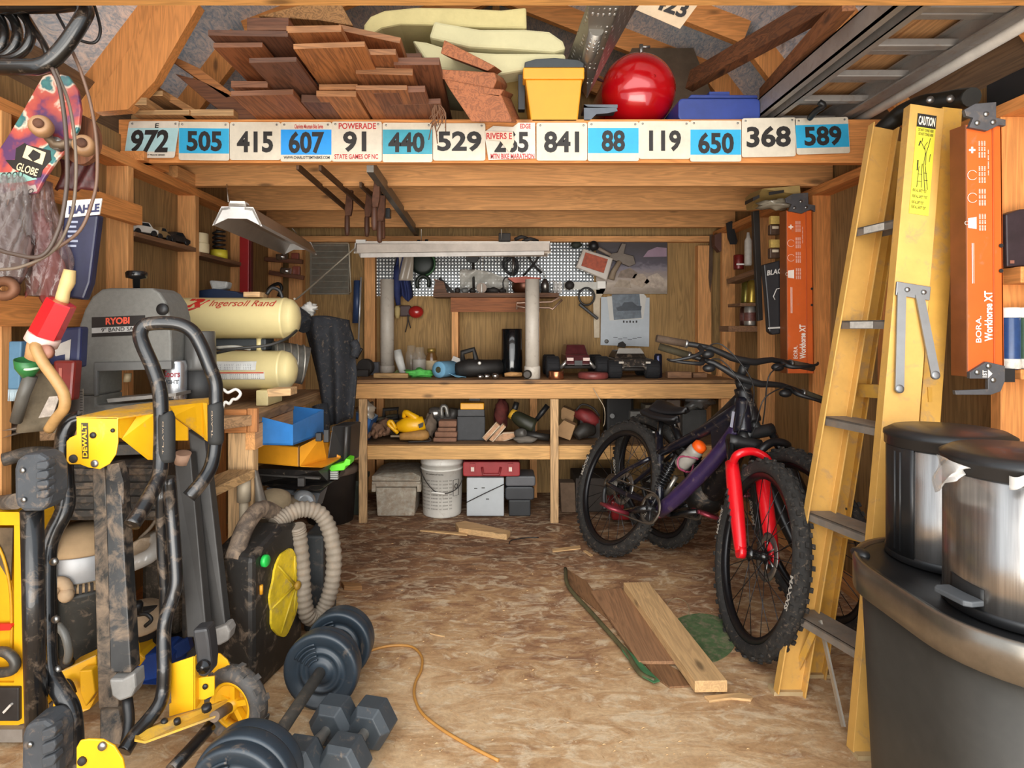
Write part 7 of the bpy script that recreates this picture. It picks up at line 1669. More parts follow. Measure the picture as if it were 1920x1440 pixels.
# ------------------------------------------------------------------ right wall shelves
one('wall_shelf', 'short plank shelf on the right wall holding two paint cans', 'shelf', lambda m: m.span(w(1366, 622, 3.72), w(1427, 611, 3.72) + V((.06, .16, 0)), OLD['y']), 'short shelves on the right wall', bev=.002)
one('wall_shelf', 'short dark shelf on the right wall above the paint cans', 'shelf', lambda m: m.prism([w(1362, 524, 3.9), w(1412, 505, 3.5), w(1416, 514, 3.5), w(1364, 532, 3.9)], (.08, .02, 0), OLD['y']), 'short shelves on the right wall')
for (x, yt, yb, Y, r_, c, d) in ((1406, 568, 611, 3.78, .034, 'a8a29a', 'silver spray can with a printed label on the lower right wall shelf'), (1396, 572, 611, 3.92, .03, '5a3a30', 'brown can behind the silver one on the lower right wall shelf')):
    multi('spray_can', d, 'can', w(x, yb, Y), [('can', lambda m: m.lathe([(r_ * .95, 0), (r_, .005), (r_, (yb - yt) * Y / F * .8), (r_ * .7, (yb - yt) * Y / F * .9), (r_ * .6, (yb - yt) * Y / F)], w(x, yb - .5, Y), (0, 0, 1), P(c, .3, .6, .2, 40), 20)),
        ('label_band', lambda m: m.lathe([(r_ * 1.01, .03), (r_ * 1.02, .032), (r_ * 1.02, .08), (r_ * 1.01, .082)], w(x, yb, Y), (0, 0, 1), P('6a4038', .5, 0, .5, 60), 20))])
for (x, d, k) in ((1409, 'gold spray can on the right wall rack, front one', 0), (1398, 'olive-gold spray can on the right wall rack, rear one', 1)):
    multi('spray_can', d, 'can', w(x, 568, 3.74 + .12 * k), [('can', lambda m: m.lathe([(.03, 0), (.031, .004), (.031, .125), (.02, .14), (.012, .15)], w(x, 568, 3.75 + .12 * k), (.06, 0, 1), P('a38a3a' if not k else '7d7436', .3, .7, .2, 30), 20)), ('cap', lambda m: m.lathe([(.021, .128), (.021, .165), (0, .167)], w(x, 568, 3.75 + .12 * k), (.06, 0, 1), P('3a3528', .5), 16))])
one('spray_rack', 'small brown block rack under the gold spray cans', 'block', lambda m: m.span(w(1388, 574, 3.72), w(1418, 568, 3.72) + V((.08, .2, 0)), OLD['y']))
multi('tin', 'dark red tin with white print on the upper right wall shelf', 'tin', w(1385, 505, 3.8), [('can', lambda m: m.lathe([(.03, 0), (.031, .004), (.031, .085), (.028, .09), (0, .09)], w(1385, 505, 3.82), (0, 0, 1), P('6e1f1c', .35, .2, .25, 40), 20)), ('label', lambda m: m.rect(1381, 494, 1396, 497, 3.78, .001, WHITE))])
one('glue_tube', 'white glue tube standing on the upper right wall shelf', 'tube', lambda m: m.lathe([(.018, 0), (.022, .01), (.022, .15), (.012, .17), (.008, .2)], w(1403, 498, 3.7), (0, 0, 1), P('b9b3a9', .5, 0, .15, 40), 18))
one('black_bar', 'long black bar hanging on the right wall between the shelves and the pouch', 'bar', lambda m: m.pp([(1412, 396), (1424, 394), (1431, 600), (1422, 602)], 3.45, .03, P('2c2723', .6, 0, .2)), bev=.003)
one('belt', 'black strap hanging over the top plate at the right', 'strap', lambda m: [m.pp([(1362, 418), (1373, 414), (1383, 452), (1381, 458), (1370, 458), (1365, 445)], 4.1, .012, BLK)])
one('dark_box', 'small dark reddish box on the right wall top corner', 'box', lambda m: m.pp([(1340, 440), (1364, 432), (1364, 468), (1350, 472), (1340, 460)], 4.30, .06, P('5a3a30', .6)))
multi('carton', 'long tan printed carton on the right top plate under the joist', 'carton', w(1450, 390, 3.1), [
    ('box', lambda m: m.prism([w(1407, 362, 3.25), w(1430, 354, 3.05), w(1500, 347, 3.0), w(1502, 366, 3.0), w(1432, 383, 3.05), w(1410, 388, 3.25)], (.02, .12, .0), P('a3874e', .7, 0, .12, 20)), None, .003),
    ('print', lambda m: [m.pp([(1442, 360), (1470, 356), (1470, 361), (1442, 366)], 3.0, .004, INK), m.pp([(1412, 370), (1424, 365), (1424, 371), (1412, 377)], 3.05, .1, INK)])])
one('plastic_wrap', 'crumpled clear wrap under the tan carton', 'plastic', lambda m: m.ball(w(1455, 384, 3.05), (.09, .06, .022), GLASS('a39a86', .12, .7), lump=.8, seed=2))
multi('pouch', 'black pouch with white lettering hung beside the rear orange sawhorse', 'pouch', w(1450, 625, 3.05), [
    ('body', lambda m: m.pp([(1432, 496), (1470, 486), (1474, 624), (1450, 628), (1442, 622), (1438, 560)], 3.02, .04, P('18171a', .45, 0, .25)), None, .006),
    ('lettering', lambda m: (lambda o: m.text('BLACK', o, w(1474, 511, 3.012) - o, w(1439, 507, 3.012) - o, P('b9b4ae', .5), .03))(w(1438, 517, 3.012))),
    ('stripe', lambda m: m.tube([w(1464, 540, 3.015), w(1456, 542, 3.015), w(1450, 556, 3.015), w(1453, 562, 3.015)], .0025, P('c2beb8', .5), 6)),
    ('stripe', lambda m: m.pp([(1440, 614), (1472, 612), (1472, 615), (1440, 617)], 3.015, .001, P('b0aca6', .5)))])
for k in range(2):
    multi('parts_packet', 'yellow-headed packet of parts on the right wall, %s of two' % ('upper' if k == 0 else 'lower'), 'packet', w(1455, 440 + 45 * k, 3.12), [
        ('header', lambda m: m.rect(1445, 405 + 44 * k, 1462, 420 + 44 * k, 3.1, .02, P('b89a52', .5, 0, .3, 50))), ('body', lambda m: m.rect(1444, 421 + 44 * k, 1463, 440 + 44 * k, 3.1, .03, P('4a3526', .5, 0, .4, 50)), None, .004), ('label_print', lambda m: m.rect(1448, 424 + 44 * k, 1460, 429 + 44 * k, 3.098, .001, P('c9b9a0', .6)))], 'packets of parts on the right wall')
one('blade', 'rusty saw blade hanging on the back corner of the right wall', 'blade', lambda m: m.pp([(1331, 440), (1337, 440), (1336, 510), (1332, 548), (1329, 520)], 4.392, .01, P('5d4a3c', .5, .5, .3)))
one('black_bar', 'black box section lying on the right top plate above the near sawhorse', 'bar', lambda m: m.span((1.60, 1.55, 1.902), (1.69, 2.0, 1.99), BLK))
# far right: tubes and dark box
multi('picture_box', 'dark printed box on the girt at the far right edge', 'box', w(1905, 500, 1.86), [('body', lambda m: m.pp([(1886, 402), (1914, 392), (1990, 388), (1990, 496), (1888, 500)], 1.86, .05, P('2c2026', .5, 0, .4, 16)), None, .004), ('label', lambda m: m.rect(1894, 488, 1902, 494, 1.8585, .001, P('8a5a4a', .5)))])
for i, (x, c, d) in enumerate(((1893, '23406e', 'blue bottle with a white cap on the lower girt at the far right'), (1925, '3d5240', 'green bottle with a white cap beside the blue one at the far right edge'))):
    multi('bottle', d, 'bottle', w(x, 692, 1.875), [
        ('body', lambda m: m.lathe([(.024, 0), (.0275, .004), (.0275, .032), (.027, .034), (.027, .155), (.023, .16)], w(x, 692, 1.875), (0, 0, 1), P(c, .3, 0, .2, 40, coat=.3), 22)),
        ('base', lambda m: m.lathe([(.0277, .002), (.028, .004), (.028, .03), (.0277, .032)], w(x, 692, 1.875), (0, 0, 1), P('c9c4bb', .4, 0, .3, 60), 22)),
        ('cap', lambda m: m.lathe([(.0275, .157), (.028, .159), (.028, .183), (.025, .188), (0, .188)], w(x, 692, 1.875), (0, 0, 1), WHITE, 22), 'white cap')])
# ------------------------------------------------------------------ stacked bins in the right foreground
def brushed():
    m, nt, b = base_mat('brushed_steel', .27, .95)
    n = noise_tex(nt, mapped(nt, (18, 18, .6)), 4, 4, .6)
    nt.links.new(ramp(nt, n, [(.3, lin('8b8682')), (.7, lin('b9b4af'))]), b.inputs['Base Color'])
    b.inputs['Anisotropic'].default_value = .5
    return m
SS = brushed()
LIDB = P('1b1b1c', .42, 0, .2, coat=.1)
bc = V((1.20, 1.36, 0))
big = thing('trash_can', 'tall dark grey waste bin with a steel rim band standing by the ladder', 'trash can', bc)
def foot(inset, x0=.895, x1=1.50, y0=1.05, y1=1.715, r=.24, k=12):
    out = []; x0 += inset; x1 -= inset; y0 += inset; y1 -= inset; r -= inset
    for cx, cy, a0 in ((x1 - r, y0 + r, -90), (x1 - r, y1 - r, 0), (x0 + r, y1 - r, 90), (x0 + r, y0 + r, 180)):
        for i in range(k + 1):
            a = R(a0 + 90 * i / k); out.append((cx + r * math.cos(a), cy + r * math.sin(a)))
    return out
def shell(secs, m, nm, lab=None):
    """stack of rounded outlines: (inset, z)"""
    mb = MB(); rings = [[V((x, y, z)) for x, y in foot(i)] for i, z in secs]; n = len(rings[0])
    vs = [p for r_ in rings for p in r_]; fs = [(a * n + k, a * n + (k + 1) % n, (a + 1) * n + (k + 1) % n, (a + 1) * n + k) for a in range(len(rings) - 1) for k in range(n)]
    mb.add(vs, fs, m, True); mb.add(rings[0], [list(range(n))], m); mb.add(rings[-1], [list(range(n))], m)
    return part(nm, mb, big, lab)
shell([(.05, 0), (.045, .01), (.02, .545)], P('3b3833', .5, .15, .1, 30), 'body')
shell([(.006, .54), (.0, .543), (.0, .613), (.004, .62), (.014, .619), (.014, .60)], P('8d867c', .3, .9, .15, 20), 'rim_band', 'steel rim band')
shell([(.016, .58), (.016, .612), (.022, .614), (.04, .606), (.08, .603)], LIDB, 'lid', 'black lid')
mb = MB(); mb.ball((.95, 1.60, .612), (.02, .03, .014), LIDB); part('hinge', mb, big)
def step_can(c, r, h_, label, pedal):
    t = thing('step_can', label, 'trash can', c)
    mb = MB(); mb.lathe([(r * .985, .018), (r, .022), (r, h_), (r * .98, h_ + .001)], c, (0, 0, 1), SS, 56); part('body', mb, t, 'brushed steel body')
    mb = MB(); mb.lathe([(r * .97, 0), (r * 1.015, .003), (r * 1.015, .02), (r, .024)], c, (0, 0, 1), LIDB, 56); part('base_ring', mb, t)
    mb = MB(); mb.lathe([(r * 1.005, h_ - .012), (r * 1.03, h_ - .008), (r * 1.03, h_ + .012), (r * 1.045, h_ + .014), (r * 1.045, h_ + .024), (r * .9, h_ + .036), (0, h_ + .04)], c, (0, 0, 1), LIDB, 56); part('lid', mb, t, 'black lid')
    def cy(a, rr, z): return c + V((rr * math.sin(a), -rr * math.cos(a), z))
    if pedal:
        a0, a1 = -1.72, -1.18
        mb = MB(); q = [(a0, .024), (a1, .024), (a1, .055), (a1 - .06, .066), (a0 + .03, .07), (a0, .066)]
        mb.grid(lambda u, v: cy(a0 + (a1 - a0) * u, r * 1.004, .024 + (.05 - .008 * u) * v), 10, 2, P('0d0d0d', .6), .001); part('pedal_recess', mb, t)
        am = (a0 + a1) / 2
        d = V((math.sin(am), -math.cos(am), 0)); e = V((d.y, -d.x, 0))
        mb = MB(); o = cy(am, r * .98, .034)
        mb.prism([o - e * .042, o - e * .044 + d * .03, o - e * .035 + d * .042, o + e * .035 + d * .042, o + e * .044 + d * .03, o + e * .042], (0, 0, .012), P('4a4d50', .55)); part('pedal', mb, t, 'grey foot pedal', .003)
    else:
        mb = MB(); mb.grid(lambda u, v: cy(-1.9 + .75 * u, r * 1.006, .02 + (h_ - .03) * v), 10, 2, LIDB, .003); part('hinge_cover', mb, t, 'black hinge cover')
        for a in (-1.55, -1.42):
            mb = MB(); mb.cyl(cy(a, r * 1.02, .03), cy(a, r * 1.02, h_ - .02), .004, LIDB); part('rib', mb, t)
    return t
step_can(V((1.118, 1.29, .606)), .146, .30, 'brushed steel step bin with a grey pedal, standing on the big dark bin', True)
step_can(V((1.16, 1.575, .606)), .135, .30, 'brushed steel step bin with a black hinge strip, behind the pedal bin', False)
one('bin_liner', 'clear plastic liner edge puffing out from under the nearer step bin lid', 'liner', lambda m: m.grid(lambda u, v: w(1756 + 62 * u * (1 - .2 * v) - 6 * v, 852 + 26 * u + (70 - 55 * u) * v, 1.225 - .02 * math.sin(3.1 * u) + .10 * (1 - u) ** 2) + V((0, -.008 * math.sin(9 * u + 7 * v), 0)), 16, 10, GLASS('d6d2cc', .12, .5), .001))
one('bin_liner', 'clear plastic liner corner at the right of the nearer step bin lid', 'liner', lambda m: m.grid(lambda u, v: w(1892 + 50 * u, 892 + (26 - 10 * u) * v + 3 * math.sin(6 * u), 1.185 - .015 * math.sin(3 * u)), 10, 6, GLASS('d6d2cc', .12, .55), .001))
# ------------------------------------------------------------------ folding mitre-saw stand, stood upright on its wheels
ss = thing('saw_stand', 'yellow and black folding saw stand standing upright in the left foreground', 'saw stand', (-.9, 1.75, 0))
DY = P('e8ad14', .42, 0, .08, 8, dust=.04, coat=.2)
def tb(name, pts, r, lab=None, sub=6, m=TUBE, n=14, par=None):
    mb = MB(); mb.tube([w(*p) for p in pts], r, m, n, sub=sub); return part(name, mb, par or ss, lab)
tb('support_tube', [(152, 784, 1.80), (132, 792, 1.79), (121, 818, 1.78), (119, 860, 1.76), (122, 900, 1.75), (124, 942, 1.74), (116, 968, 1.73), (102, 994, 1.72), (91, 1024, 1.71), (88, 1060, 1.70), (88, 1150, 1.68), (89, 1225, 1.66), (95, 1265, 1.65), (116, 1300, 1.63), (132, 1330, 1.62), (138, 1370, 1.61), (140, 1450, 1.60)], .0235)
for x, y in ((103, 1052), (106, 1160), (109, 1254)):
    mb = MB(); mb.lathe([(.011, 0), (.010, .008), (.005, .011), (0, .011)], w(x, y, 1.655), (0, -1, 0), STEEL, 12); part('bolt', mb, ss)
# cross beam
Yp = 1.72
mb = MB(); mb.pp([(145, 782), (221, 783), (221, 830), (217, 852), (205, 870), (187, 880), (166, 877), (150, 871), (130, 871), (124, 864), (124, 828), (130, 821), (143, 815), (143, 784)], Yp, .005, DY); pl = part('end_plate', mb, ss, 'yellow end plate', .002)
mb = MB(); mb.pp([(152, 793), (165, 793), (166, 860), (154, 860)], Yp - .001, .0008, P('3a3320', .5)); part('maker_label', mb, pl)
mb = MB(); o_ = w(164, 857, Yp - .0018); mb.text('DEWALT', o_, w(162, 796, Yp - .0018) - o_, w(155, 857, Yp - .0018) - o_, P('e8b21a', .5), .03); part('label_lettering', mb, pl)
for x, y, r_, m in ((175, 816, .009, BLK), (212, 807, .006, BLK), (178, 869, .011, STEEL), (138, 860, .012, DARK)):
    mb = MB(); mb.lathe([(r_, 0), (r_, .003), (r_ * .6, .006), (0, .006)], w(x, y, Yp), (0, -1, 0), m, 14); part('bolt', mb, pl)
mb = MB(); mb.prism([w(143, 781, 1.72), w(222, 783, 1.72), w(392, 757, 2.02), w(398, 745, 2.10), w(300, 752, 2.0), w(230, 762, 1.86)], (0, 0, -.004), P('e2a820', .6, 0, .1, 8, dust=.5)); part('beam_top', mb, ss)
mb = MB(); mb.prism([w(222, 784, 1.725), w(290, 775, 1.83), w(290, 781, 1.83), w(258, 780, 1.80), w(228, 822, 1.735), w(222, 820, 1.725)], (-.003, .004, 0), DY); mb.prism([w(258, 779, 1.79), w(290, 776, 1.82), w(290, 862, 1.82), w(277, 862, 1.80), (w(228, 823, 1.735))], (0, .005, 0), DY); part('gusset', mb, ss, 'yellow folded gusset')
mb = MB(); mb.prism([w(318, 762, 1.88), w(380, 755, 1.98), w(383, 822, 1.98), w(325, 780, 1.88)], (0, .005, 0), DY); mb.prism([w(380, 755, 1.975), w(388, 756, 1.985), w(389, 828, 1.985), w(383, 824, 1.975)], (0, .004, 0), DY); part('gusset', mb, ss, 'yellow folded gusset')
mb = MB(); mb.prism([w(325, 782, 1.89), w(352, 802, 1.93), w(352, 826, 1.93), w(326, 826, 1.89)], (0, .005, 0), DY); part('gusset', mb, ss)
mb = MB(); mb.pp([(405, 744), (414, 748), (414, 756), (405, 760)], 2.02, .02, DY); part('beam_end', mb, ss)
# hoop handle with grips
tb('handle_hoop', [(247, 985, 1.60), (268, 952, 1.64), (290, 912, 1.69), (300, 885, 1.72), (302, 840, 1.74), (302, 775, 1.75), (299, 730, 1.76), (286, 688, 1.76), (270, 652, 1.76), (263, 628, 1.77), (270, 611, 1.78), (296, 606, 1.79), (334, 608, 1.80), (360, 621, 1.81), (377, 648, 1.82), (394, 690, 1.83), (404, 720, 1.84), (405, 760, 1.84), (404, 810, 1.84), (401, 850, 1.83), (393, 880, 1.81), (375, 908, 1.78), (354, 932, 1.76)], .0205, 'black hoop handle')
for x, y0, y1, Y in ((312, 776, 866, 1.735), (404, 756, 833, 1.825)):
    mb = MB(); mb.tube([w(x, y0, Y), w(x + .5, y0 + 8, Y), w(x + 1, y1 - 8, Y), w(x + 1, y1, Y)], [.014, .022, .022, .014], P('232322', .75, 0, .2, 20), 14, sub=3); gp = part('grip', mb, ss, 'rubber grip sleeve')
    for q, ch in enumerate('DWALT'):
        mb = MB(); yy = y0 + 18 + q * (y1 - y0 - 32) / 4.5; o_ = w(x - 5, yy + 6, Y - .023); mb.text(ch, o_, w(x - 5, yy - 4, Y - .023) - o_, w(x - 12 + 4, yy + 6, Y - .023) - o_ + V((.012 * 0, 0, 0)), P('8d7a66', .7), 0); part('grip_letter', mb, gp)
# long legs
tb('leg_tube', [(303, 905, 1.78), (304, 1000, 1.80), (308, 1090, 1.80), (310, 1110, 1.80), (309, 1190, 1.80)], .0165, sub=3)
tb('leg_tube', [(316, 895, 1.77), (322, 960, 1.78), (328, 1040, 1.77), (330, 1092, 1.76), (322, 1125, 1.75), (311, 1158, 1.73), (307, 1195, 1.72), (308, 1250, 1.70), (306, 1295, 1.69), (298, 1322, 1.67), (276, 1352, 1.64), (250, 1382, 1.60), (232, 1410, 1.57)], .0185)
MOT = P('2b2a28', .5, .1, .5, 9, dust=.55)
def bar(name, q, Y0, Y1, d, m, lab=None):
    mb = MB(); mb.prism([w(q[0][0], q[0][1], Y0), w(q[1][0], q[1][1], Y0), w(q[2][0], q[2][1], Y1), w(q[3][0], q[3][1], Y1)], (0, d, 0), m); return part(name, mb, ss, lab, .004)
bar('folded_leg', [(172, 878), (196, 874), (222, 1330), (184, 1330)], 1.79, 1.72, .04, MOT)
bar('folded_leg', [(196, 876), (225, 882), (246, 1262), (206, 1262)], 1.76, 1.68, .045, P('262626', .4, .2, .4, 9, dust=.3))
mb = MB(); mb.pp([(200, 872), (222, 868), (232, 905), (232, 945), (225, 945), (220, 905), (204, 900)], 1.75, .03, BLKD); part('hinge_lug', mb, ss)
mb = MB(); mb.pp([(204, 1274), (229, 1274), (252, 1262), (254, 1290), (246, 1308), (224, 1316), (209, 1306)], 1.66, .05, P('807e7a', .6, .1, .2, 14)); part('leg_end_cap', mb, ss, 'grey plastic end cap', .006)
mb = MB(); mb.tube([w(238, 1310, 1.68), w(242, 1352, 1.66), w(236, 1392, 1.63), w(228, 1400, 1.62)], .014, BLK, 10, sub=3); part('leg_stub', mb, ss)
bar('folded_leg', [(186, 1330), (222, 1330), (236, 1400), (186, 1390)], 1.71, 1.66, .04, MOT)
DG = P('3a3836', .5, .1, .12, 20)
bar('square_leg', [(326, 860), (357, 850), (388, 1196), (350, 1196)], 1.97, 1.85, .04, DG)
bar('square_leg', [(352, 806), (384, 826), (424, 1182), (386, 1182)], 2.02, 1.92, .04, DG)
mb = MB(); mb.lathe([(.024, 0), (.024, .035)], w(342, 868, 1.975), (.2, -.2, 1), P('a3826c', .8, 0, .2), 14); part('leg_top_cap', mb, ss)
mb = MB(); mb.pp([(359, 1182), (388, 1178), (392, 1200), (396, 1240), (394, 1264), (384, 1272), (370, 1268), (366, 1230)], 1.665, .05, P('2e2e30', .45, 0, .2)); part('leg_clamp', mb, ss, None, .008)
mb = MB(); mb.lathe([(.018, 0), (.018, .01), (.007, .012), (.007, .016), (0, .016)], w(383, 1248, 1.665), (0, -1, 0), BLKG, 18); part('clamp_bolt', mb, ss)
mb = MB(); mb.pp([(392, 1184), (425, 1172), (431, 1185), (428, 1202), (410, 1212), (396, 1206)], 1.90, .05, P('8b8680', .6, 0, .2, 20)); part('leg_end_cap', mb, ss, 'grey plastic end cap', .006)
# base bracket
Yk = 1.72
mb = MB(); mb.pp([(318, 1246), (363, 1231), (363, 1331), (317, 1344), (317, 1320), (321, 1318)], Yk, .005, DY); mb.pp([(364, 1231), (366, 1231), (366, 1330), (364, 1331)], Yk - .03, .03, DY)
mb.pp([(366, 1272), (402, 1268), (402, 1304), (392, 1308), (384, 1312), (366, 1312)], Yk - .01, .005, DY); base_p = part('base_bracket', mb, ss, 'yellow base bracket', .001)
mb = MB(); mb.pp([(366, 1265), (395, 1225), (412, 1226), (426, 1238), (434, 1256), (434, 1308), (364, 1331)], Yk + .06, .005, DY); part('side_bracket', mb, ss, None, .001)
mb = MB(); mb.prism([w(317, 1345, Yk), w(366, 1331, Yk), w(433, 1309, Yk + .06), w(404, 1342, 1.66), w(272, 1390, 1.58), w(252, 1386, 1.57), (w(255, 1375, 1.6))], (0, 0, -.006), P('d6a93a', .6, 0, .1, 8, dust=.42)); fp = part('foot_plate', mb, ss, 'yellow foot plate')
for x, y, r_ in ((388, 1330, .013), (333, 1356, .009), (309, 1357, .009)):
    mb = MB(); mb.lathe([(r_, 0), (r_, .012), (r_ * .6, .015), (0, .015)], w(x, y, 1.655), (0, -.3, 1), BLK, 10); part('bolt', mb, fp)
for x, y in ((385, 1287), (424, 1270)):
    mb = MB(); mb.lathe([(.008, 0), (.007, .004), (0, .005)], w(x, y, Yk - .012 + (.07 if x > 400 else 0)), (0, -1, 0), BLK, 12); part('bolt', mb, base_p)
mb = MB(); mb.pp([(143, 1450), (143, 1402), (150, 1389), (165, 1386), (192, 1387), (214, 1399), (230, 1424), (235, 1450)], 1.50, .006, DY); pl2 = part('end_plate', mb, ss, 'yellow end plate at the floor', .002)
for x, y, m in ((193, 1398, STEEL), (155, 1426, DARK)):
    mb = MB(); mb.lathe([(.011, 0), (.010, .006), (0, .008)], w(x, y, 1.50), (0, -1, 0), m, 12); part('bolt', mb, pl2)
tb('leg_tube', [(395, 1360, 1.70), (375, 1385, 1.66), (320, 1445, 1.55)], .016, sub=2)
# wheel
wc = w(440, 1318, 1.775); wa = V((-.33, -.94, 0)).normalized()
mb = MB(); mb.lathe([(.068, -.018), (.085, -.026), (.100, -.022), (.106, -.012), (.106, .012), (.100, .022), (.085, .026), (.068, .018)], wc, wa, P('4c4a48', .75, 0, .25, 20, dust=.3), 44, ring=True)
xw = wa.cross(V((0, 0, 1))).normalized()
for i in range(22):
    a = 2 * math.pi * i / 22; d = xw * math.cos(a) + V((0, 0, 1)) * math.sin(a); tg = wa.cross(d)
    mb.box(wc + d * .1055 + wa * (.011 if i % 2 else -.011), (.022, .016, .006), P('4c4a48', .75, 0, .25, 20, dust=.3), Matrix((wa, tg, d)).transposed())
wt = part('wheel', mb, ss, 'chunky grey tyre')
mb = MB(); mb.lathe([(.069, -.016), (.069, .016), (.058, .016), (.058, -.016)], wc, wa, DY, 40, ring=True); mb.lathe([(.018, -.02), (.018, .024), (0, .024)], wc, wa, DY, 20)
for i in range(5):
    a = 2 * math.pi * i / 5 + .3; d = xw * math.cos(a) + V((0, 0, 1)) * math.sin(a); mb.beam(wc + d * .015, wc + d * .062, .016, .018, DY, wa)
mb.lathe([(.06, -.014), (.06, -.01), (0, -.01)], wc, wa, P('c9920f', .5), 30)
part('wheel_hub', mb, wt, 'yellow five-spoke hub')
mb = MB(); mb.cyl(wc + wa * .02, w(402, 1344, 1.66), .014, P('6d5a48', .6, .3, .3)); part('axle', mb, ss)
# post with rubber feet
mb = MB(); mb.tube([w(60, 955, 1.60), w(64, 1150, 1.60), w(69, 1360, 1.60)], .026, TUBE, 16); part('post', mb, ss)
RB_ = P('3b3e42', .7, 0, .18, 14, dust=.18)
def rubber_foot(q, Y, ribs, lab):
    mb = MB(); mb.pp(q, Y, .07, RB_); f = part('rubber_foot', mb, ss, lab, .01)
    for r4 in ribs:
        mb = MB(); mb.pp(r4, Y - .012, .03, RB_); part('rubber_rib', mb, f, None, .004)
rubber_foot([(25, 880), (30, 862), (45, 852), (72, 850), (86, 858), (94, 876), (96, 925), (90, 945), (76, 960), (44, 960), (30, 950), (26, 935)], 1.565,
    [[(66, 868 + 18 * k), (88, 864 + 18 * k), (91, 872 + 18 * k), (86, 881 + 18 * k), (66, 881 + 18 * k)] for k in range(4)], 'black ribbed rubber foot at the top of the post')
rubber_foot([(40, 1382), (46, 1362), (60, 1354), (84, 1350), (100, 1360), (106, 1380), (106, 1460), (38, 1460)], 1.52,
    [[(76, 1372 + 26 * k), (102, 1362 + 26 * k), (105, 1372 + 26 * k), (100, 1384 + 26 * k), (78, 1392 + 26 * k)] for k in range(3)], 'black ribbed rubber foot at the bottom of the post')
for x, y, Y in ((43, 882, 1.562), (45, 937, 1.562), (57, 1396, 1.517)):
    mb = MB(); mb.lathe([(.007, 0), (.006, .004), (0, .004)], w(x, y, Y), (0, -1, 0), STEEL, 12); part('screw', mb, ss)

# ------------------------------------------------------------------ yellow saw at the far left
ts = thing('table_saw', 'yellow table saw on edge at the far left edge of the picture', 'table saw', w(-40, 1400, 1.80))
mb = MB()
out = [(-34, 962), (36, 962), (46, 974), (47, 1356), (36, 1366), (-34, 1372)]
YS = 1.78
mb.pp([(-34, 960), (34, 960), (46, 972), (47, 985), (24, 985), (-34, 985)], YS, .12, DY); mb.pp([(26, 985), (47, 985), (47, 1356), (26, 1362)], YS, .12, DY); mb.pp([(-34, 1280), (26, 1280), (26, 1368), (-34, 1374)], YS, .12, DY)
mb.pp([(-34, 985), (-33, 985), (-10, 1010), (16, 1060), (26, 1110), (26, 1280), (-34, 1280)], YS + .01, .1, P('e0a714', .45, 0, .1)); part('body_panel', mb, ts, 'yellow body panel', .004)
mb = MB(); mb.tube([w(-30, 1000, YS - .002), w(0, 1030, YS - .002), w(18, 1095, YS - .002), w(22, 1180, YS - .002), w(18, 1260, YS - .002)], .004, P('c4900f', .5), 8, sub=4); part('panel_rib', mb, ts)
mb = MB(); mb.pp([(-33, 1030), (0, 1060), (18, 1090), (20, 1088), (24, 990), (-33, 990)], YS + .004, .004, P('5a4a36', .8, 0, .4, 20)); part('opening', mb, ts)
mb = MB(); mb.pp([(-33, 1172), (20, 1170), (22, 1174), (18, 1182), (-33, 1184)], YS - .01, .01, P('d0281c', .5)); part('pointer', mb, ts, 'red pointer')
mb = MB(); mb.tube([w(-28, 1225, YS - .02), w(8, 1222, YS - .03), w(28, 1240, YS - .03), w(20, 1258, YS - .03), w(-30, 1262, YS - .02)], .014, P('4c4a46', .4, .3, .2, 14, dust=.3), 10, sub=4); part('crank_handle', mb, ts)
mb = MB(); mb.rect(-32, 1290, 35, 1353, YS - .012, .02, P('2b2928', .5, 0, .3, 20)); sw = part('switch_box', mb, ts, None, .004)
mb = MB(); mb.beam(w(8, 1335, YS - .016), w(22, 1320, YS - .016), .006, .01, P('cfcac2', .5), (0, -1, 0)); part('switch_lever', mb, sw)
mb = MB(); mb.rect(-34, 1368, 42, 1392, YS - .02, .16, P('8d8780', .5, .3, .2, 14, dust=.2)); part('base_rail', mb, ts)
mb = MB(); mb.tube([w(-30, 945, YS + .04), w(10, 942, YS + .04), w(30, 940, 1.70)], .022, P('4f4842', .5, .2, .3, 14, dust=.4), 12); part('side_rail', mb, ts)
for x in (-22, 20):
    mb = MB(); mb.rect(x - 8, 1392, x + 8, 1390 + 5 if 0 else CY + H * F / (YS + .05), YS + .05, .05, DARK); part('leg', mb, ts)

# ------------------------------------------------------------------ dusty machines behind the stand
pl_ = thing('planer', 'dust-covered dark machine with tubular handles on the floor behind the stand at the left', 'planer', w(40, 1000, 2.05))
DKM = P('3b3733', .6, .1, .3, 12, dust=.35)
mb = MB(); mb.span((-1.45, 1.99, .57), (-1.08, 2.24, .76), DKM); part('housing', mb, pl_, None, .02)
for k in range(4):
    mb = MB(); mb.span((-1.44, 1.975, .59 + .045 * k), (-1.09, 1.99, .612 + .045 * k), DKM); part('fin', mb, pl_, None, .004)
mb = MB(); mb.tube([w(6, 862, 1.84), w(22, 858, 1.85), w(52, 850, 1.88), w(94, 850, 1.92), w(109, 862, 1.95), w(112, 880, 2.0)], .02, DKM, 12, sub=4); part('handle_tube', mb, pl_)
mb = MB(); mb.prism([w(90, 842, 1.92), w(215, 834, 2.02), w(310, 834, 2.1), w(310, 850, 2.1), w(215, 854, 2.02), w(90, 864, 1.92)], (0, .06, 0), P('5b5853', .5, .3, .2, 14, dust=.3)); part('table_edge', mb, pl_)
mb = MB(); mb.span((-1.11, 2.17, 0), (-1.06, 2.22, .57), DKM); part('stand_leg', mb, pl_)
mb = MB(); mb.span((-1.45, 2.2, .04), (-1.40, 2.24, .57), DKM); part('stand_leg', mb, pl_)
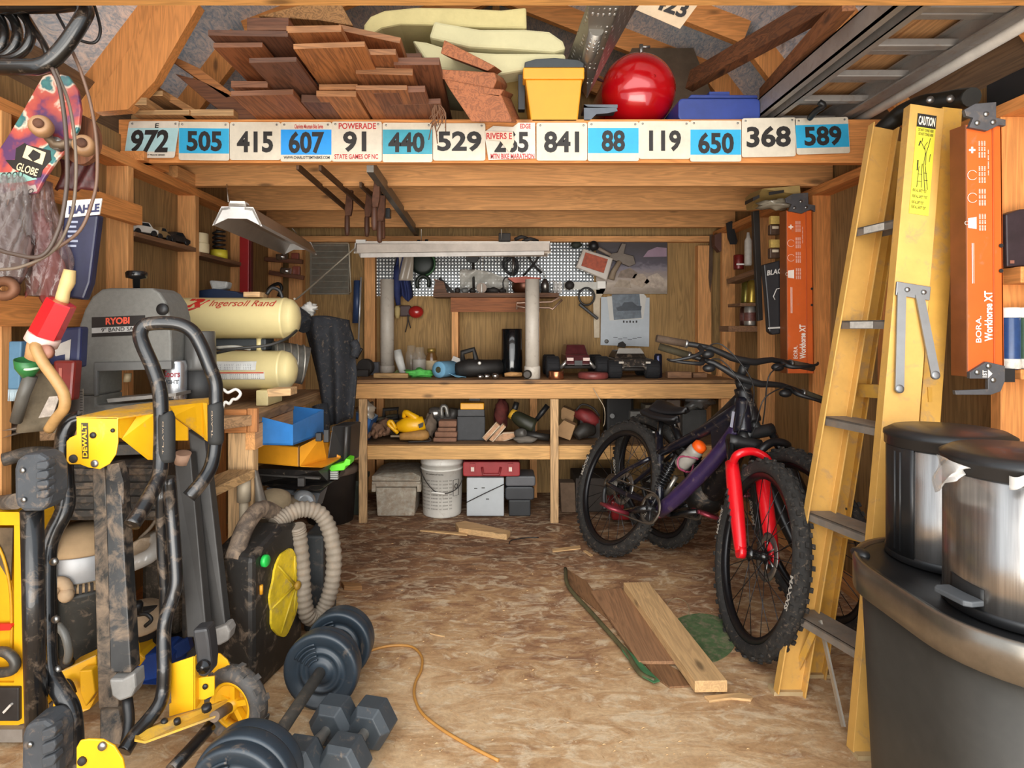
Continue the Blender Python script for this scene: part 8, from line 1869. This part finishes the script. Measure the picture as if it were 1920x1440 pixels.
# shop vacuum
TAN = P('a58a68', .9, 0, .12, 14); TAND = P('b2987a', .9, 0, .15, 18, bmp=.2)
vc = V((-1.375, 2.05, .005)); VK = .74
vac = thing('shop_vacuum', 'dusty black drum shop vacuum with a silver band behind the saw stand', 'vacuum', vc)
mb = MB(); mb.lathe([(0.111, .10), (0.122, .12), (0.124, .33), (0.127, .34), (0.127, .355)], vc, (0, 0, 1), P('32322f', .5, 0, .2, 20, dust=.15), 40); part('drum', mb, vac, 'black drum')
mb = MB(); mb.lathe([(0.126, .356), (0.137, .36), (0.137, .375), (0.126, .385), (0., .385)], vc, (0, 0, 1), TAN, 40); part('dusty_rim', mb, vac)
mb = MB(); mb.lathe([(0.127, .386), (0.129, .39), (0.129, .465), (0.126, .47), (0, .47)], vc, (0, 0, 1), P('a7a8aa', .45, .4, .1), 40); part('band', mb, vac, 'silver band')
mb = MB(); mb.lathe([(0.137, .471), (0.141, .476), (0.137, .488), (.1, .53), (0, .545)], vc, (0, 0, 1), TAN, 40); part('lid', mb, vac, 'lid under a coat of sawdust')
mb = MB(); mb.tube([vc + V((.0, -.125, .37)), vc + V((.0, -.14, .40)), vc + V((.03, -.14, .40)), vc + V((.04, -.13, .36))], .018, TAND, 10, sub=3); part('latch', mb, vac)
mb = MB(); mb.ball(vc + V((.04, -.145, .365)), .022, TAND); part('latch_knob', mb, vac)
for k in range(6):
    mb = MB(); a = .4 + .11 * k; mb.box(vc + V((.134 * math.sin(a), -.134 * math.cos(a), .372)), (.008, .012, .026), DARK, (0, 0, a)); part('vent_slot', mb, vac)
mb = MB(); mb.tube([w(108, 1172, 1.84), w(122, 1190, 1.83), w(129, 1220, 1.83), w(126, 1240, 1.84)], .012, P('6a6a66', .35, 0, .1), 10, sub=4); mb.lathe([(.022, 0), (.022, .012), (.012, .014)], w(127, 1240, 1.86), (0, -1, 0), BLK, 16); part('hose', mb, vac)
for dx in (-.07, .07):
    mb = MB(); mb.cyl(vc + V((dx, -.05, .0)), vc + V((dx, -.05, .11)), .03, BLK); part('caster', mb, vac)
# clear-fronted sander housing
bsd = thing('belt_sander', 'dusty machine with a rounded clear guard standing behind the saw stand', 'sander', w(255, 1240, 2.15))
mb = MB(); mb.prism([w(225, 1030, 2.05), w(262, 1010, 2.05), w(290, 1006, 2.08), w(297, 1022, 2.08), w(292, 1040, 2.08), (w(225, 1062, 2.05))], (0, .16, 0), P('a08c74', .5, 0, .2, 12, dust=.4)); part('table', mb, bsd, None, .006)
mb = MB(); mb.tube([w(228, 1066, 2.0), w(262, 1052, 2.0), w(284, 1040, 2.02), w(296, 1022, 2.06), w(292, 1008, 2.1)], .024, GLASS('cfcac2', .12, .7), 12, sub=4); part('guard', mb, bsd, 'clear guard')
mb = MB(); mb.span((-1.27, 2.19, .10), (-1.13, 2.30, .44), P('3c3226', .7, 0, .4, 14, dust=.3)); part('body', mb, bsd, None, .02)
mb = MB(); mb.span((-1.28, 2.18, 0), (-1.12, 2.32, .1), DARK); part('base', mb, bsd)
mb = MB(); mb.tube([w(262, 1010, 2.1), w(280, 992, 2.1), w(292, 975, 2.1), w(297, 962, 2.1)], .006, P('8a7a68', .6), 8, sub=3); part('cord', mb, bsd)
mb = MB(); mb.ball(w(240, 1008, 2.1), (.014, .012, .008), TAND); part('knob', mb, bsd)
# mitre saw on the floor
ms = thing('mitre_saw', 'yellow and blue mitre saw on the floor behind the folded stand', 'mitre saw', w(200, 1340, 1.9))
mb = MB(); mb.prism([w(112, 1262, 1.82), w(180, 1230, 1.84), w(184, 1300, 1.84), w(168, 1330, 1.83), w(140, 1342, 1.82), w(112, 1336, 1.82), (w(95, 1342, 1.82))], (0, .09, 0), DY); mb.prism([w(112, 1262, 1.82), w(180, 1230, 1.84), w(183, 1232, 1.92), w(118, 1258, 1.91)], (0, 0, .004), P('caa460', .6, 0, .1, 8, dust=.4)); part('base_casting', mb, ms, 'yellow base casting', .008)
mb = MB(); mb.prism([w(148, 1258, 1.80), w(172, 1256, 1.80), w(178, 1300, 1.80), w(160, 1326, 1.80), w(150, 1300, 1.80)], (0, .03, 0), DY); part('fence', mb, ms, None, .004)
mb = MB(); mb.tube([w(115, 1284, 1.80), w(124, 1278, 1.80), w(132, 1284, 1.80), w(138, 1300, 1.80)], .009, BLK, 8, sub=3); part('lever', mb, ms)
mb = MB(); mb.prism([w(240, 1192, 2.0), w(258, 1188, 2.0), w(262, 1225, 2.0), w(272, 1235, 2.0), (w(262, 1250, 2.0)), w(245, 1250, 2.0)], (0, .08, 0), DY); part('pivot_bracket', mb, ms, None, .005)
mb = MB(); mb.prism([w(246, 1250, 2.0), w(272, 1230, 2.0), w(300, 1224, 2.02), w(320, 1232, 2.05), w(318, 1270, 2.05), w(296, 1282, 2.0), w(250, 1286, 2.0)], (0, .12, 0), P('1e3f86', .45, 0, .15)); part('motor_cover', mb, ms, 'blue cover', .01)
mb = MB(); mb.prism([w(322, 1212, 2.08), w(352, 1195, 2.13), w(358, 1220, 2.13), w(330, 1240, 2.08)], (0, .03, 0), P('23386e', .45, 0, .2)); part('blade_cover', mb, ms, 'dark blue cover', .008)
mb = MB(); mb.lathe([(.075, 0), (.078, .006), (.075, .02), (0, .022)], w(266, 1162, 2.02), (.1, -.35, 1), TAND, 30); tt = part('turntable', mb, ms, 'sawdust-covered turntable')
mb = MB(); mb.tube([w(262, 1152, 1.93), w(275, 1152, 1.93), w(284, 1162, 1.93), w(272, 1174, 1.93)], .006, BLK, 8, sub=4); part('slot', mb, tt)
mb = MB(); mb.lathe([(.016, 0), (.018, .03), (.014, .036), (0, .036)], w(257, 1150, 1.95), (0, 0, 1), BLK, 16); part('knob', mb, tt)
mb = MB(); mb.lathe([(.05, 0), (.05, .10)], w(266, 1192, 2.05), (0, 0, 1), DARK, 20); mb.box(w(266, 1300, 2.06) + V((0, .02, .0)), (.1, .1, .02), DARK); part('column', mb, ms)

# ------------------------------------------------------------------ black case dust collector with hose
dc = thing('dust_collector', 'black case dust collector with a torn yellow round cover and ribbed hose', 'dust collector', (-.82, 2.12, 0))
CB = P('1f1d1b', .5, 0, .3, 12, dust=.2)
c0 = V((-.788, 1.985, 0)); cr_ = V((-.725, 2.305, 0)); cl_ = V((-.945, 2.04, 0)); cb_ = cl_ + (cr_ - c0)
zt = .455
mb = MB()
mb.prism([c0, cr_, cr_ + V((0, 0, .47)), cr_ + (c0 - cr_) * .45 + V((0, 0, .505)), c0 + V((0, 0, zt))], cl_ - c0, CB); part('case', mb, dc, 'dusty black case', .018)
mb = MB(); hv = (cl_ - c0) * .5
mb.tube([c0 + hv + V((0, .01, zt - .02)), c0 + hv + (cr_ - c0) * .25 + V((0, 0, .53)), c0 + hv + (cr_ - c0) * .55 + V((0, 0, .555)), cr_ + hv + V((0, -.02, .48))], .03, P('4a3f36', .7, 0, .25, 14, dust=.5), 12, sub=4); part('handle', mb, dc, 'dusty moulded handle')
e1 = (cr_ - c0).normalized(); nrm = V((e1.y, -e1.x, 0))
fc = c0 + (cr_ - c0) * .58 + V((0, 0, .265)); 
YC = P('d2b422', .5, 0, .3, 14, dust=.25)
mb = MB(); ring = [fc + e1 * (.098 * math.cos(a) * (1 if math.cos(a) > 0 else 1.0 + .06 * math.sin(9 * a))) + V((0, 0, .15 * math.sin(a) * (1 + .03 * math.sin(7 * a)))) + nrm * .001 for a in [2 * math.pi * i / 40 for i in range(40)]]
mb.prism(ring, nrm * .008, YC); cv = part('round_cover', mb, dc, 'torn yellow round cover')
hubp = fc + e1 * .062 + nrm * .011
for a in (.9, 2.2, 3.25, 4.3, 5.3):
    mb = MB(); e = fc + e1 * (.09 * math.cos(a)) + V((0, 0, .14 * math.sin(a))) + nrm * .011; mb.tube([hubp, e], [.006, .003], P('b39a1e', .5, 0, .2), 7); part('cover_fold', mb, cv)
mb = MB(); mb.lathe([(.016, 0), (.016, .012), (.01, .018), (0, .018)], hubp, nrm, P('8f6d1c', .6), 14); part('cover_hub', mb, cv)
mb = MB(); mb.lathe([(.02, 0), (.02, .012), (.016, .016), (0, .016)], c0 + e1 * .06 + V((0, 0, .425)) + nrm * .002, nrm, P('22b048', .4), 20); part('green_button', mb, dc, 'green button')
mb = MB(); mb.tube([c0 + e1 * .045 + V((0, 0, z)) + nrm * .003 for z in (.32, .35)], .006, P('c98a1c', .5), 8); part('yellow_mark', mb, dc)
HS = P('7d7264', .75, 0, .2, 20, dust=.2)
hp = [w(p[0], p[1], p[2]) for p in ((515, 985, 2.22), (535, 968, 2.26), (565, 955, 2.30), (598, 962, 2.33), (618, 995, 2.34), (626, 1045, 2.34), (622, 1095, 2.34), (610, 1135, 2.33), (592, 1158, 2.31), (575, 1150, 2.28), (568, 1110, 2.27), (566, 1060, 2.27), (560, 1005, 2.26), (556, 985, 2.25))]
q = MB(); q.tube(hp, .030, HS, 12, sub=10)
# corrugations
mb = MB(); pts = []
for i in range(len(hp) - 1):
    p1, p2 = hp[i], hp[i + 1]; p0 = hp[i - 1] if i else p1 * 2 - p2; p3 = hp[i + 2] if i + 2 < len(hp) else p2 * 2 - p1
    for k in range(16):
        t_ = k / 16; pts.append(.5 * (2 * p1 + (p2 - p0) * t_ + (2 * p0 - 5 * p1 + 4 * p2 - p3) * t_ ** 2 + (3 * p1 - p0 - 3 * p2 + p3) * t_ ** 3))
mb.tube(pts, [.031 if i % 4 < 2 else .0275 for i in range(len(pts))], HS, 14); part('ribbed_hose', mb, dc, 'grey ribbed hose')
mb = MB(); mb.tube([w(412, 1030, 2.15), w(405, 1045, 2.15), w(404, 1065, 2.15), w(412, 1085, 2.15)], .02, HS, 10, sub=4); part('hose_elbow', mb, dc)
one('tool_case', 'dark case standing inside the loop of the ribbed hose', 'case', lambda m: m.span((-.76, 2.42, 0), (-.68, 2.62, .38), P('35383a', .55, 0, .25, 14, dust=.2)), bev=.01)

# ------------------------------------------------------------------ weights
WB_ = P('28323b', .4, 0, .15, 10, dust=.05)
ba, bb = V((-.532, 2.16, .118)), V((-.598, 1.37, .124)); bd = (bb - ba).normalized(); BLn = (bb - ba).length
bar_t = thing('barbell', 'short barbell loaded with dark blue-grey plates lying on the floor', 'barbell', (ba + bb) / 2 - V((0, 0, .12)), None)
mb = MB(); mb.cyl(ba - bd * .02, bb + bd * .05, .0175, P('4e4b46', .55, .4, .2, 16, dust=.2), 18); part('bar', mb, bar_t, 'worn steel bar')
def wplate(d0, r, th):
    mb = MB(); pr = [(.02, 0), (r * .30, 0), (r * .32, .006), (r * .45, .006), (r * .47, 0), (r * .55, 0), (r * .57, .006), (r * .68, .006), (r * .7, 0), (r * .86, 0), (r * .9, -.004), (r * .98, -.002), (r, .004), (r, th - .004), (r * .98, th + .002), (r * .9, th + .004), (r * .86, th),
        (r * .7, th), (r * .68, th - .006), (r * .57, th - .006), (r * .55, th), (r * .47, th), (r * .45, th - .006), (r * .32, th - .006), (r * .3, th), (.02, th)]
    mb.lathe(pr, ba + bd * d0, bd, WB_, 56); pp_ = part('weight_plate', mb, bar_t, 'moulded blue-grey weight plate')
    ex = bd.cross(V((0, 0, 1))).normalized(); ey = ex.cross(bd)
    for k in range(5):
        rr = r * (.34 + .10 * k)
        mb = MB(); mb.tube([ba + bd * (d0 + th + .001) + ex * (rr * math.cos(a)) + ey * (rr * math.sin(a)) for a in [R(25 + 6 * q) for q in range(10)]], .0035, WB_, 7); part('plate_rib', mb, pp_)
for d0, r, th in ((.0, .108, .036), (.038, .112, .036), (.17, .114, .032), (.204, .120, .034)):
    wplate(d0, r, th)
for d0, r, th in ((.655, .120, .036), (.695, .124, .036), (.735, .118, .03)):
    wplate(d0, r, th)
for d0 in (.15, .77):
    mb = MB(); mb.lathe([(.03, 0), (.034, .004), (.034, .012), (.03, .016)], ba + bd * d0, bd, BLK, 20); part('collar', mb, bar_t)
HX = P('3a4045', .45, 0, .12, 20, dust=.06)
def dumbbell(fx, nx, label):
    """fx, nx: floor points (pixel) under the far and near heads"""
    a = fl(*fx); b_ = fl(*nx); d = (b_ - a).normalized(); z = V((0, 0, .059))
    t = thing('dumbbell', label, 'dumbbell', (a + b_) / 2, group='hexagonal dumbbells')
    ex = V((0, 0, 1)).cross(d)
    for c, sg in ((a, 1), (b_, -1)):
        mb = MB(); hexa = []
        for ins, off in ((.8, -.045), (1, -.028), (1, .028), (.72, .052)):
            hexa.append([c + z + d * (sg * off) + (ex * math.cos(R(60 * k + 0)) + V((0, 0, 1)) * math.sin(R(60 * k + 0))) * (.068 * ins) for k in range(6)])
        vs = [p for r_ in hexa for p in r_]; fs = [(i * 6 + k, i * 6 + (k + 1) % 6, (i + 1) * 6 + (k + 1) % 6, (i + 1) * 6 + k) for i in range(3) for k in range(6)] + [tuple(range(6)), tuple(range(18, 24))]
        mb.add(vs, fs, HX); part('hex_head', mb, t, None, .003)
    mb = MB(); mb.tube([a + z + d * .04, a + z + d * .06, (a + b_) / 2 + z, b_ + z - d * .06, b_ + z - d * .04], [.017, .0135, .017, .0135, .017], P('86847f', .4, .6, .2, 20), 16, sub=3); part('handle', mb, t, 'steel handle')
dumbbell((628, 1388), (562, 1476), 'black hexagonal dumbbell lying next to the barbell')
dumbbell((698, 1392), (646, 1470), 'black hexagonal dumbbell furthest from the barbell')

# ------------------------------------------------------------------ loose things on the floor
def fboard(q, h_, m, label, name='board', z0=0.0, bev=.002, grp=None):
    mb = MB(); mb.prism([fl(x, y, z0 + h_) for x, y in q], (0, 0, -h_), m); return solo(name, mb, label, 'board', grp, bev=bev)
STK = {a: WOOD('cfa876', a, .8) for a in 'xy'}
fboard([(1169, 1092), (1216, 1091), (1364, 1276), (1303, 1277)], .038, STK['y'], 'pale new stud offcut lying on top of the boards on the floor', z0=.014)
fboard([(1108, 1108), (1165, 1102), (1272, 1240), (1198, 1240)], .012, WOOD('9b7250', 'y', .75), 'brown flat board beside the pale stud offcut on the floor', z0=.007)
fboard([(1062, 1066), (1100, 1090), (1180, 1200), (1290, 1268), (1306, 1285), (1255, 1288), (1230, 1270), (1140, 1160), (1066, 1100)], .006, WOOD('86603f', 'y', .7), 'lowest thin board with a split end under the others on the floor')
one('plastic_sheet', 'dark green curved plastic strip edge under the floor boards', 'plastic', lambda m: m.tube([fl(1060, 1066, .012), fl(1066, 1100, .012), fl(1110, 1150, .012), fl(1150, 1195, .012), fl(1175, 1225, .012), fl(1200, 1262, .012), fl(1228, 1277, .012)], .009, P('4f4a30', .6, 0, .3, 20), 8, sub=5))
fboard([(1155, 1195), (1180, 1220), (1238, 1276), (1226, 1280), (1205, 1268), (1168, 1222)], .004, P('3f6a44', .6, 0, .25, 20), 'strip of green plastic showing at the left of the floor boards', 'plastic_strip', z0=.012)
fboard([(1320, 1304), (1360, 1300), (1390, 1298), (1412, 1306), (1408, 1312), (1372, 1308), (1330, 1314)], .008, STK['x'], 'splintered wood sliver at the near end of the stud offcut', 'wood_splinter')
gm = P('49603a', .85, 0, .3, 18, dust=.35)
one('plastic_disc', 'round dusty green disc lying flat on the floor by the front wheel', 'disc', lambda m: m.prism([fl(x, y, .003) for x, y in ellip(1312, 1197, 68, 47, 36)], (0, 0, -.0028), gm))
one('wire_loop', 'thin wire loop on the floor behind the green disc', 'wire', lambda m: m.tube([fl(x, y, .002) for x, y in ((1248, 1150), (1252, 1130), (1268, 1122), (1285, 1128), (1292, 1142), (1290, 1152))], .0016, P('9a8a6a', .6), 5, sub=4))
fboard([(854, 980), (872, 976), (957, 995), (950, 1002), (860, 990)], .032, STK['x'], 'pale wedge-ended block on the floor in front of the white pail', 'wood_block')
fboard([(787, 994), (800, 993), (877, 999), (876, 1003)], .008, STK['x'], 'thin pale stick on the floor left of the wedge-ended block', 'stick')
fboard([(1035, 1029), (1088, 1022), (1089, 1028), (1036, 1034)], .006, STK['x'], 'thin pale stick on the floor beside the rear tyre', 'stick')
fboard([(1093, 1032), (1098, 1031), (1112, 1040), (1107, 1042)], .006, STK['x'], 'tiny pale chip on the floor at the rear tyre', 'stick')
fboard([(640, 1090), (676, 1093), (679, 1099), (645, 1098)], .022, WOOD('a87a4c', 'x'), 'small wood offcut on the floor right of the ribbed hose', 'wood_block')
fboard([(806, 1186), (835, 1191), (834, 1194), (806, 1188)], .003, STK['x'], 'thin pale sliver in the middle of the floor', 'stick')
one('wire', 'short dark bent wire on the floor right of the wedge-ended block', 'wire', lambda m: m.tube([fl(x, y, .004) for x, y in ((955, 1019), (957, 1014), (968, 1011), (990, 1008), (1010, 1008))], .003, BLK, 6, sub=4))
one('cable', 'thin tan cord curving across the floor to the doorway', 'cord', lambda m: m.tube([fl(x, y, .005) for x, y in ((640, 1290), (665, 1240), (690, 1222), (730, 1211), (770, 1212), (790, 1230), (790, 1255), (779, 1280), (777, 1305), (790, 1335), (825, 1365), (880, 1398), (935, 1426))], .0048, P('b07d3c', .55, 0, .1), 8, sub=6))
mbs = MB()
for i in range(260):
    x, y = rnd.uniform(620, 1420), 985 + 440 * rnd.random() ** .7
    p = fl(x, y); a = rnd.uniform(0, 3.14); s = rnd.uniform(.003, .009)
    d = V((math.cos(a), math.sin(a), 0)); e = V((-d.y, d.x, 0))
    mbs.add([p + d * s + V((0, 0, .001)), p + e * s * .3 + V((0, 0, .003)), p - d * s + V((0, 0, .001)), p - e * s * .3 + V((0, 0, .001))], [(0, 1, 2, 3)], STK['x'])
o = solo('sawdust', mbs, 'scattered wood chips and sawdust on the concrete floor', 'sawdust', kind='stuff')
